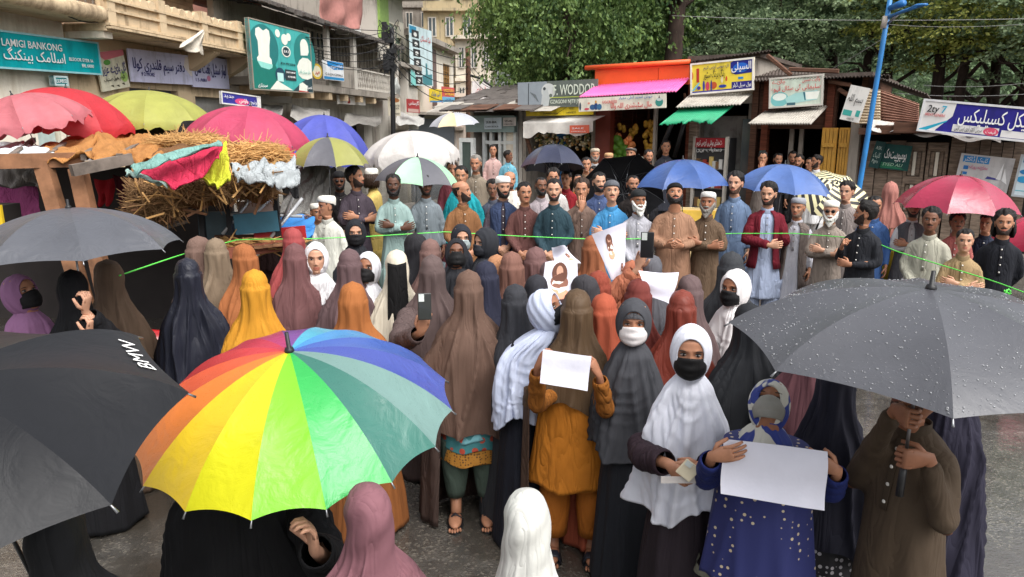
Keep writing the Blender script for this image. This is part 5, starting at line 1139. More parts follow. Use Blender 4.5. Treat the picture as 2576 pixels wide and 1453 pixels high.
patch(r, rect(.03, .03, w-.03, h*.10), (44, 44, 140)); pts = [(w*.64, h*.72), (w*.64, h*.90), (w*.70, h*.96), (w*.985, h*.97), (w*.985, h*.55), (w*.72, h*.52), (w*.66, h*.58)]; patch(r, pts, (24, 34, 130)); patch(r, oval(w*.80, h*.72, w*.12, h*.15), (30, 100, 196)); text(r, 'السیلی', w*.66, h*.66, h*.22, WH, w=w*.3, ar=True, bold=.01); text(r, 'رنگ برنگ سٹور', w*.22, h*.5, h*.2, BLK, w=w*.34, ar=True); text(r, 'تازہ جوس آئس کریم', w*.22, h*.78, h*.09, NAVY, w=w*.4, ar=True)
patch(r, rect(w*.66, h*.09, w*.98, h*.30), (38, 38, 120)); text(r, 'ہول سیل ڈیلر', w*.68, h*.14, h*.11, WH, w=w*.28, ar=True); patch(r, rect(w*.76, h*.37, w*.84, h*.44), (50, 130, 190)); patch(r, rect(w*.10, h*.38, w*.145, h*.82), (180, 50, 40)); patch(r, [(w*.02, h*.12), (w*.14, h*.38), (w*.16, h*.36), (w*.06, h*.12)], (110, 196, 220))
for a, b_, c_, d_, e_ in ((.22, .26, .018, .16, (50, 60, 150)), (.28, .24, .03, .14, (200, 60, 90)), (.38, .25, .05, .11, (190, 84, 40)), (.34, .22, .014, .2, (60, 60, 130)), (.52, .2, .06, .05, (40, 60, 150)), (.51, .4, .02, .1, (230, 220, 170)), (.58, .42, .014, .08, (206, 80, 40)), (.03, .6, .02, .12, (210, 120, 60)), (.14, .2, .03, .06, (70, 60, 150))): patch(r, oval(w*a, h*b_, w*c_, h*d_), e_)
r, w, h = rboard('pale_sign', 'pale green sign with red script and a drawn bowl and cup above the canopy', 1934, 200, 274, 2070, 186, 268, (206, 220, 204), .5, (200, 196, 186)); text(r, 'سلیمانی ٹی سٹال قہوہ', w*.05, h*.56, h*.14, REDI, w=w*.9, ar=True); text(r, 'چائے', w*.06, h*.8, h*.12, REDI, w=w*.25, ar=True); text(r, 'ولایت حسین', w*.62, h*.8, h*.12, REDI, w=w*.32, ar=True); patch(r, oval(w*.2, h*.28, w*.17, h*.24), (120, 190, 190)); patch(r, oval(w*.2, h*.36, w*.13, h*.12), (226, 236, 228)); patch(r, [(w*.3, h*.3), (w*.5, h*.45), (w*.9, h*.5), (w*.9, h*.2), (w*.36, h*.1)], (166, 212, 208)); patch(r, [(w*.70, h*.22), (w*.68, h*.46), (w*.94, h*.46), (w*.9, h*.22)], (236, 240, 230)); patch(r, [(w*.64, h*.46), (w*.67, h*.2), (w*.69, h*.2), (w*.67, h*.46)], (40, 100, 120)); patch(r, rect(w*.34, h*.06, w*.5, h*.15), (60, 100, 110))
r, w, h = rboard('torn_banner', 'torn white banner with black script and teal print on the corrugated wall', 2112, 208, 300, 2160, 222, 306, (222, 220, 214), .72, thick=.015); text(r, 'بسم اللہ', w*.1, h*.55, h*.2, BLK, w=w*.75, ar=True); patch(r, rect(w*.05, h*.14, w*.5, h*.3), (60, 160, 150)); patch(r, rect(w*.7, h*.16, w*.9, h*.34), (60, 160, 150)); text(r, '10AYYE', w*.35, h*.04, h*.07, BLK, w=w*.35)
r, w, h = rboard('blue_sign', 'big royal blue sign with white script and 2ty7 on a white corner panel', 2305, 246, 330, 2620, 276, 360, (44, 40, 138), .98, (214, 214, 214)); patch(r, [(0, 0), (0, h), (w*.28, h), (w*.27, h*.55), (w*.16, h*.12), (w*.14, 0)], (222, 220, 216)); patch(r, [(0, 0), (0, h*.06), (w*.24, h*.42), (w*.23, h*.36), (w*.05, 0)], (30, 160, 190)); text(r, '2ty', w*.05, h*.62, h*.22, BLK, w=w*.10, bold=.012, shear=.15); text(r, '7', w*.17, h*.62, h*.22, ink((30, 160, 190)), w=w*.04, bold=.012); text(r, 'BREAT GENERIS', w*.04, h*.50, h*.08, REDI, w=w*.17, shear=.2)
text(r, 'میڈیکل کسیلیکس', w*.32, h*.42, h*.38, WH, w=w*.66, ar=True, bold=.008); patch(r, rect(w*.29, h*.10, w*.66, h*.32), (226, 224, 222)); text(r, 'سرجن ڈاکٹر آئی ایس ایس', w*.31, h*.16, h*.11, BLK, w=w*.22, ar=True); patch(r, oval(w*.6, h*.2, w*.06, h*.12), (214, 80, 110)); text(r, 'قیمت', w*.56, h*.15, h*.1, WH, w=w*.08, ar=True); patch(r, rect(w*.68, h*.08, w*.97, h*.28), (226, 224, 222))
r, w, h = rboard('green_sign', 'dark green sign with large white brushed script on the plank shack', 2210, 366, 424, 2283, 368, 436, (30, 78, 74), .2); text(r, 'ہومیوپیتھک', w*.12, h*.45, h*.35, WH, w=w*.75, ar=True, bold=.008); text(r, 'SYED ALI', w*.1, h*.14, h*.13, ink((180, 220, 190)), w=w*.7, shear=.3); patch(r, [(.02, .02), (.02, h*.28), (w*.9, h*.05), (w*.9, .02)], (36, 120, 84))
r, w, h = rboard('chalk_board', 'small dark green notice board with pale handwriting beside the blue pole', 2184, 352, 420, 2208, 358, 424, (34, 70, 68), .3); text(r, 'ASK', w*.2, h*.7, h*.13, ink((190, 206, 196)), w=w*.6); text(r, 'کلینک', w*.15, h*.4, h*.18, ink((190, 206, 196)), w=w*.7, ar=True); text(r, 'Pgrs', w*.2, h*.2, h*.13, ink((190, 206, 196)), w=w*.6)
r, w, h = rboard('clinic_poster', 'white poster with blue script and a sailing boat shape on the plank shack', 2398, 392, 470, 2532, 400, 494, (206, 204, 204), .25, thick=.012); patch(r, rect(w*.06, h*.76, w*.3, h*.95), (50, 140, 206)); patch(r, rect(w*.32, h*.76, w*.55, h*.95), (50, 140, 206)); text(r, 'ڈاکٹر', w*.08, h*.8, h*.12, WH, w=w*.2, ar=True); text(r, 'کلینک', w*.34, h*.8, h*.12, WH, w=w*.18, ar=True); text(r, 'معائنہ روزانہ', w*.2, h*.6, h*.1, ink((206, 70, 130)), w=w*.35, ar=True); patch(r, rect(w*.1, h*.55, w*.19, h*.66), (50, 120, 190)); patch(r, rect(w*.1, h*.4, w*.19, h*.48), (50, 120, 190)); patch(r, [(w*.55, h*.34), (w*.58, h*.42), (w*.78, h*.38), (w*.78, h*.34)], (70, 70, 140)); patch(r, [(w*.74, h*.36), (w*.82, h*.85), (w*.83, h*.36)], (240, 240, 240)); patch(r, [(w*.85, h*.34), (w*.86, h*.7), (w*.96, h*.25)], (240, 240, 240))
r, w, h = rboard('fan_poster', 'pale blue panel with blue pictures beside the clinic poster', 2543, 388, 494, 2640, 398, 504, (206, 220, 226), .3, (176, 182, 186)); patch(r, rect(w*.1, h*.82, w*.9, h*.97), (40, 110, 180)); text(r, 'fan', w*.15, h*.85, h*.1, WH, w=w*.25); patch(r, oval(w*.25, h*.6, w*.18, h*.06), (40, 130, 190)); patch(r, oval(w*.2, h*.42, w*.16, h*.08), (50, 150, 200)); patch(r, rect(w*.05, h*.14, w*.95, h*.16), (90, 180, 196))
r, w, h = rboard('small_notice', 'small teal notice on the post of the yellow door shop', 1911, 380, 396, 1925, 379, 395, (60, 120, 116), .3); text(r, '680', w*.2, h*.25, h*.4, WH, w=w*.6)
for i, (u0, v0, u1, v1, col, lab) in enumerate(((1218, 297, 1262, 326, (190, 204, 214), 'pale blue paper notice pasted on the teal grey fascia'), (1266, 297, 1298, 318, (196, 190, 186), 'torn grey paper pasted on the teal grey fascia'), (1433, 316, 1482, 336, (226, 110, 84), 'small orange red poster on the torn white awning'))):
    r, w, h = rboard('paper_notice', lab, u0, v0, v1, u1, v0-1, v1-1, col, .30 if i < 2 else .82, thick=.008); text(r, 'SUB 80A' if i == 0 else ('Wellu' if i == 1 else 'SALE'), w*.15, h*.5, h*.22, BLK if i < 2 else WH, w=w*.6); text(r, 'CHECKOLA', w*.1, h*.15, h*.14, BLK if i < 2 else WH, w=w*.75)
flowers(sh1, 'flower_heads', 1345, 1490, 335, 372, 260, [(206, 190, 150), (190, 150, 96), (120, 130, 80), (226, 216, 190)], -.35, .045, 2)
# display fridge
fr = frame_thing('display_fridge', 'glass display fridge with red lettered header in the drinks shop', 'fridge', mat4(RX, RY, RZ, Vector(RA)))
fa, fb, zt, zb = rsx(1742, .3), rsx(1830, .3), rzz(1786, 348, .3), FL
bx(fr, 'cabinet', fa, fb, -.1, .4, zb, zt, plain((60, 60, 62), .4, key='fridge_dark')); hd = bx(fr, 'header', fa+.01, fb-.01, -.2, -.1, rzz(1786, 372, .3), zt, plain((160, 30, 40), .4, key='fridge_red'))
for a, b_ in ((fa, fa+.05), (fb-.05, fb)): bx(fr, 'frame', a, b_, -.22, -.1, zb, zt+.03, LIGHTW)
zs = np.linspace(zb+.15, rzz(1786, 376, .3), 5)
for i, z in enumerate(zs):
    bx(fr, 'shelf', fa+.055, fb-.055, -.2, -.1, z-.02, z, STEEL)
    if i < 4:
        q = random.Random(i)
        for k in range(8): c_ = [(206, 180, 110), (120, 90, 60), (90, 120, 150), (200, 200, 196), (160, 60, 50)][q.randrange(5)]; x = fa+.08+k*(fb-fa-.18)/8; bx(fr, 'carton', x, x+(fb-fa)/8*.8, -.19, -.11, z, z+q.uniform(.12, .26), plain(c_, .5, key='carton_%d' % c_[0]))
text(hd, 'ٹھنڈی بوتلیں آئس کریم', fa+.08, zt-.14, .09, WH, w=fb-fa-.2, ar=True, y=-.21); text(hd, 'دستیاب ہیں', fa+.08, zt-.27, .08, WH, w=fb-fa-.2, ar=True, y=-.21)
ps = thing('menu_stand', 'yellow and red picture poster standing by the drinks shop', 'poster', Vector((3.0, 12.0, 0)), -.3); mb = MB(); mb.box((0, 0, .55), (.8, .04, 1.1)); mb.build('panel', plain((232, 206, 150), .6, key='poster_cream'), ps, False)
mb = MB(); mb.box((0, -.024, .95), (.76, .01, .22)); mb.build('band', plain((230, 190, 80), .6, key='poster_yellow'), ps, False)
for k in range(5): mb = MB(); mb.ell((-.28+.14*k, -.025, .6+.05*(k % 2)), (.065, .008, .11)); mb.build('print', plain([(190, 50, 50), (60, 80, 50), (226, 120, 60), (160, 40, 60), (80, 70, 60)][k], .6, key='pp%d' % k), ps)
# ---- blue street lamp
b0 = at(2162, 470, 12.6); t0 = at(2243, -25, 12.6); d_ = (t0-b0); k = (0-b0.z)/d_.z; base = b0+d_*k
lp = pole('street_lamp', 'tall sky blue street lamp pole leaning beside the plank shack', base, t0, .046, .038, plain((38, 116, 178), .45, key='lamp_blue', amt=.2, scale=3, coat=.2), 'street lamp')
def rel(p): return np.array(p)-np.array(base)
mb = MB(); a, b_ = at(2229, 42, 12.6), at(2222, 72, 12.6); mb.tube([rel(a), rel(b_)], .047, 12); mb.build('bare_band', plain((176, 168, 158), .5, key='bare_metal'), lp)
BL_ = plain((40, 108, 172), .4, key='lamp_blue2')
mb = MB(); mb.tube([rel(at(2232, 45, 12.6)), rel(at(2270, 30, 12.2)), rel(at(2310, 16, 11.9))], [.028, .028, .025], 8); mb.build('lamp_arm', BL_, lp)
mb = MB(); mb.tube([rel(at(2285, 26, 12.1)), rel(at(2310, 15, 11.95)), rel(at(2330, 12, 11.8))], [(.04, .02), (.075, .03), (.04, .02)], 10); mb.build('lamp_head', BL_, lp)
mb = MB(); mb.tube([rel(at(2236, 22, 12.6)), rel(at(2262, 12, 12.4)), rel(at(2275, 8, 12.3))], [.04, .06, .05], 8); mb.build('lamp_arm', BL_, lp)
mb = MB(); mb.tube([rel(at(2232, 62, 12.6)), rel(at(2258, 38, 12.35))], .02, 6); mb.build('brace', STEEL, lp)

# ================================================================ trees
def leafmat(key, c1, c2, tr=.35):
    m, nt, b = newmat(key); co = ocoord(nt, False)
    nz = N(nt, 'ShaderNodeTexNoise', Scale=.7, Detail=4, Roughness=.6); L(nt, co, nz.inputs['Vector'])
    ge = N(nt, 'ShaderNodeNewGeometry'); ad = N(nt, 'ShaderNodeMath', operation='MULTIPLY_ADD'); ad.inputs[1].default_value = .5; L(nt, ge.outputs['Random Per Island'], ad.inputs[0]); L(nt, nz.outputs[0], ad.inputs[2])
    rp = N(nt, 'ShaderNodeValToRGB'); e = rp.color_ramp.elements; e[0].position = .45; e[0].color = (*lin(c1), 1); e[1].position = 1.05; e[1].color = (*lin(c2), 1); L(nt, ad.outputs[0], rp.inputs[0])
    L(nt, rp.outputs[0], b.inputs['Base Color']); b.inputs['Roughness'].default_value = .55; b.inputs['Specular IOR Level'].default_value = .35
    tl = N(nt, 'ShaderNodeBsdfTranslucent'); L(nt, rp.outputs[0], tl.inputs['Color']); mx = N(nt, 'ShaderNodeMixShader'); mx.inputs[0].default_value = tr
    L(nt, b.outputs[0], mx.inputs[1]); L(nt, tl.outputs[0], mx.inputs[2]); L(nt, mx.outputs[0], nt.nodes['Material Output'].inputs['Surface']); return m
LF1 = leafmat('leaf_willow', (54, 84, 46), (136, 162, 92)); LF2 = leafmat('leaf_grey', (70, 94, 70), (156, 176, 132)); LF3 = leafmat('leaf_yellow', (100, 124, 60), (204, 204, 110)); LF4 = leafmat('leaf_dark', (62, 84, 58), (126, 150, 108))
BARK = wood((58, 46, 40), 'bark', .9, (6, 6, 2.0))
def leaves(C, D, size, rs, asp=.55, tilt=.5):
    """rhombic leaves at C, pointing roughly along D"""
    n = len(C); D = D+rs.normal(0, tilt, (n, 3)); D /= np.linalg.norm(D, axis=1)[:, None]
    U = rs.normal(0, 1, (n, 3)); U[:, 2] *= .5; S = np.cross(D, U); S /= np.linalg.norm(S, axis=1)[:, None]+1e-9
    l = size*rs.uniform(.7, 1.3, (n, 1)); V = np.stack([C-D*l*.5, C+S*l*asp*.5, C+D*l*.5, C-S*l*asp*.5], 1).reshape(-1, 3)
    return V
def leafobj(name, V, m, parent, kind=None):
    n = len(V)//4; me = bpy.data.meshes.new(name); me.vertices.add(len(V)); me.vertices.foreach_set('co', V.ravel()); me.loops.add(n*4); me.loops.foreach_set('vertex_index', np.arange(n*4, dtype=np.int32))
    me.polygons.add(n); me.polygons.foreach_set('loop_start', np.arange(0, n*4, 4, dtype=np.int32)); me.update(calc_edges=True); me.materials.append(m)
    o = link(name, me, parent)
    if kind: o['kind'] = kind
    return o
def tree(label, u, Y, h, rad, zc, rz, lm, seed, pads=110, per=150, size=.12, r0=.3, droop=False, stems=1, name='tree', lean=0.0):
    rs = np.random.RandomState(seed); p = at(u, 316, Y); root = thing(name, label, 'tree', (p.x, Y, 0), 0, 'trees behind the market row')
    mb = MB(); tips = []
    for k in range(stems):
        a = rs.uniform(0, 6.28); off = .35*(stems > 1); q = np.linspace(0, 1, 9); ln = lean+rs.uniform(-.6, .6)*(.3+stems*.25)
        pts = np.stack([off*math.cos(a)+ln*q**1.4+.12*np.sin(q*5+a), off*math.sin(a)+rs.uniform(-.5, .5)*q**1.5, q*h*.85], -1); mb.tube(pts, r0*(1-.72*q)/(1+.25*(stems-1)), 10)
        for j in range(9):
            t = rs.uniform(.28, .95); b0_ = pts[int(t*8)]; ang = rs.uniform(0, 6.28); ln2 = rs.uniform(.5, 1)*rad*.9; e = b0_+np.array([math.cos(ang)*ln2, math.sin(ang)*ln2, rs.uniform(.1, .6)*ln2*(-.1 if droop else 1)])
            mid = (b0_+e)/2+np.array([0, 0, .25*ln2]); rr = r0*(1-.72*t)*.45
            mb.tube([b0_, (b0_+mid)/2+rs.normal(0, .05, 3), mid, (mid+e)/2+rs.normal(0, .08, 3), e], [rr, rr*.8, rr*.6, rr*.4, .015], 6); tips.append(e)
    mb.build('trunk', BARK, root)
    V = []
    for k in range(pads):
        d = rs.normal(0, 1, 3); d /= np.linalg.norm(d); q = rs.uniform(.35, 1)**.6; c = np.array([0, 0, zc])+d*q*np.array([rad, rad, rz])
        if c[2] < 2.9: c[2] = 2.9+rs.uniform(0, .6)
        n = int(per*rs.uniform(.6, 1.3))
        if droop:
            m_ = 9; L_ = rs.uniform(.3, .9)
            base_ = c+rs.normal(0, .35, (n, 3))*np.array([1, 1, .3]); t = rs.uniform(0, 1, (n, 1)); st = rs.randint(0, m_, n); sx = rs.normal(0, .45, (m_, 2))
            C = np.concatenate([c[:2]+sx[st]*(.4+.6*t)+rs.normal(0, .06, (n, 2)), c[2]-t*L_+rs.normal(0, .05, (n, 1))+.15], 1); D = np.tile([0, 0, -1.], (n, 1))+np.concatenate([sx[st]*.5, np.zeros((n, 1))], 1)
        else:
            pr = rs.uniform(.45, .95); a = rs.uniform(0, 6.28, n); rr = pr*np.sqrt(rs.uniform(0, 1, n)); out = np.array([d[0], d[1]])*.25
            C = c+np.stack([rr*np.cos(a), rr*np.sin(a), rs.normal(0, .07, n)-.25*(rr/pr)**2*pr+rr*(np.cos(a)*out[0]+np.sin(a)*out[1])*-.5], -1); D = np.stack([np.cos(a), np.sin(a), -.25+0*a], -1)
        V.append(leaves(C, D, size, rs))
    leafobj('crown', np.concatenate(V), lm, root); return root
tree('big weeping tree with light hanging foliage beside the grey banner', 1440, 23, 8, 3.1, 6.0, 2.7, LF1, 11, 300, 150, .12, .55, True, 1, lean=.3)
tree('lighter drooping tree overhanging the end of the street', 1330, 24.5, 8, 1.7, 6.2, 2.6, LF1, 12, 130, 150, .12, .25, True)
tree('drooping tree between the thick straight trunk and the grey banner', 1590, 24, 9, 2.4, 6.6, 2.6, LF1, 13, 190, 150, .12, .3, True)
tree('tall tree with thick straight bare trunk behind the orange shop', 1693, 21.5, 13, 3.0, 10, 2.4, LF2, 14, 60, 130, .12, .34)
for i, (u, Y, z, lm, lab) in enumerate(((1790, 25, 5.9, LF2, 'grey-green tree behind the yellow sign'), (1935, 24, 6.3, LF2, 'grey-green tree behind the pale green sign roof'), (2080, 26, 6.6, LF4, 'dark tree behind the rusty roof ridge'), (2190, 23, 6.2, LF2, 'grey-green tree just behind the blue lamp pole'), (2330, 22, 6.4, LF3, 'yellowish tree above the big blue sign'), (2450, 21, 6.2, LF3, 'yellow-green forked tree right of the blue sign corner'), (2570, 20, 6.0, LF2, 'grey-green forked tree at the end of the blue sign'), (2690, 19, 6.0, LF2, 'grey-green tree past the end of the shop row'))):
    tree(lab, u, Y, 8.2, 2.6, z, 2.4, lm, 30+i, 120, 150, .115, .26, False, 2 if i % 2 else 1)
# the wood behind, seen only as one mass
rs_ = np.random.RandomState(77); V = []
for k in range(620):
    x = rs_.uniform(1.5, 44); y = rs_.uniform(34, 44)+.0*x; c = np.array([x, y, rs_.uniform(.8, 12)]); n = 130; a = rs_.uniform(0, 6.28, n); rr = 1.5*np.sqrt(rs_.uniform(0, 1, n))
    C = c+np.stack([rr*np.cos(a), rr*np.sin(a), rs_.normal(0, .14, n)-.25*rr**2/1.5], -1); V.append(leaves(C, np.stack([np.cos(a), np.sin(a), -.2+0*a], -1), .24, rs_))
wd = leafobj('woodland', np.concatenate(V), LF4, None); tag(wd, 'dark mass of woodland foliage behind the nearer trees', 'woodland', kind='stuff')
mb = MB(); rg = []
for t in np.linspace(0, 1, 30): rg.append([(2+t*65, 46+4*math.sin(t*9)+k*9, -.2+k*9+1.0*math.sin(t*13+k)) for k in np.linspace(0, 1.6, 8)])
mb.grid(rg); hl = mb.build('hillside', plain((44, 56, 36), .9, key='hill_green', amt=.5, scale=.8, bump=.6, bscale=2)); tag(hl, kind='structure')
# ================================================================ umbrellas
def wetcloth(c, rough=.3, drops=0.0, key=None, trans=0.0, wrinkle=.25, coat=.0, amt=.08, dirt=None, spec=.5):
    key = key or 'brolly_%d_%d_%d_%d_%d' % (*c, int(rough*100), int(drops*10))
    if key in MATS: return MATS[key]
    m, nt, b = newmat(key); co = ocoord(nt, False); vary(nt, b, lin(c), co, scale=4, amt=amt, dark=lin(dirt) if dirt else None)
    b.inputs['Roughness'].default_value = rough; b.inputs['Specular IOR Level'].default_value = spec; b.inputs['Coat Weight'].default_value = coat; b.inputs['Coat Roughness'].default_value = .12
    n1 = N(nt, 'ShaderNodeTexNoise', Scale=7, Detail=4, Roughness=.55, Distortion=1.2); L(nt, co, n1.inputs['Vector'])
    b1 = N(nt, 'ShaderNodeBump', Strength=wrinkle, Distance=.03); L(nt, n1.outputs[0], b1.inputs['Height']); last = b1
    if drops:
        lastm = None
        for sc, th, st in ((95, .32, .8), (230, .36, .7)):
            vo = N(nt, 'ShaderNodeTexVoronoi', Scale=sc); L(nt, co, vo.inputs['Vector'])
            sp = N(nt, 'ShaderNodeSeparateColor'); L(nt, vo.outputs['Color'], sp.inputs[0])
            rd = N(nt, 'ShaderNodeMath', operation='MULTIPLY'); rd.inputs[1].default_value = th; L(nt, sp.outputs[0], rd.inputs[0])
            mr = N(nt, 'ShaderNodeMapRange', interpolation_type='SMOOTHSTEP'); mr.inputs['To Min'].default_value = 1; mr.inputs['To Max'].default_value = 0
            L(nt, vo.outputs['Distance'], mr.inputs['Value']); L(nt, rd.outputs[0], mr.inputs['From Max'])
            bd = N(nt, 'ShaderNodeBump', Strength=st*drops, Distance=.010); L(nt, mr.outputs[0], bd.inputs['Height']); L(nt, last.outputs[0], bd.inputs['Normal']); last = bd
            rm_ = N(nt, 'ShaderNodeMath', operation='MULTIPLY_ADD'); rm_.inputs[1].default_value = -rough*.45; L(nt, mr.outputs[0], rm_.inputs[0])
            if lastm is None: rm_.inputs[2].default_value = rough
            else: L(nt, lastm.outputs[0], rm_.inputs[2])
            lastm = rm_
        L(nt, lastm.outputs[0], b.inputs['Roughness'])
    L(nt, last.outputs[0], b.inputs['Normal'])
    if trans:
        tl = N(nt, 'ShaderNodeBsdfTranslucent'); tl.inputs['Color'].default_value = (*lin(c), 1); mx = N(nt, 'ShaderNodeMixShader'); mx.inputs[0].default_value = trans
        L(nt, b.outputs[0], mx.inputs[1]); L(nt, tl.outputs[0], mx.inputs[2]); L(nt, mx.outputs[0], nt.nodes['Material Output'].inputs['Surface'])
    return m
def umbrella(label, apex, axis, Rr, depth, mats, n=8, rot=0.0, shaft=.8, th=1.05, scal=.045, ribs=True, name='umbrella', grip=True, ferr=.05, valance=0.0, sag=.012, seed=0, group=None, floppy=0.0):
    Z = Vector(axis).normalized(); X = Vector((1, 0, 0)); X = (X-Z*X.dot(Z)).normalized(); Y = Z.cross(X)
    root = frame_thing(name, label, 'umbrella', mat4(X, Y, Z, Vector(apex)), group)
    mats = mats if isinstance(mats, (list, tuple)) else [mats]
    da = 2*PI/n; rs = np.random.RandomState(seed)
    def prof(s): return Rr*math.sin(s*th)/math.sin(th), -depth*(1-math.cos(s*th))/(1-math.cos(th))
    cache = {}
    for i in range(n):
        m = mats[i % len(mats)]; ky = m.name if not floppy else i
        if ky not in cache:
            P = []
            for s in np.linspace(.012, 1, 16):
                r_ = []
                for t in np.linspace(0, 1, 11):
                    k = 4*t*(1-t); se = s*(1-scal*k*s**3); r, z = prof(se); a = np.array([r, 0, z]); b_ = np.array([r*math.cos(da), r*math.sin(da), z]); p = a*(1-t)+b_*t
                    p[2] -= sag*k*s*math.sin(s*PI*.9)*2
                    if floppy: p[2] += floppy*k*s*s*math.sin(t*7+i*2.1)
                    r_.append(p)
                P.append(r_)
            if valance:
                ed = np.array(P[-1]); out = []
                for j, p in enumerate(ed): out.append(p*np.array([1.005, 1.005, 1])+np.array([0, 0, -valance*(1+.25*math.sin(j*1.9+i))]))
                P.append(out)
            mb = MB(); mb.grid(P); me = mb.build('panel', m, root); cache[ky] = me.data; me.rotation_euler = (0, 0, rot+i*da)
        else: o = link('panel', cache[ky], root); o.rotation_euler = (0, 0, rot+i*da)
    if ribs:
        mb = MB(); pts = [np.array([prof(s)[0], 0, prof(s)[1]-.006]) for s in np.linspace(.02, 1.0, 9)]; e = pts[-1]-pts[-2]; e /= np.linalg.norm(e)
        mb.tube(pts+[pts[-1]+e*.018], [.0028]*9+[.004], 5); mid = pts[4]; mb.tube([mid, np.array([.012, 0, -depth*1.15])], .0025, 4); rb = mb.build('rib', STEEL, root); rb.rotation_euler = (0, 0, rot)
        for i in range(1, n): o = link('rib', rb.data, root); o.rotation_euler = (0, 0, rot+i*da)
    mb = MB(); mb.tube([(0, 0, -.01), (0, 0, -shaft)], .006 if Rr < 1 else .018, 8); mb.build('shaft', STEEL if Rr < 1 else DWOOD, root)
    if ferr: mb = MB(); mb.tube([(0, 0, -.008), (0, 0, .012), (0, 0, .015), (0, 0, ferr)], [.02, .015, .008, .007], 10); mb.build('ferrule', BLACKM, root)
    if grip: mb = MB(); mb.tube([(0, 0, -shaft+.02), (0, 0, -shaft-.10)], [.013, .014], 8); mb.build('grip', BLACKM, root)
    return root
def tiltv(left=0.0, front=0.0): # axis leaned so that the left (or front) rim drops
    return (-math.sin(R(left)), -math.sin(R(front)), math.cos(R(left))*math.cos(R(front)))
# --- in the foreground
u1 = umbrella('plain slate grey umbrella held over the woman in black robes', at(172, 524, 4.2), tiltv(2, -1), .57, .24, wetcloth((76, 78, 84), .38, 0, wrinkle=.35), 8, R(-56), .85)
AX2 = tiltv(2.1, 16.8)
BK = wetcloth((28, 29, 32), .42, 0, wrinkle=.14, coat=.0, key='glossy_black', spec=.22)
u2 = umbrella('glossy black umbrella printed BMW in white capitals', Vector((-1.387, 1.675, 1.808)), AX2, .535, .196, BK, 8, R(20), .75, scal=.06)
RB = [(48, 112, 98), (104, 140, 134), (60, 76, 164), (54, 88, 176), (50, 134, 200), (58, 168, 200), (110, 56, 146), (176, 34, 100), (196, 36, 66), (206, 44, 52), (222, 78, 40), (228, 116, 30), (226, 188, 10), (206, 204, 14), (120, 206, 28), (40, 176, 74)]
u3 = umbrella('wet rainbow striped umbrella with sixteen panels held by the person in black', Vector((-.796, 2.534, 1.613)), tiltv(.9, 12.5), .570, .264, [wetcloth(tuple(int(x*.84+sum(c)/3*.16) for x in c), .30, .15, trans=.12, wrinkle=.3, coat=.05) for c in RB], 16, R(-44.8), .72, th=.8, scal=.03, sag=.004, ferr=.075)
u4 = umbrella('large charcoal umbrella beaded with raindrops held by the man in brown', Vector((1.374, 2.368, 1.878)), tiltv(0, 2.7), .629, .19, wetcloth((72, 73, 78), .34, .35, wrinkle=.12, key='rain_beaded_grey'), 8, R(23.2), .66, ferr=.06)
# rain beads standing on the charcoal cloth
def beads(um_, Rr, depth, th, n, rot, count, seed=1):
    rs = np.random.RandomState(seed); mb = MB(); da = 2*PI/n
    for i in range(count):
        k = rs.randint(n); t = rs.uniform(.02, .98); sv = math.sqrt(rs.uniform(.01, .96)); q = 4*t*(1-t); se = sv*(1-.045*q*sv**3); r = Rr*math.sin(se*th)/math.sin(th); z = -depth*(1-math.cos(se*th))/(1-math.cos(th))
        a0 = rot+k*da; p = np.array([r*math.cos(a0), r*math.sin(a0), z])*(1-t)+np.array([r*math.cos(a0+da), r*math.sin(a0+da), z])*t; p[2] -= .012*q*sv*math.sin(sv*PI*.9)*2; sz = .0012+.0028*rs.uniform(0, 1)**3; mb.ell(p, (sz, sz*rs.uniform(1, 1.5), sz*.8), 6, 4)
    m, nt, b = newmat('rain_bead'); b.inputs['Base Color'].default_value = (.85, .87, .9, 1); b.inputs['Roughness'].default_value = .03; b.inputs['Transmission Weight'].default_value = .75; b.inputs['IOR'].default_value = 1.33
    o = mb.build('raindrops', m, um_); o['kind'] = 'stuff'
beads(u4, .629, .19, 1.05, 8, R(23.2), 2600)
# lettering on the umbrellas follows the cloth
def on_panel(um, s, mat, Rr, depth, th, n, rot, i, s0, s1, t0, t1, scal=.06):
    """letters laid on panel i, between radii s0..s1 and across t0..t1"""
    cu = bpy.data.curves.new('print', 'FONT'); cu.body = s; cu.size = 1; cu.resolution_u = 2; o = bpy.data.objects.new('print', cu); COL.objects.link(o); bpy.context.view_layer.update()
    me = bpy.data.meshes.new_from_object(o.evaluated_get(bpy.context.evaluated_depsgraph_get())); bpy.data.objects.remove(o)
    import bmesh
    bm = bmesh.new(); bm.from_mesh(me); bmesh.ops.triangulate(bm, faces=bm.faces); bmesh.ops.subdivide_edges(bm, edges=bm.edges, cuts=2); bm.to_mesh(me); bm.free()
    co = np.zeros(len(me.vertices)*3); me.vertices.foreach_get('co', co); co = co.reshape(-1, 3); mn, mx = co.min(0), co.max(0); da = 2*PI/n; out = []
    for p in co:
        a = (p[0]-mn[0])/(mx[0]-mn[0]); b_ = (p[1]-mn[1])/(mx[1]-mn[1]); t = t0+(t1-t0)*a; sv = s1+(s0-s1)*b_; k = 4*t*(1-t); se = sv*(1-scal*k*sv**3)
        r = Rr*math.sin(se*th)/math.sin(th); z = -depth*(1-math.cos(se*th))/(1-math.cos(th)); q = np.array([r, 0, z])*(1-t)+np.array([r*math.cos(da), r*math.sin(da), z])*t; q[2] -= .012*k*sv*math.sin(sv*PI*.9)*2; q[2] += .005; out.append(q)
    me.vertices.foreach_set('co', np.array(out).ravel()); me.materials.clear(); me.materials.append(mat); o = link('lettering', me, um); o.rotation_euler = (0, 0, rot+i*da)
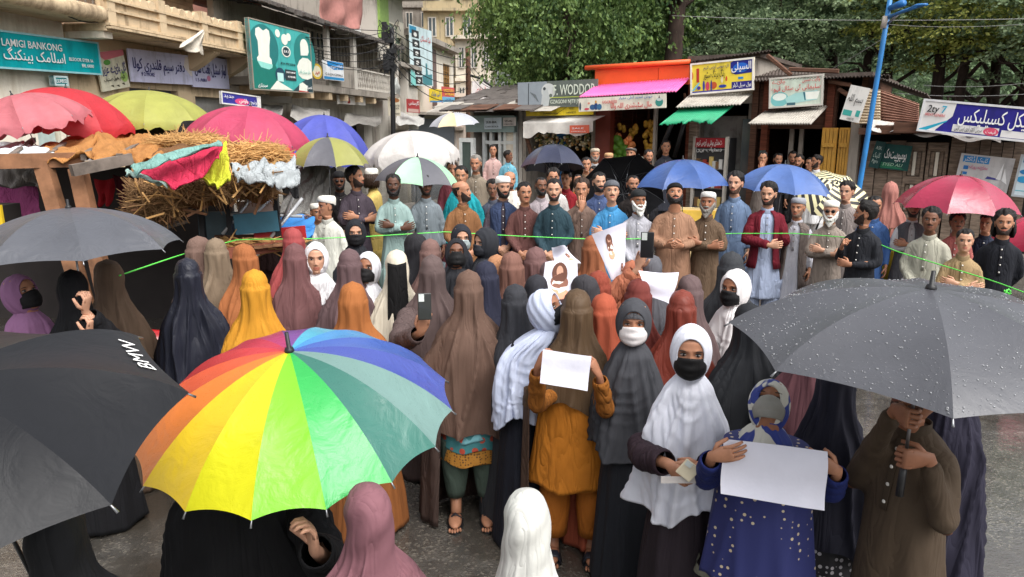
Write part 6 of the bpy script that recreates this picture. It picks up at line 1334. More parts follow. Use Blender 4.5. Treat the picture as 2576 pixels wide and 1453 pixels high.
on_panel(u2, 'BMW', ink((232, 232, 230)), .535, .196, 1.05, 8, R(20), 0, .82, .93, .28, .82)
on_panel(u3, 'IWOIVI', ink((150, 226, 150)), .570, .264, .8, 16, R(-44.8), 15, .84, .90, .25, .75, .03); on_panel(u3, 'SINLAOI', ink((150, 226, 150)), .570, .264, .8, 16, R(-44.8), 15, .66, .71, .3, .8, .03); on_panel(u3, 'DSP', ink((170, 196, 190)), .570, .264, .8, 16, R(-44.8), 0, .80, .86, .2, .5, .03)
# --- over the men
def held(label, u, v, Y, Rr, dp, mats, n=8, rot=20, tl=(0, 0), shaft=.85, **kw): return umbrella(label, at(u, v, Y), tiltv(*tl), Rr, dp, mats, n, R(rot), shaft, **kw)
OL, CH = wetcloth((134, 134, 70), .45), wetcloth((84, 84, 90), .45); MT = wetcloth((156, 204, 166), .42)
held('olive and charcoal panelled umbrella over the man in dark mauve', 824, 346, 9.3, .50, .34, [OL, OL, CH, OL], 8, -22, (0, 0))
held('mint and charcoal panelled umbrella held by the man in blue-grey', 1050, 396, 9.6, .54, .32, [MT, MT, CH, MT, MT, CH, MT, CH], 8, -30, (-3, 0), .95)
held('shiny navy black umbrella tipped back over the white shawled group', 1392, 364, 11.2, .50, .36, wetcloth((40, 44, 66), .3, key='navy_gloss', coat=.2), 8, 10, (0, -12), .95)
held('black umbrella leaning back behind the man in the blue shirt', 1560, 455, 10.6, .62, .30, wetcloth((30, 30, 34), .5), 8, 15, (0, -62), .8)
held('royal blue umbrella over the heavy man in tan', 1718, 402, 9.3, .60, .32, wetcloth((52, 82, 140), .32, key='royal_blue', coat=.15, amt=.15), 8, 10, (2, 0), .95)
held('steel blue umbrella held by the man in the dark red jacket', 1975, 414, 9.2, .60, .33, wetcloth((68, 96, 152), .35, key='steel_blue', amt=.12), 8, -5, (-4, 0), .95)
def striped(key, c1, c2, scale):
    m, nt, b = newmat(key); tc = N(nt, 'ShaderNodeTexCoord'); sp = N(nt, 'ShaderNodeSeparateXYZ'); L(nt, tc.outputs['Object'], sp.inputs[0]); a = N(nt, 'ShaderNodeMath', operation='MULTIPLY'); a.inputs[1].default_value = scale; L(nt, sp.outputs[0], a.inputs[0])
    f = N(nt, 'ShaderNodeMath', operation='FRACT'); L(nt, a.outputs[0], f.inputs[0]); g_ = N(nt, 'ShaderNodeMath', operation='GREATER_THAN'); g_.inputs[1].default_value = .5; L(nt, f.outputs[0], g_.inputs[0])
    mx = N(nt, 'ShaderNodeMix', data_type='RGBA'); mx.inputs['A'].default_value = (*lin(c1), 1); mx.inputs['B'].default_value = (*lin(c2), 1); L(nt, g_.outputs[0], mx.inputs['Factor']); L(nt, mx.outputs['Result'], b.inputs['Base Color']); b.inputs['Roughness'].default_value = .5; return m
held('cream and black ring striped umbrella behind the white bearded man in sunglasses', 2105, 462, 10.2, .52, .24, striped('ring_stripe', (222, 214, 168), (40, 38, 38), 13.5), 8, 0, (0, 38), .8)
held('deep pink wet umbrella over the man in grey-green', 2418, 442, 8.1, .61, .36, wetcloth((164, 44, 74), .25, .3, key='deep_pink', coat=.35, trans=.15), 8, 8, (-2, 2), .95)
umbrella('crimson umbrella at the edge behind the man with long hair', at(2600, 545, 8.6), tiltv(14, 0), .5, .3, wetcloth((170, 44, 70), .3), 8, R(5), .9)
# --- big market umbrellas
def stallbrolly(label, u, v, Y, Rr, dp, c, rot=10, tl=(0, 0), n=8, fl=.03, val=.08, mats=None, h=None): 
    a = at(u, v, Y); return umbrella(label, a, tiltv(*tl), Rr, dp, mats or wetcloth(c, .6, wrinkle=.5, trans=.25, amt=.12), n, R(rot), (h or a.z-.03)/max(.5, math.cos(R(tl[0]))), ribs=True, name='market_umbrella', grip=False, ferr=.05, valance=val, scal=.02, floppy=fl, seed=int(u))
stallbrolly('big red market umbrella with drooping valance beside the yellow-green one', 165, 222, 9.6, .80, .40, (186, 44, 54), 12, (-8, 4))
stallbrolly('faded rose market umbrella sagging at the side of the red one', 30, 240, 8.6, .68, .36, (186, 104, 112), 30, (14, 8), fl=.05)
stallbrolly('yellow-green market umbrella with black torn lining', 375, 228, 10.6, .86, .40, (160, 162, 80), 20, (-4, 2), fl=.02)
stallbrolly('pink market umbrella with purple inside over the cloth stall', 630, 268, 9.8, .78, .40, (184, 66, 98), 14, (-7, 2), fl=.02)
stallbrolly('violet-blue market umbrella behind the pink one', 815, 290, 12.5, .82, .66, (80, 88, 176), 20, (-6, 4), fl=.03)
stallbrolly('white market umbrella with ragged valance behind the mint umbrella', 1030, 330, 11.8, .76, .36, (206, 202, 198), 12, (3, 2), fl=.04, val=.14)
umbrella('grey and cream market umbrella before the glazed shop', at(1140, 284, 15), tiltv(4, 4), .5, .24, [wetcloth((160, 162, 168), .6), wetcloth((160, 162, 168), .6), wetcloth((206, 186, 150), .6)], 8, R(10), 2.3, name='market_umbrella', grip=False)
umbrella('small grey umbrella seen over the orange tarpaulin', at(187, 372, 12), tiltv(0, 0), .40, .2, wetcloth((120, 118, 122), .5), 8, 0, 1.8)
# black lining of the torn umbrella
cloth_sheet('torn_lining', 'black cloth lining hanging under the yellow-green umbrella', 'cloth', [at(215, 300, 10.2), at(500, 305, 10.2), at(222, 345, 10.0), at(440, 352, 10.0)], (24, 22, 24), amp=.05, sag=.06, folds=3, seed=9)
# ================================================================ market stall on the left
st = thing('market_stall', 'rough timber market stall with beams and props at the left', 'stall', (0, 0, 0))
def beam(name, pts, r, m, parent=st): mb = MB(); mb.tube(pts, r, 6 if np.ndim(r) < 2 else 6); return mb.build(name, m, parent, False)
A = lambda u, v, Y: np.array(at(u, v, Y))
def plank(root, name, a, b_, w, t, m, up=(0, 0, 1)):
    a, b_ = np.array(a, float), np.array(b_, float); x = b_-a; l = np.linalg.norm(x); x /= l; z = np.array(up, float); z -= x*z.dot(x); z /= np.linalg.norm(z); y = np.cross(z, x); mb = MB(); mb.box((a+b_)/2, (l, t, w), 0, np.stack([x, y, z], 1)); return mb.build(name, m, root, False)
WD = wood((130, 92, 66), 'stall_wood', grain=(3, 3, 3)); WD2 = wood((110, 100, 92), 'weathered_plank', grain=(3, 3, 3))
plank(st, 'front_beam', A(-60, 408, 6.6), A(212, 402, 7.0), .13, .10, WD)
plank(st, 'cross_board', A(180, 430, 6.6), A(330, 400, 7.0), .10, .08, WD2)
for (a, b_) in (((108, 412), (152, 560)), ((196, 425), (226, 560))):
    p, q_ = A(*a, 6.85), A(*b_, 6.75); d_ = q_-p; e = p+d_*(p[2]/-d_[2]); plank(st, 'post', p, e, .13, .11, WD, (1, 0, 0))
for u_ in (-40, 330): p = A(u_, 390, 9.4); plank(st, 'post', p, (p[0], p[1], 0), .12, .12, WD, (1, 0, 0))
for i in range(5): plank(st, 'roof_batten', A(-60+90*i, 396, 6.9), A(-10+95*i, 352, 10.2), .06, .05, WD2)
bx2 = MB(); bx2.box((A(120, 500, 8.9)[0], 9.2, .95), (4.2, .08, 1.9)); bx2.build('back_cloth', plain((48, 43, 42), .9, key='black_cloth'), st, False)
for i in range(7): plank(st, 'counter_plank', A(0, 600, 7.1)+np.array([0, .2*i, 0]), A(330, 600, 7.1)+np.array([0, .2*i, 0]), .03, .18, WD2)
def lumpy(name, label, cat, pts, col, nx=46, ny=26, amp=.08, seed=1, mat=None, fold=6):
    """crumpled sheet through a grid of points pts[row][col]"""
    P = np.array(pts, float); ny0, nx0, _ = P.shape; rs = np.random.RandomState(seed); ph = rs.uniform(0, 6, 8); out = []
    c = P.reshape(-1, 3).mean(0)
    def sm(a, x):
        i = min(int(x), len(a)-2); t = x-i; t = t*t*(3-2*t); return a[i]*(1-t)+a[i+1]*t
    for v in np.linspace(0, ny0-1, ny):
        rowp = sm(P, v); r_ = []
        for u in np.linspace(0, nx0-1, nx):
            p = sm(rowp, u)-c; n_ = amp*(math.sin(u*fold+ph[0]+v*2.1)*math.sin(v*fold*.8+ph[1]+u)+.6*math.sin(u*fold*2.3+v*fold*1.7+ph[2])+.5*abs(math.sin(u*fold*1.3-v*fold+ph[3]))); r_.append(p+np.array([.3*n_, -.2*n_, n_]))
        out.append(r_)
    mb = MB(); mb.grid(out); o = mb.build(name, mat or cloth(col), None); o.location = c; so = o.modifiers.new('t', 'SOLIDIFY'); so.thickness = .01; tag(o, label, cat); return o
lumpy('orange_tarpaulin', 'crumpled ochre orange tarpaulin spread over the stall roof', 'tarpaulin', [[A(90, 372, 9.8), A(230, 338, 10), A(330, 345, 10.0), A(420, 352, 10)], [A(110, 392, 8), A(240, 358, 8.2), A(330, 372, 8.3), A(430, 380, 8.4)], [A(120, 408, 6.8), A(230, 402, 6.9), A(330, 405, 7.0), A(400, 412, 7.2)]], (176, 122, 68), amp=.045, seed=2)
lumpy('white_tarpaulin', 'pale blue-white tarpaulin on the stall roof beside the ochre one', 'tarpaulin', [[A(-60, 362, 9.5), A(60, 366, 9.5), A(150, 376, 9.5)], [A(-60, 388, 8), A(50, 378, 8), A(140, 386, 8)], [A(-60, 404, 6.9), A(40, 404, 6.9), A(135, 400, 7.0)]], (206, 216, 220), amp=.03, seed=4)
STR = wood((184, 142, 88), 'straw', grain=(1, 1, 1), rough=.7); STR2 = wood((132, 100, 66), 'straw_dark', grain=(1, 1, 1), rough=.8)
def straw(name, label, boxes, n, m, seed, ln=(.15, .5), r=.006, flat=.5, down=0.0):
    rs = np.random.RandomState(seed); mb = MB(); P = []
    for i in range(n):
        b_ = boxes[rs.randint(len(boxes))]; c = A(rs.uniform(b_[0], b_[2]), rs.uniform(b_[1], b_[3]), rs.uniform(b_[4], b_[5])); d_ = rs.normal(0, 1, 3); d_[2] = d_[2]*flat-down; d_ /= np.linalg.norm(d_); l = rs.uniform(*ln); mb.tube([c-d_*l/2, c+rs.normal(0, .02, 3), c+d_*l/2], [r*.6, r*1.4, r*.5], 4)
    o = mb.build(name, m); tag(o, label, 'straw', kind='stuff'); return o
straw('straw_heap', 'heap of golden straw and split cane on the stall roof', [(390, 350, 540, 372, 8.2, 9.4), (430, 345, 530, 355, 8.8, 9.4), (520, 366, 690, 400, 7.4, 8.6), (560, 385, 710, 418, 7.3, 8.2)], 6000, STR, 5, (.12, .42), .0042, .2)
straw('straw_fringe', 'brown straw and cane hanging from the front of the stall', [(335, 470, 420, 530, 6.6, 7.0), (400, 455, 570, 500, 6.5, 7.1), (560, 450, 690, 490, 6.8, 7.4), (350, 500, 450, 545, 6.6, 6.9)], 3000, STR2, 6, (.10, .38), .0042, .6, .45)
rs_ = np.random.RandomState(12); mb = MB()
for i in range(70):
    bx_ = [(335, 455, 420, 545), (400, 440, 570, 505), (560, 430, 690, 490)][rs_.randint(3)]; c = A(rs_.uniform(bx_[0], bx_[2]), rs_.uniform(bx_[1], bx_[3]), rs_.uniform(6.45, 6.8)); x = rs_.normal(0, 1, 3)*[1, .4, .8]; x /= np.linalg.norm(x); z = rs_.normal(0, 1, 3); z -= x*z.dot(x); z /= np.linalg.norm(z); mb.box(c, (rs_.uniform(.12, .4), .005, rs_.uniform(.008, .022)), rs_.randint(2), np.stack([x, np.cross(z, x), z], 1))
cs_ = mb.build('cane_slats', [STR, STR2], None, False); tag(cs_, 'broken cane slats tangled in the straw fringe', 'cane', kind='stuff')
for i, (a, b_) in enumerate((((330, 530), (470, 500)), ((325, 515), (400, 520)), ((340, 545), (410, 475)), ((400, 560), (430, 500)), ((425, 560), (436, 480)), ((470, 545), (520, 520)), ((330, 500), (520, 540)), ((580, 520), (620, 470)), ((640, 540), (668, 470)))):
    o = plank(None, 'loose_stick', A(*a, 6.55+.02*i), A(*b_, 6.7), .022, .012, WD); tag(o, 'loose split wood stick poking from the straw fringe', 'stick', 'sticks poking from the straw fringe')
mbm = MB(); rsx_ = np.random.RandomState(4)
lumpy('straw_bed', 'dull brown thatch bed under the golden straw', 'thatch', [[A(380, 356, 9.6), A(520, 350, 9.6), A(700, 380, 9.0)], [A(380, 390, 8), A(540, 372, 8), A(720, 405, 8)], [A(350, 450, 6.9), A(560, 440, 6.9), A(700, 452, 7.1)], [A(345, 520, 6.9), A(560, 510, 6.9), A(690, 500, 7.1)]], (120, 84, 52), amp=.05, seed=7)
# striped cloth thrown over the straw
for i, (c, q, lab) in enumerate((((126, 168, 160), [[(330, 425), (400, 395), (545, 358)], [(345, 440), (430, 408), (560, 364)]], 'sea green strip of the awning cloth thrown over the straw'), ((206, 52, 84), [[(340, 440), (430, 405), (562, 360)], [(400, 456), (470, 432), (560, 372)], [(440, 474), (505, 455), (548, 400)]], 'bright rose strip of awning cloth crumpled over the straw'), ((200, 206, 60), [[(468, 400), (520, 384), (568, 360)], [(478, 432), (530, 432), (576, 398)], [(500, 448), (545, 466), (578, 452)], [(530, 462), (552, 474), (574, 458)]], 'lime yellow corner of awning cloth hanging down'), ((150, 176, 168), [[(318, 432), (345, 440), (400, 462)], [(318, 440), (350, 450), (420, 472)]], 'pale sea green hem below the rose strip'))):
    lumpy('awning_cloth', lab, 'cloth', [[A(u, v, 6.15+.10*k+.03*i) for (u, v) in r_] for k, r_ in enumerate(q[::-1])][::-1], c, 30, 20, .02, 20+i, fold=4)
lumpy('white_sheet', 'white plastic sheet folded over the stall corner', 'sheet', [[A(580, 420, 6.7), A(660, 412, 6.8), A(738, 408, 6.9)], [A(588, 445, 6.45), A(665, 442, 6.45), A(755, 438, 6.6)], [A(600, 456, 6.4), A(690, 470, 6.4), A(750, 476, 6.5)]], (166, 172, 174), amp=.03, seed=31)
lumpy('silver_tarpaulin', 'dirty silver-white tarpaulin hanging behind the boys in caps', 'tarpaulin', [[A(730, 418, 9.6), A(790, 415, 9.6), A(830, 414, 9.6)], [A(735, 470, 9.4), A(790, 468, 9.4), A(828, 470, 9.4)], [A(700, 540, 9.0), A(780, 542, 9.1), A(822, 545, 9.2)]], (150, 148, 144), amp=.03, seed=33)
cloth_sheet('purple_cloth', 'plum purple cloth hanging in the dark stall', 'cloth', [at(-30, 468, 7.4), at(92, 470, 7.4), at(-30, 570, 7.2), at(104, 560, 7.2)], (136, 60, 104), amp=.05, sag=.02, seed=11, folds=2)
cloth_sheet('red_garment', 'red garment hanging on a pole inside the stall', 'garment', [at(236, 450, 7.8), at(288, 448, 7.8), at(248, 512, 7.8), at(286, 506, 7.8)], (176, 34, 44), amp=.03, sag=.02, seed=12, folds=2)
cloth_sheet('maroon_cloth', 'dark maroon cloth stretched behind the straw fringe', 'cloth', [at(284, 440, 7.7), at(352, 445, 7.7), at(318, 560, 7.6), at(372, 560, 7.6)], (92, 34, 46), amp=.03, sag=.02, seed=13, folds=2)
cloth_sheet('grey_sacking', 'grey crumpled sacking under the stall roof', 'sacking', [at(-20, 415, 8.2), at(100, 415, 8.2), at(-20, 465, 8.2), at(104, 462, 8.2)], (156, 150, 146), amp=.06, sag=.02, seed=14, folds=4)
yb = thing('yellow_crate', 'yellow edged dark crate on the stall counter', 'crate', at(0, 590, 6.9)); mb = MB(); mb.box((0, 0, .14), (.26, .3, .28)); mb.build('box', plain((40, 36, 34), .7, key='crate_dark'), yb, False)
for x in (-.13, .13): mb = MB(); mb.box((x, -.15, .14), (.05, .03, .3)); mb.build('edge_strip', plain((214, 180, 40), .5, key='crate_yellow'), yb, False)
# folded textiles under the pink umbrella
for i in range(9):
    q = random.Random(i); c = [(196, 90, 60), (214, 120, 80), (206, 60, 80), (170, 60, 50), (222, 150, 96)][i % 5]; u_, v_ = 600+q.uniform(0, 120), 372+q.uniform(0, 26)
    lumpy('folded_textile', 'folded %s patterned textile heaped under the pink umbrella' % ['rust', 'coral', 'crimson', 'brick red', 'peach'][i % 5], 'textile', [[A(u_-26, v_-8, 8.9), A(u_+26, v_-8, 8.9)], [A(u_-30, v_+10, 8.4), A(u_+28, v_+12, 8.4)]], c, 20, 12, .035, 50+i)['group'] = 'textiles heaped under the pink umbrella'
# handcarts and frames beside the boys
ct = thing('metal_cart', 'broken metal cart frame with blue and teal boards beside the stall', 'cart', (0, 0, 0))
for (a, b_) in (((570, 470), (582, 610)), ((690, 462), (712, 640)), ((505, 520), (515, 640))): p, q_ = A(*a, 7.4), A(*b_, 7.2); plank(ct, 'upright', p, (q_[0], q_[1], .0), .05, .05, BLACKM, (1, 0, 0))
for (a, b_) in (((620, 560), (700, 480)), ((560, 590), (640, 490)), ((680, 600), (760, 500)), ((580, 540), (760, 545)), ((600, 500), (700, 505)), ((740, 490), (700, 580))): mb = MB(); mb.tube([A(*a, 7.3), A(*b_, 7.6)], .017, 7); mb.build('frame_tube', plain((190, 192, 194), .35, .3, key='bright_tube'), ct)
TEAL = plain((60, 110, 130), .5, key='teal_board'); BLU = plain((52, 120, 186), .5, key='blue_tarp', amt=.15, bump=.3, bscale=6); REDB = plain((168, 34, 40), .5, key='red_board')
plank(ct, 'side_board', A(500, 575, 7.5), A(600, 575, 7.6), .34, .04, plain((84, 104, 112), .5, key='grey_teal'))
for k, (a, b_, m, w_) in enumerate((((590, 566), (700, 556), TEAL, .2), ((640, 600), (770, 588), REDB, .16), ((560, 606), (700, 622), plain((150, 84, 62), .6, key='brick_board'), .12), ((600, 540), (700, 530), plain((176, 150, 136), .6, key='dusty_board'), .25))): plank(ct, 'side_board', A(*a, 7.2+.12*k), A(*b_, 7.3+.12*k), w_, .03, m)
lumpy('blue_tarpaulin', 'bright blue tarpaulin over the cart beside the boys', 'tarpaulin', [[A(690, 552, 8.2), A(790, 548, 8.2)], [A(650, 580, 7.8), A(790, 578, 7.8)], [A(640, 592, 7.5), A(785, 596, 7.5)]], (50, 120, 190), amp=.025, seed=61, mat=BLU)
tr_ = thing('wooden_tray', 'wooden tray of straw and flat baskets behind the veiled women', 'tray', (0, 0, 0))
plank(tr_, 'tray_rail', A(560, 640, 6.7), A(755, 610, 7.0), .10, .04, plain((140, 80, 60), .6, key='brick_board2')); plank(tr_, 'tray_rail', A(540, 600, 7.3), A(755, 596, 7.5), .06, .04, DWOOD)
for i in range(8): plank(tr_, 'tray_slat', A(560+24*i, 636-3*i, 6.75), A(556+26*i, 602, 7.3), .02, .12, WD)
straw('tray_straw', 'pale straw lying in the wooden tray', [(560, 604, 740, 628, 6.9, 7.2)], 160, STR, 9, (.2, .5), .008, .1)
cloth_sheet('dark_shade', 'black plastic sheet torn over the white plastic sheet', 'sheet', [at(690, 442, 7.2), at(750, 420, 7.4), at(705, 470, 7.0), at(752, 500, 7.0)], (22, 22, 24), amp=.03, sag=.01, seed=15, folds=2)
# motorcycle glimpsed between the veiled women
mc = thing('motorcycle', 'parked red and white motorcycle behind the brown and black veiled women', 'motorcycle', at(392, 790, 5.3)); mc.location.z = 0; mc.rotation_euler = (0, 0, R(200))
TY = plain((22, 22, 22), .8, key='tyre')
for x in (-.62, .62):
    mb = MB(); t = np.linspace(0, 2*PI, 33); mb.tube([(x+.28*math.cos(a), 0, .30+.28*math.sin(a)) for a in t], .045, 8); wh = mb.build('wheel', TY, mc)
    mb = MB()
    for a in np.linspace(0, PI, 6, endpoint=False): mb.tube([(x+.26*math.cos(a), 0, .3+.26*math.sin(a)), (x-.26*math.cos(a), 0, .3-.26*math.sin(a))], .006, 4)
    mb.build('spokes', STEEL, wh)
mb = MB(); mb.ell((.12, 0, .82), (.26, .12, .11), 16, 10); mb.build('fuel_tank', plain((176, 28, 34), .25, key='tank_red', coat=.6), mc)
mb = MB(); mb.ell((-.32, 0, .80), (.36, .13, .06), 16, 8); mb.build('seat', plain((26, 26, 28), .6, key='seat_black'), mc)
mb = MB(); mb.box((0, 0, .48), (.34, .22, .28)); mb.build('engine', STEEL, mc, False)
mb = MB(); mb.tube([(.62, .06, .3), (.42, .06, .95)], .025, 8); mb.tube([(.62, -.06, .3), (.42, -.06, .95)], .025, 8); mb.build('fork', STEEL, mc)
mb = MB(); mb.tube([(.32, -.38, 1.04), (.40, -.2, 1.02), (.43, 0, .98), (.40, .2, 1.02), (.32, .38, 1.04)], .014, 8); mb.build('handlebar', STEEL, mc)
for sd_ in (-1, 1): mb = MB(); mb.tube([(.36, sd_*.28, 1.03), (.40, sd_*.34, 1.22)], .008, 6); mb.ell((.40, sd_*.36, 1.26), (.02, .07, .05), 10, 7); mb.build('mirror', BLACKM, mc)
mb = MB(); mb.ell((.52, 0, .95), (.10, .11, .12), 14, 8); mb.build('headlight', plain((220, 220, 216), .2, key='fairing_white', coat=.5), mc)
mb = MB(); mb.loft([ringz(0, .07, .03, .03, 10)*0+np.array([.40+.02*k, 0, .72+.1*k])+np.stack([np.zeros(10), (.16+.03*k)*np.cos(np.linspace(0, 6.28, 10, endpoint=False)), .05*np.sin(np.linspace(0, 6.28, 10, endpoint=False))], -1) for k in range(4)]); mb.build('fairing', MATS['fairing_white'], mc)
# ================================================================ rope along the crowd
GRN = plain((96, 214, 84), .5, key='rope_green', amt=.1)
pts = [A(300, 694, 4.6), A(460, 640, 5.6), A(600, 603, 6.6), A(760, 602, 7.2), A(900, 597, 7.6), A(1120, 584, 8.0), A(1290, 594, 8.0), A(1500, 603, 8.1), A(1640, 601, 8.2), A(1830, 588, 8.3), A(2000, 588, 8.0), A(2180, 602, 7.5), A(2258, 634, 7.0), A(2330, 656, 6.8), A(2500, 708, 6.2), A(2640, 760, 5.6)]
q = np.linspace(0, len(pts)-1, 70); pts = np.array(pts); Pq = np.stack([np.interp(q, range(len(pts)), pts[:, i]) for i in range(3)], -1); mb = MB(); mb.tube(Pq, .0052, 6); rp_ = mb.build('green_rope', GRN); tag(rp_, 'thin bright green rope stretched between the men and the women', 'rope')
mb = MB(); 
for a in range(10): mb.tube([A(2535, 728, 6.15)+np.array([.012*math.cos(a), .0, .02*math.sin(a*1.7)-.02+.0*k]) +np.array([.02*math.cos(a+k), .01*math.sin(a*2+k), -.012*k]) for k in range(4)], .005, 5)
kn = mb.build('rope_knot', GRN, rp_)
# ================================================================ the men behind the rope
def shaft(um, z):
    M = um.matrix_world; a = M.translation; d = -Vector((M[0][2], M[1][2], M[2][2])); return a+d*((z-a.z)/d.z)
UM = {o['label'][:12]: o for o in bpy.data.objects if o.parent is None and o.get('category') == 'umbrella'}
def um(k): return [o for o in bpy.data.objects if o.parent is None and o.get('category') == 'umbrella' and k in o['label']][0]
bpy.context.view_layer.update()
CW_ = (226, 222, 212)
man('boy in white embroidered cap and cream tunic raising one hand', 822, 494, None, (206, 206, 196), 'raise', turn=-.7, body=-.5, Y=8.3, tone='mid', beard=None, cap='topi', capc=CW_)
man('smaller boy in white cap and grey tunic beside the boy in cream', 797, 513, None, (150, 152, 150), 'sides', turn=.5, Y=8.7, tone='mid', beard=None, cap='topi', capc=CW_)
man('man in black cap and black clothes under the olive umbrella', 852, 433, None, (36, 32, 34), 'clasp', Y=10.4, tone='dark', beard='full', cap='beanie', capc=(22, 22, 24), glasses=True)
man('man in dark mauve shirt with folded arms looking aside', 893, 420, None, (84, 74, 84), 'crossed', turn=.95, body=.2, Y=9.4, tone='mid', beard='short')
man('man in yellow robe and white cap with long brown hair, turned away', 938, 425, None, (206, 180, 104), 'sides', turn=-1.6, body=-1.9, Y=10.4, hair='long', hairc='brown', beard='full', beardc='brown', cap='topi', capc=CW_)
man('dark bearded man in pale green-blue tunic with folded arms', 988, 441, None, (146, 170, 166), 'crossed', Y=9.0, tone='deep', beard='full')
man('man in blue-grey tunic gripping the mint umbrella', 1070, 441, None, (128, 138, 144), 'sides', Y=9.3, tone='dark', beard='short', grip=(-1, shaft(um('mint and'), 1.28)))
man('balding man in brown jersey with hands behind him looking aside', 1163, 456, None, (138, 96, 62), 'clasp', turn=1.1, body=.25, Y=8.7, tone='mid', hair='bald', beard='short')
man('older man wrapped in a teal shawl behind the brown jersey', 1160, 420, None, (100, 96, 96), 'sides', Y=10.2, tone='mid', hair='short', beard=None, shawl=(30, 150, 160))
man('grey haired man in olive buttoned shirt beside the glass door', 1197, 392, None, (140, 128, 112), 'sides', Y=12.2, tone='mid', hairc='grey', beard='stub', beardc='grey')
man('face behind the teal shawl with brown hair', 1137, 408, None, (120, 60, 70), 'sides', Y=12.0, tone='mid', beard=None, hairc='brown')
man('curly haired youth in patterned blue shirt behind the white cap', 1240, 455, None, (92, 96, 112), 'sides', Y=10.2, tone='dark', hair='thick', beard=None)
man('young bearded man in white cap and navy waistcoat over mauve sleeves', 1265, 445, None, (86, 76, 86), 'clasp', turn=.3, Y=9.0, tone='fair', beard='full', cap='topi', capc=(232, 230, 226), vest=((58, 72, 104), .74, .12), legc=(110, 84, 74))
man('man with receding hair in a large white shawl', 1283, 432, None, (222, 214, 200), 'sides', turn=.4, Y=10.4, tone='mid', hair='bald', beard='stub', shawl=(228, 222, 210))
man('young man in maroon-brown tunic with clasped hands', 1320, 461, None, (106, 70, 66), 'clasp', turn=.2, tilt=.1, Y=8.8, tone='mid', beard='mustache')
man('cropped bearded man in pale pink-grey shirt behind the maroon tunic', 1361, 447, None, (176, 164, 168), 'sides', Y=10.0, tone='dark', hair='crop', beard='full')
man('young man in dark teal tunic with both hands round a phone', 1395, 453, None, (46, 70, 80), 'clasp', turn=.15, tilt=.1, Y=8.6, tone='fair', beard='short')
man('black haired man in white shirt behind the teal tunic', 1393, 427, None, (214, 208, 204), 'sides', Y=10.6, tone='mid', beard='stub', hair='thick')
man('person in red behind the man in the white shirt', 1425, 432, None, (150, 34, 44), 'sides', Y=11.6, tone='mid', beard=None)
man('man in taupe tunic pinching his nose', 1463, 453, None, (136, 112, 100), 'face', tilt=.12, Y=8.8, tone='mid', beard=None, hairc='brown', hair='thick')
man('tall bearded man in slate blue shirt before the black umbrella', 1508, 436, None, (76, 92, 132), 'sides', Y=9.8, tone='fair', beard='full')
man('man in sky blue tunic and grey knit cap with folded arms', 1541, 456, None, (74, 148, 200), 'crossed', tilt=.25, Y=8.5, tone='fair', beard='mustache', cap='beanie', capc=(96, 98, 104))
man('bearded man in dark clothes under the leaning black umbrella', 1592, 442, None, (54, 48, 46), 'sides', Y=10.0, tone='mid', hair='crop', beard='full')
man('white bearded old man in pale grey tunic and black skullcap', 1607, 479, None, (178, 178, 186), 'clasp', Y=8.3, tone='tan', beard='long', beardc='white', hairc='grey', cap='beanie', capc=(40, 42, 44))
m21, _ = man('heavy man in tan tunic and black cap looking down at a phone', 1700, 461, None, (158, 120, 96), 'phone', tilt=.5, Y=8.2, tone='mid', beard='full', cap='beanie', capc=(18, 18, 20), fat=1.0)
man('grey bearded old man in brown tunic and white cap with folded arms', 1782, 484, None, (104, 84, 66), 'crossed', turn=-.1, Y=8.2, tone='tan', beard='long', beardc='grey', hairc='grey', cap='topi', capc=(206, 204, 200), fat=.4)
man('clean shaven man in steel blue shirt with open collar', 1852, 436, None, (118, 140, 172), 'sides', Y=9.0, tone='fair', beard='stub', hair='thick', turn=-.1)
man('man in dark red zip jacket over a pale blue tunic holding the steel blue umbrella', 1935, 462, None, (170, 182, 208), 'poler', turn=-.35, Y=8.4, tone='fair', beard='short', hair='thick', jacket=((112, 24, 40), .80, .42), grip=(1, shaft(um('steel blue'), 1.22)))
man('older man in grey cap and brown waistcoat over white tunic', 2010, 499, None, (196, 196, 204), 'sides', turn=-.1, Y=8.4, tone='mid', hairc='grey', beard='stub', beardc='grey', cap='topi', capc=(150, 152, 160), vest=((116, 104, 98), .62, .42))
man('white bearded man in sunglasses and white cap with folded arms', 2093, 506, None, (146, 134, 124), 'crossed', Y=8.0, tone='fair', beard='long', beardc='white', hairc='white', cap='topi', capc=(232, 228, 216), glasses=True, fat=.3)
man('tall youth in taupe tunic behind the man in sunglasses', 2133, 460, None, (150, 140, 136), 'sides', Y=9.4, tone='fair', beard=None, hair='thick')
man('man in black tunic seen in profile pulling the green rope', 2180, 509, None, (38, 40, 46), 'rope', turn=-1.25, body=-.35, Y=7.4, tone='mid', beard='short', hair='thick', fat=.2)
man('man in blue shirt half hidden behind the black tunic', 2203, 496, None, (74, 110, 168), 'sides', turn=.3, Y=8.6, tone='mid', beard=None)
man('man in grey waistcoat and white sleeves whose head is under the pink umbrella', 2300, 500, None, (212, 212, 212), 'crossed', Y=8.5, tone='mid', beard='short', vest=((98, 98, 102), .60, .2))
man('mustached man in grey-green shirt with hands clasped low', 2347, 526, None, (178, 176, 160), 'clasp', turn=.15, Y=7.2, tone='dark', beard='mustache', hair='thick', fat=.5)
man('sullen boy in khaki tunic with folded arms', 2430, 579, None, (160, 136, 100), 'crossed', Y=6.7, tone='fair', beard=None)
man('young man in pink shirt looking down behind the khaki boy', 2412, 537, None, (190, 110, 104), 'sides', tilt=.2, Y=8.0, tone='tan', beard='mustache', hair='thick')
man('bearded man with long hair in a black tunic', 2530, 533, None, (30, 32, 40), 'behind', turn=-.1, Y=6.9, tone='mid', beard='short', hair='long')
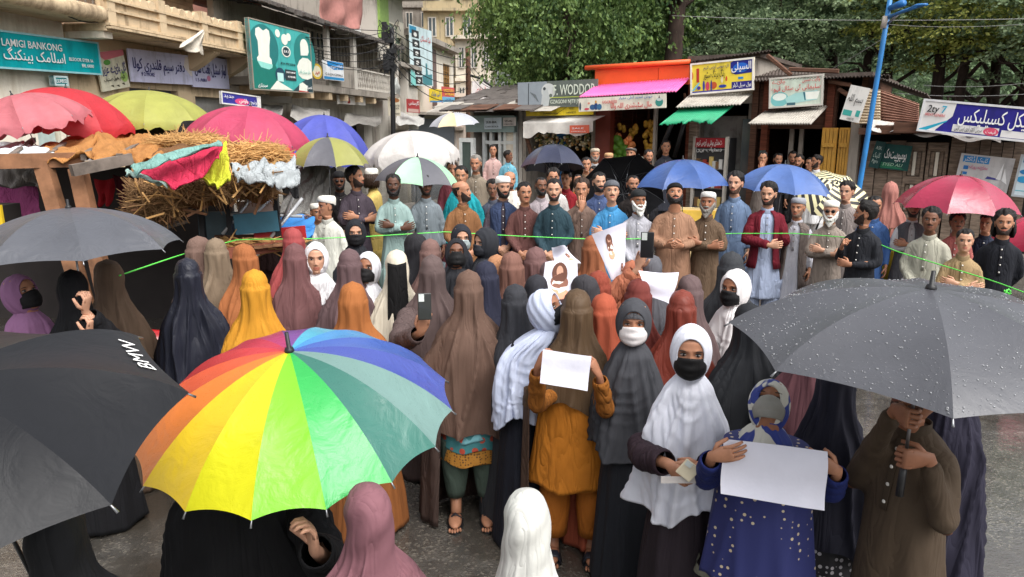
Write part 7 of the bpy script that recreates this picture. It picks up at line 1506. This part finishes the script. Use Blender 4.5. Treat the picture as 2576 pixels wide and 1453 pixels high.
man('thin youth in dark blue behind the long haired man', 2485, 541, None, (44, 52, 70), 'sides', turn=-.3, Y=8.2, tone='mid', beard=None, hair='thick')
# shopkeepers and people on the pavement
for (u, v, Y, c, kw, lab) in ((1497, 375, 14.6, (214, 214, 216), dict(cap='topi', capc=(190, 176, 156), beard='full', beardc='grey', hairc='grey'), 'old man in white by the maroon post of the fruit shop'), (1532, 386, 14.5, (206, 190, 120), dict(cap='topi', capc=(190, 150, 110), beard='long', beardc='white'), 'man in yellow with a white face covering before the melons'), (1587, 371, 14.6, (90, 84, 82), dict(cap='flat', capc=(90, 88, 86), beard=None), 'man in grey jacket and knitted hat before the fruit shop'), (1632, 378, 14.4, (28, 28, 34), dict(beard='short'), 'bearded youth in a black lettered sweatshirt'), (1608, 395, 13.8, (96, 92, 84), dict(beard=None, cap='topi', capc=(110, 108, 96)), 'crouched person in a mottled grey cap beside the sweatshirt'), (1676, 349, 15.6, (60, 62, 72), dict(beard=None), 'youth in grey waistcoat raised inside the fruit shop'), (2057, 391, 14.0, (226, 226, 226), dict(beard='short', turn=-.9), 'man in bright white shirt before the yellow doors'), (2037, 398, 14.4, (150, 150, 152), dict(beard=None, turn=-.9), 'man in grey beside the bright white shirt'), (1920, 383, 14.2, (110, 100, 94), dict(beard=None, pose='face'), 'man holding his face by the teal notice'), (1958, 387, 14.4, (30, 30, 34), dict(beard='short'), 'bearded man in black left of the pair in the dark shop'), (1995, 382, 14.8, (24, 24, 28), dict(beard='stub'), 'tall man in black at the dark shop opening'), (2012, 391, 14.2, (44, 42, 44), dict(beard='short', turn=-.4), 'man in charcoal shirt beside the tall man in black'), (1240, 366, 17.5, (206, 170, 164), dict(beard=None), 'man in pink shirt with a blue bowl inside the glazed shop'), (1278, 380, 17.0, (110, 170, 190), dict(beard=None, turn=1.2, tone='dark'), 'child in light blue at the glazed shop'), (1475, 398, 13.4, (150, 120, 96), dict(beard=None, pose='crossed'), 'person in tan with folded arms beside the navy black umbrella'), (1455, 440, 12.2, (222, 120, 40), dict(beard=None, hair='crop'), 'person in bright orange behind the taupe tunic'), (1495, 420, 12.8, (176, 160, 146), dict(beard=None), 'dark haired person in beige behind the black umbrella')):
    z0 = .15 if Y > 13.6 else 0.0; d = dict(kw); po = d.pop('pose', 'sides'); man(lab, u, v, None, c, po, Y=Y, z0=z0, group='people along the shop row', **d)
for (u, v, Y, c, kw, lab) in ((665, 344, 10.2, (60, 40, 40), dict(beard='full', cap='beanie', capc=(30, 26, 26), tone='dark'), 'vendor in a dark cap under the pink market umbrella'), (75, 352, 13.5, (80, 70, 66), dict(beard=None, tone='dark'), 'dark haired passer-by under the red market umbrella'), (243, 372, 12.6, (90, 80, 76), dict(beard=None, tone='dark', hair='crop'), 'crop haired passer-by behind the ochre tarpaulin')):
    man(lab, u, v, 1.66, c, 'sides', Y=Y, **kw)
def blotch(key, c1, c2, scale, thr=.455):
    m, nt, b = newmat(key); co = ocoord(nt, False); nz = N(nt, 'ShaderNodeTexNoise', Scale=scale, Detail=1.0, Roughness=.3, Distortion=.6); L(nt, co, nz.inputs['Vector']); rp = N(nt, 'ShaderNodeValToRGB'); e = rp.color_ramp.elements; e[0].position = thr; e[0].color = (*lin(c1), 1); e[1].position = thr+.02; e[1].color = (*lin(c2), 1); L(nt, nz.outputs[0], rp.inputs[0]); L(nt, rp.outputs[0], b.inputs['Base Color']); b.inputs['Roughness'].default_value = .75
    n1 = N(nt, 'ShaderNodeTexNoise', Scale=9, Detail=3); L(nt, co, n1.inputs['Vector']); bp = N(nt, 'ShaderNodeBump', Strength=.35, Distance=.03); L(nt, n1.outputs[0], bp.inputs['Height']); L(nt, bp.outputs[0], b.inputs['Normal']); return m
def dotted(key, c1, c2, scale, r=.16):
    m, nt, b = newmat(key); co = ocoord(nt, False); vo = N(nt, 'ShaderNodeTexVoronoi', Scale=scale, Randomness=.45); L(nt, co, vo.inputs['Vector']); rp = N(nt, 'ShaderNodeValToRGB'); e = rp.color_ramp.elements; e[0].position = r; e[0].color = (*lin(c2), 1); e[1].position = r+.03; e[1].color = (*lin(c1), 1); L(nt, vo.outputs['Distance'], rp.inputs[0]); L(nt, rp.outputs[0], b.inputs['Base Color']); b.inputs['Roughness'].default_value = .8; return m
# ================================================================ veiled women
def V_(lab, u, v, c, H=1.57, **k): return veiled(lab, u, v, H, c, **k)
V_('woman in dull brown veil under the slate grey umbrella edge', 268, 652, (112, 92, 76), body=.5, sw=1.05, band=False)
V_('woman in glossy blue-black veil before the motorcycle', 468, 648, (42, 44, 56), rough=.42, sw=.95, fold=1.3)
V_('woman in greyish brown veil behind the blue-black one', 500, 626, (118, 94, 84), body=-.6, Y=5.6, H=1.58)
V_('woman in khaki taupe veil behind the greyish brown one', 541, 598, (136, 118, 98), H=1.58)
V_('woman in orange-brown veil behind the mustard one', 612, 612, (160, 98, 58), body=.4)
V_('woman in bright mustard yellow veil', 638, 677, (192, 134, 40), fold=1.2)
V_('woman in dusty red veil by the wooden tray', 735, 572, (156, 72, 72), H=1.58, body=.3)
V_('woman in mauve-brown veil beside the bare-faced girl in white', 740, 611, (114, 78, 78), sw=1.08, hem=.95)
V_('woman in grey-mauve veil beside the small white scarf', 878, 625, (106, 84, 86), sw=1.05)
V_('woman in caramel orange cape veil with broad shoulders', 886, 708, (160, 98, 52), H=1.54, sw=1.22, hem=.9)
V_('woman in black veil leaning away behind the cream scarf', 1045, 586, (44, 43, 47), H=1.56, body=.9, sw=1.1, band=False)
V_('woman in small mauve-brown veil behind the phone holder', 1082, 600, (122, 94, 88), H=1.55)
ph_w = V_('woman in grey-brown veil filming with a phone', 1086, 640, (98, 82, 80), sw=1.15, hem=.95)
V_('woman in navy veil tucked behind the tall brown robe', 1222, 655, (46, 48, 66), H=1.55)
V_('woman in tan veil with a white crown behind the rosewood veil', 1250, 640, (176, 126, 92), H=1.52)
V_('woman in rosewood brown veil before the maroon tunic', 1287, 632, (132, 94, 82), fold=1.3)
V_('woman in mauve veil below the dark teal tunic', 1348, 620, (116, 86, 84), H=1.56)
V_('woman in dusky mauve veil whose face the portrait paper hides', 1385, 655, (104, 84, 86), H=1.53)
V_('woman in charcoal veil below the rosewood veil', 1296, 714, (56, 57, 62), H=1.5, sw=.95)
V_('woman in black cape holding up the portrait paper', 1350, 690, (48, 48, 54), H=1.5, sw=1.2, band=False)
V_('woman in slate black scarf right of the portrait paper', 1472, 690, (62, 60, 64), H=1.5, body=.8, band=False)
V_('woman in rust red veil under the long hanging paper', 1506, 680, (142, 66, 50), H=1.5)
V_('woman in copper brown veil behind the long hanging paper', 1492, 590, (150, 92, 62), H=1.57, fold=1.4)
V_('woman in terracotta scarf with her back turned', 1590, 690, (170, 104, 78), H=1.5, Y=5.0, body=PI, band=False)
V_('woman in bright coral orange veil', 1520, 737, (166, 82, 58), H=1.5, sw=.9)
V_('woman in dark maroon veil beneath the blank raised paper', 1607, 700, (112, 52, 46), H=1.51)
V_('woman in grey scarf behind the raised black phone', 1640, 640, (96, 96, 102), H=1.53, body=PI, band=False)
V_('woman in dusky brown-grey veil right of the blank raised paper', 1737, 690, (100, 82, 82), H=1.52)
V_('woman in dark red shimmering veil', 1717, 728, (126, 58, 46), H=1.5, rough=.5, sw=1.05)
V_('tall woman in charcoal veil before the man in the red jacket', 1842, 632, (60, 62, 66), H=1.6, sw=1.15, fold=.8)
V_('woman in black cape half under the beaded umbrella', 1885, 800, (38, 40, 44), H=1.5, Y=3.75, sw=1.1, body=.4, fold=1.2)
V_('woman in black veil between the white scarf and the beaded umbrella', 1965, 745, (46, 46, 52), H=1.36, Y=4.1, sw=1.1)
V_('woman in ash brown veil behind the beaded umbrella rim', 2060, 760, (104, 84, 80), H=1.36, Y=3.9, sw=1.05)
V_('woman in wine mauve veil under the beaded umbrella rim', 2042, 880, (110, 72, 78), H=1.46, Y=3.5, sw=1.0, fold=1.3)
V_('woman in midnight navy cape with flowered black skirt', 2110, 900, (44, 44, 56), H=1.45, Y=3.05, sw=.9, hem=.95, fold=1.2, rc=dotted('floral_black', (24, 22, 26), (176, 172, 176), 34, .28))
V_('woman in long indigo robe behind the man in brown', 2400, 930, (44, 42, 58), rc=(44, 42, 58), H=1.5, Y=3.1, sw=.8, hem=1.2, fold=.8)
V_('woman in dusty rose burqa by the plank shack', 2242, 462, (166, 112, 102), H=1.72, Y=9.4, hem=1.1, fold=1.4)
bg_ = thing('yellow_bag', 'yellow and brown bag hanging beside the dusty rose burqa', 'bag', at(2232, 700, 8.8)); bg_.location.z = .45
mb = MB(); rg = []
for z, q in ((0, .3), (.05, .9), (.25, 1), (.45, .8), (.58, .35)): rg.append(ringz(z, .17*q, .10*q, .10*q, 20)*np.array([1, 1, 1]))
mb.loft(rg); mb.build('pouch', striped('bag_stripe', (206, 186, 40), (190, 160, 36), 6), bg_); mb = MB(); mb.tube([(-.05, 0, .57), (-.03, 0, .75), (.03, 0, .75), (.05, 0, .57)], .012, 6); mb.build('handle', plain((90, 70, 30), .7, key='bag_handle'), bg_)
# the phone that films
def phone(label, M, w=.075, h=.15, c=(40, 42, 40)):
    p = frame_thing('phone', label, 'phone', M); mb = MB(); mb.box((0, 0, 0), (w, .010, h)); o = mb.build('case', plain(c, .3, key='phone_%d' % c[0], coat=.3), p, False); be = o.modifiers.new('b', 'BEVEL'); be.width = .006; be.segments = 2
    mb = MB(); mb.box((-w*.22, -.0065, h*.33), (w*.4, .004, h*.28)); mb.build('camera_bump', plain((190, 196, 192), .25, key='phone_bump'), p, False); mb = MB(); mb.box((0, .0055, 0), (w*.9, .002, h*.94)); mb.build('screen', plain((20, 24, 30), .1, key='phone_screen'), p, False); return p
def facing(loc, rz=0.0, tilt=0.0): return Matrix.Translation(Vector(loc)) @ Matrix.Rotation(-math.atan2(loc[0], loc[1])+rz, 4, 'Z') @ Matrix.Rotation(tilt, 4, 'X')
def hand_at(root, wpos, sh, el_off, hd, nrm, side, curl, tone='mid', cm=None, name='forearm', s=.92, sl=(.075, .07, .06, .05)):
    """an arm reaching from the shoulder to a world point, sleeve and hand"""
    g = np.array(root.matrix_world.inverted() @ Vector(wpos)); sh = np.array(sh, float); el = (sh+g)/2+np.array(el_off); mb = MB(); limb(mb, sh, el, g, hd, nrm, side, curl, s=s); mb.build('body', skin(SKIN[tone], 'skin_'+tone), root)
    if cm is not None: sleeve(root, [sh, (sh+el)/2, el, el*.5+g*.5, el*.12+g*.88], [sl[0], sl[0], sl[1], sl[2], sl[3]], cm)
bpy.context.view_layer.update()
phone('phone in a clear grey case held up by the filming woman', facing(at(1068, 772, 4.0), 0, R(-8)))
hand_at(ph_w, at(1058, 838, 4.05), (-.16, -.05, 1.16), (-.10, -.02, -.12), (.25, -.15, 1), (.3, 1, 0), 1, .35, 'mid', (98, 82, 80))
phone('black phone raised above the terracotta scarf', facing(at(1628, 617, 4.75)), .085, .17, (22, 22, 24))
tw = [o for o in bpy.data.objects if o.get('label') == 'woman in terracotta scarf with her back turned'][0]
hand_at(tw, at(1606, 676, 4.85), (.14, .02, 1.16), (.1, .05, -.05), (-.2, 0, 1), (-.2, 1, 0), 1, .35, 'fair', (170, 104, 78), s=.9)
# ================================================================ women with faces showing
def S_(lab, u, v, c, H=1.58, **k): return scarfed(lab, u, v, H, c, **k)
ll, _ = S_('girl in lilac scarf and black mask looking down beside the black umbrella', 52, 676, (152, 108, 146), H=1.56, Y=4.25, turn=.45, tilt=.35, body=.25, mask=(24, 22, 24), hem=.62, sw=1.1, tone='mid', rc=(40, 38, 46))
mb = MB(); mb.tube([(-.20, -.10, 1.22), (-.05, -.185, 1.10), (.08, -.205, .98), (.14, -.19, .88)], [(.014, .006)]*4, 6); mb.build('strap', plain((40, 70, 170), .6, key='blue_strap'), ll)
S_('bare-faced girl in white scarf between the mauve veils', 793, 607, (222, 220, 222), H=1.57, tone='fair', op=(.066, .090), hem=.5, turn=-.05, rc=(206, 204, 206), swag=1.2, lid=.8)
S_('girl in small white scarf with black mask behind the grey-mauve veil', 922, 632, (212, 212, 218), H=1.54, mask=(26, 24, 26), tone='tan', turn=-.35, tilt=.2, hem=.6)
b15, _ = S_('woman in black scarf and black mask before the dark mauve shirt', 893, 549, (38, 40, 46), H=1.6, mask=(30, 30, 33), tone='fair', hem=.8, swag=.6)
cs = V_('woman in cream scarf with long black face veil', 997, 628, (214, 204, 184), H=1.57, face_panel=(22, 21, 22), sw=1.05, hem=.62, band=False, rc=(206, 196, 184))
S_('woman in black scarf and mask with eyes lowered', 1148, 598, (40, 41, 46), H=1.57, mask=(22, 22, 24), tone='dark', tilt=.35, hem=.7, swag=.5, lid=.35)
S_('girl in black scarf and patterned pale mask', 1160, 562, (44, 46, 54), H=1.58, mask=(160, 172, 172), tone='fair', hem=.7, turn=.15, swag=.5)
S_('woman in wide black scarf glancing sideways', 1222, 573, (48, 50, 56), H=1.58, mask=(46, 48, 54), tone='fair', turn=-1.0, hem=.8, sw=1.1, swag=.6, loose=1.08)
S_('woman in white scarf and black mask above the beaded umbrella', 1852, 696, (226, 222, 222), H=1.54, Y=4.5, mask=(24, 24, 26), tone='tan', turn=-.55, hem=.72, sw=1.1)
lw, _ = S_('woman bending aside in a long pale blue-white shawl with black mask', 1322, 736, (190, 198, 220), H=1.53, Y=4.0, mask=(22, 22, 24), turn=.9, tilt=.5, body=.2, tone='tan', hem=.80, sw=1.0, rc=(22, 24, 34), swag=1.2, hd=(.15, -.05), loose=1.06)
# centre: brown veil with ochre dress and paper
oc = V_('woman in olive brown veil and ochre dress showing a blank paper', 1452, 731, (92, 72, 52), H=1.56, Y=3.82, sw=1.12, hem=.66, norobe=True, rough=.6)
OCH = cloth((192, 118, 36), .8, .4)
def dress(root, H, m, z0, z1, w0, w1, name='dress', rs=np.random.RandomState(3), folds=.02, f0=.14, f1=.17):
    rows = 34; z = np.linspace(z0, z1, rows)[:, None]; k = (z0-z)/(z0-z1); ph = np.linspace(-PI, PI, 96, endpoint=False)[None]; fr = ridges(rs, 14, .07, .16); d = folds*k*fr(ph, .2+k*.5); w = w0+(w1-w0)*k+d; f = f0+(f1-f0)*k+d
    mb = MB(); mb.loft(np.stack([w*np.sin(ph), -f*np.cos(ph), z+.012*np.sin(5*ph)*k], -1)); return mb.build(name, m, root)
dress(oc, 1.56, OCH, 1.12, .46, .17, .25)
for sd in (-1, 1):
    mb = MB(); q = np.linspace(0, 1, 10); mb.tube(np.stack([sd*(.10+.01*q), 0*q, .62*(1-q)+.14*q], -1), .095-.012*q+.004*np.sin(q*12), 16); mb.build('trouser_leg', cloth((168, 98, 32), .8, .3), oc)
    mb = MB(); mb.tube([(sd*.11, .01, .2), (sd*.11, .0, .08), (sd*.11, -.03, .05)], [.036, .034, .034], 10); mb.ell((sd*.112, -.075, .035), (.042, .10, .028), 14, 8)
    for t_ in range(5): mb.ell((sd*(.112)+(-.032+.016*t_), -.172-.012*(1-abs(t_-1.5)/2)*1.2, .022), (.0085, .02, .011), 8, 6)
    mb.build('body', skin(SKIN['tan'], 'skin_tan'), oc)
    mb = MB(); mb.ell((sd*.112, -.07, .010), (.052, .135, .012), 16, 6); so_ = mb.build('sandal', plain((26, 26, 30), .6, key='sandal_black'), oc); mb = MB(); mb.tube([(sd*.112-.052, -.10, .015), (sd*.112-.03, -.105, .062), (sd*.112+.03, -.105, .062), (sd*.112+.052, -.10, .015)], [(.03, .006)]*4, 8); mb.build('strap', plain((30, 32, 40), .5, key='sandal_strap'), so_)
def veil_side(root, c, sd): # open cloak falling at the sides
    ph = np.linspace(.35*PI, .95*PI, 22)*sd; P = []
    for z in np.linspace(1.0, .16, 20): P.append([((.27+.03*(1-z)+.012*math.sin(a*13+z*3))*math.sin(a), -(.19+.02*(1-z))*math.cos(a), z) for a in ph])
    mb = MB(); mb.grid(P); o = mb.build('cloak', cloth(c), root); so = o.modifiers.new('t', 'SOLIDIFY'); so.thickness = .006
for sd in (-1, 1): veil_side(oc, (86, 66, 54), sd)
def paper(label, TL, TR, BL, BR, curl=.02, seed=1, c=(214, 214, 226), prints=None):
    TL, TR, BL, BR = map(lambda q: np.array(q, float), (TL, TR, BL, BR)); n = np.cross(TR-TL, BL-TL); n /= np.linalg.norm(n); rs = np.random.RandomState(seed); a, b_ = rs.uniform(0, 6, 2); c0 = (TL+TR+BL+BR)/4
    def S(u, v, o=0.0): return (TL*(1-u)+TR*u)*(1-v)+(BL*(1-u)+BR*u)*v+n*(curl*(math.sin(u*4+a+v*2)+.6*math.sin(v*6+b_))+o)-c0
    mb = MB(); mb.grid([[S(u, v) for u in np.linspace(0, 1, 25)] for v in np.linspace(0, 1, 17)]); r_ = thing('paper_sheet', label, 'paper', Vector(c0)); mb.build('sheet', plain(c, .7, key='paper_%d' % c[0], amt=.04, bump=.35, bscale=5), r_)
    sg = 1 if n[1] < 0 else -1
    for (pts, col) in (prints or []):
        m_ = MB(); cc = np.mean(pts, 0); ring = [S(*p, sg*.004) for p in pts]; m_.add([S(*cc, sg*.004)]+ring, [(0, i+1, (i+1) % len(ring)+1) for i in range(len(ring))]); m_.build('print', plain(col, .7, key='ptint_%d_%d_%d' % col, amt=.08), r_)
    return r_
def figure(cx, cy, s, dress_=(222, 150, 120)): # small printed portrait
    ov = lambda x, y, a, b_: [(cx+x*s+a*s*math.cos(t), cy+y*s+b_*s*math.sin(t)) for t in np.linspace(0, 2*PI, 18, endpoint=False)]
    return [(ov(0, -.10, .17, .22), (104, 66, 52)), (ov(0, .08, .19, .16), (128, 84, 66)), (ov(0, .16, .16, .18), (232, 214, 204)), (ov(0, -.13, .075, .115), (206, 156, 132)), (ov(0, .02, .035, .06), (206, 156, 132)), (ov(0, .34, .20, .13), dress_)]
paper('blank white paper held up by the woman in the ochre dress', at(1366, 879, 3.32), at(1488, 897, 3.32), at(1358, 963, 3.30), at(1478, 985, 3.28), .008)
bpy.context.view_layer.update()
hand_at(oc, at(1352, 925, 3.40), (-.12, -.10, 1.0), (-.04, -.06, -.11), (.45, -.05, .85), (.8, .5, -.2), 1, .7, 'tan', (150, 92, 34), s=.82, sl=(.04, .044, .043, .038)); hand_at(oc, at(1507, 945, 3.40), (.12, -.10, 1.0), (.04, -.06, -.11), (-.45, -.05, .85), (-.8, .5, -.2), -1, .7, 'tan', (150, 92, 34), s=.82, sl=(.04, .044, .043, .038))
# grey scarf, white mask
S_('woman in charcoal scarf with white pleated mask and black robe', 1595, 779, (70, 71, 76), H=1.56, Y=3.62, mask=(226, 220, 218), tone='mid', hem=.82, sw=1.08, rc=(34, 36, 42), under=(76, 76, 80), swag=1.1, lid=.7)
# white scarf, black mask, phone in clasped hands
ws, _ = S_('girl in draped white scarf and black mask holding a phone and folded paper', 1742, 814, (216, 218, 228), H=1.56, Y=3.12, mask=(20, 19, 20), tone='mid', hem=.86, sw=1.05, rc=(42, 34, 40), swag=1.5, op=(.062, .088))
bpy.context.view_layer.update()
hand_at(ws, at(1682, 1168, 2.86), (-.20, -.02, .98), (-.05, .03, -.03), (.75, -.2, -.55), (.2, 1, .1), 1, .6, 'mid', (48, 34, 42), s=.95, sl=(.06, .065, .06, .055)); hand_at(ws, at(1768, 1172, 2.86), (.20, -.02, .98), (.05, .03, -.03), (-.8, -.2, -.45), (-.2, 1, .1), -1, .6, 'mid', (48, 34, 42), s=.95, sl=(.06, .065, .06, .055))
phone('cream framed phone in the hands of the girl in white', facing(at(1731, 1184, 2.70), 0) @ Matrix.Rotation(R(35), 4, 'Y'), .07, .075, (206, 196, 170))
fp_ = thing('folded_paper', 'folded strip of paper under the hands of the girl in white', 'paper', at(1713, 1208, 2.72), 0); mb = MB(); mb.box((0, 0, 0), (.16, .004, .028)); mb.build('sheet', plain((196, 190, 186), .7, key='paper_dull'), fp_, False)
# blue patterned scarf girl with the big paper
BLOT = blotch('blue_blotch', (38, 54, 128), (196, 194, 182), 9.0)
bgirl, _ = S_('girl in blue and ivory blotched scarf bowing over a large blank paper', 1940, 953, (60, 70, 130), H=1.42, Y=2.85, mat=BLOT, tilt=.75, tone='tan', hem=.52, sw=1.15, norobe=True, swag=.8, hd=(0, -.03), lid=.3, op=(.050, .060), mask=(150, 148, 140))
dress(bgirl, 1.42, dotted('daisy_blue', (36, 42, 96), (196, 180, 150), 27.0, .17), 1.12, .52, .17, .24, rs=np.random.RandomState(6))
mb = MB(); ph = np.linspace(-PI, PI, 64, endpoint=False)
mb.loft([np.stack([(.247+.004*k+.01*np.sin(ph*9))*np.sin(ph), -(.177+.004*k+.01*np.sin(ph*9))*np.cos(ph), np.full(64, .545-.012*k)], -1) for k in range(4)], False, False); mb.build('hem_braid', plain((96, 96, 84), .7, key='hem_braid', bump=.6, bscale=120), bgirl)
for sd in (-1, 1): mb = MB(); mb.tube([(sd*.10, 0, .62), (sd*.105, 0, .3), (sd*.105, 0, .07)], [.10, .085, .07], 18); mb.build('trouser_leg', striped('trouser_stripe', (44, 48, 96), (176, 170, 150), 24), bgirl)
paper('large blank white paper held by the girl in the blotched scarf', at(1818, 1104, 2.55), at(2080, 1136, 2.55), at(1816, 1245, 2.50), at(2072, 1284, 2.50), .012, 4)
bpy.context.view_layer.update()
hand_at(bgirl, at(1790, 1150, 2.54), (-.15, -.02, 1.0), (-.05, .03, -.10), (.9, -.05, .35), (.1, 1, .1), 1, .25, 'mid', (36, 48, 110), s=.82, sl=(.046, .048, .045, .04)); hand_at(bgirl, at(2108, 1186, 2.54), (.15, -.02, 1.0), (.05, .03, -.08), (-.9, -.05, .35), (-.1, 1, .1), -1, .25, 'mid', (36, 48, 110), s=.82, sl=(.046, .048, .045, .04))
# raised papers in the middle
paper('long white paper with a printed portrait flapping above the women', at(1489, 590, 5.0), at(1577, 558, 5.0), at(1537, 704, 4.95), at(1571, 706, 4.95), .03, 2, prints=figure(.42, .30, .62)+figure(.85, .80, .35))
paper('crumpled white paper with a printed portrait in the crowd', at(1372, 662, 4.6), at(1452, 655, 4.6), at(1362, 742, 4.5), at(1456, 742, 4.5), .02, 3, prints=figure(.47, .50, 1.35))
paper('white paper with a faint portrait curling above the crumpled one', at(1388, 622, 4.8), at(1420, 622, 4.8), at(1398, 668, 4.75), at(1462, 662, 4.75), .03, 5, prints=figure(.7, .6, .6))
paper('blank white paper raised over the dark maroon veil', at(1606, 682, 4.35), at(1710, 684, 4.35), at(1622, 735, 4.3), at(1683, 766, 4.25), .03, 6)
# the two behind: brown robe with turquoise dress
br = V_('tall woman in long brown robe over a turquoise flowered dress and green trousers', 1178, 675, (108, 84, 72), H=1.58, Y=4.25, sw=1.22, hem=1.0, norobe=True, fold=1.3)
for sd in (-1, 1):
    ph = np.linspace(.22*PI, 1.0*PI, 26)*sd; P = []
    for z in np.linspace(.95, .02, 22): P.append([((.27+.05*(1-z)+.014*math.sin(a*14+z*2))*math.sin(a), -(.19+.03*(1-z))*math.cos(a), z) for a in ph])
    mb = MB(); mb.grid(P); o = mb.build('robe', cloth((74, 58, 52)), br); so = o.modifiers.new('t', 'SOLIDIFY'); so.thickness = .006
dress(br, 1.58, plain((112, 168, 176), .7, key='turquoise'), .95, .56, .11, .185, rs=np.random.RandomState(8), folds=.008, f0=.09); 
for nm, z0_, z1_, m in (('flower_band', .62, .50, dotted('flower_band', (60, 120, 124), (176, 70, 50), 16, .3)), ('gold_band', .50, .41, dotted('gold_band', (170, 116, 40), (96, 62, 26), 60, .35))): dress(br, 1.58, m, z0_, z1_, .19, .195, nm, np.random.RandomState(8), .006, .165, .17)
for sd in (-1, 1):
    mb = MB(); q = np.linspace(0, 1, 10); mb.tube(np.stack([sd*.095+0*q, -.03+0*q, .55*(1-q)+.16*q], -1), .095-.04*q**2, 14); mb.build('trouser_leg', cloth((78, 92, 82), .8, .3), br)
    mb = MB(); mb.tube([(sd*.095, -.03, .22), (sd*.095, -.035, .09), (sd*.095, -.06, .05)], [.038, .035, .034], 10); mb.ell((sd*.1, -.11, .033), (.042, .10, .026), 14, 8)
    for t_ in range(5): mb.ell((sd*.1+(-.032+.016*t_), -.208-.012*(1-abs(t_-1.5)/2)*1.2, .02), (.0085, .02, .011), 8, 6)
    mb.build('body', skin(SKIN['mid'], 'skin_mid'), br); mb = MB(); mb.ell((sd*.1, -.11, .008), (.05, .13, .01), 16, 6); so_ = mb.build('sandal', plain((26, 26, 30), .6, key='sandal_black'), br); mb = MB(); mb.tube([(sd*.1-.045, -.09, .03), (sd*.1, -.10, .07), (sd*.1+.045, -.09, .03)], [(.02, .005)]*3, 8); mb.build('strap', MATS['sandal_strap'], so_)
# ================================================================ foreground figures
bp_ = V_('figure in black robes holding the slate grey umbrella', 172, 640, (20, 20, 24), H=1.6, Y=4.15, band=False, sw=1.0, rc=(18, 18, 22)); bpy.context.view_layer.update()
for (u, v) in ((222, 770), (232, 828)): hand_at(bp_, at(u-8, v+14, 3.85), (.15, -.04, 1.15), (.08, -.05, -.1), (.2, -.2, .8), (-.8, .5, 0), 1, .9, 'fair', (20, 20, 24))
bu = um('charcoal umbrella beaded'); g1, g2 = shaft(bu, 1.42), shaft(bu, 1.27)
mw, _ = man('man in brown tunic with rolled sleeves under the beaded umbrella', 2318, 965, 1.56, (84, 70, 56), 'sides', turn=-.55, tilt=.3, body=-.6, Y=2.6, tone='tan', beard='stub', fat=.7, hair='short', shirt_len=.4, fold=.24, grip=[(-1, g1), (1, g2)])
f1 = V_('person in black seen from behind under the rainbow umbrella', 590, 1150, (18, 18, 21), H=1.45, Y=2.55, body=PI, band=False, sw=1.3, fold=.6, rc=(18, 18, 21)); bpy.context.view_layer.update()
hand_at(f1, at(792, 1385, 2.2), (-.22, .0, .98), (-.06, .0, -.16), (.1, .1, 1), (.9, .2, 0), -1, .7, 'fair', (18, 18, 21), s=1.0, sl=(.085, .08, .07, .058))
f2 = V_('woman in dusty mauve gathered veil seen from behind', 925, 1226, (132, 90, 98), H=1.36, Y=2.02, body=PI+.3, band=False, sw=1.15, fold=1.5, rc=(126, 86, 94))
mb = MB(); ph = np.linspace(-.2, 1.5, 26)
for k, a in enumerate(ph): mb.ell((.155*math.sin(a), .165*math.cos(a)*1.0, 1.04-.05*math.sin(a*1.2)), (.012, .012, .016), 8, 6)
tr2 = mb.build('gathered_braid', cloth((128, 84, 92), .8, .2), f2); tr2['kind'] = 'stuff'
V_('person in a plain white head covering seen from behind', 1325, 1240, (200, 200, 194), H=1.36, Y=1.98, body=PI, band=False, sw=.85, fold=.5, rc=(196, 196, 190), flare=.9)
f4 = V_('person in black sleeve under the glossy black umbrella', 120, 1200, (24, 25, 28), H=1.4, Y=1.85, body=PI-.4, band=False, sw=1.2, fold=.8, rc=(20, 20, 22))
bake_text()
for o in bpy.data.objects:
    if '_n' in o: del o['_n']
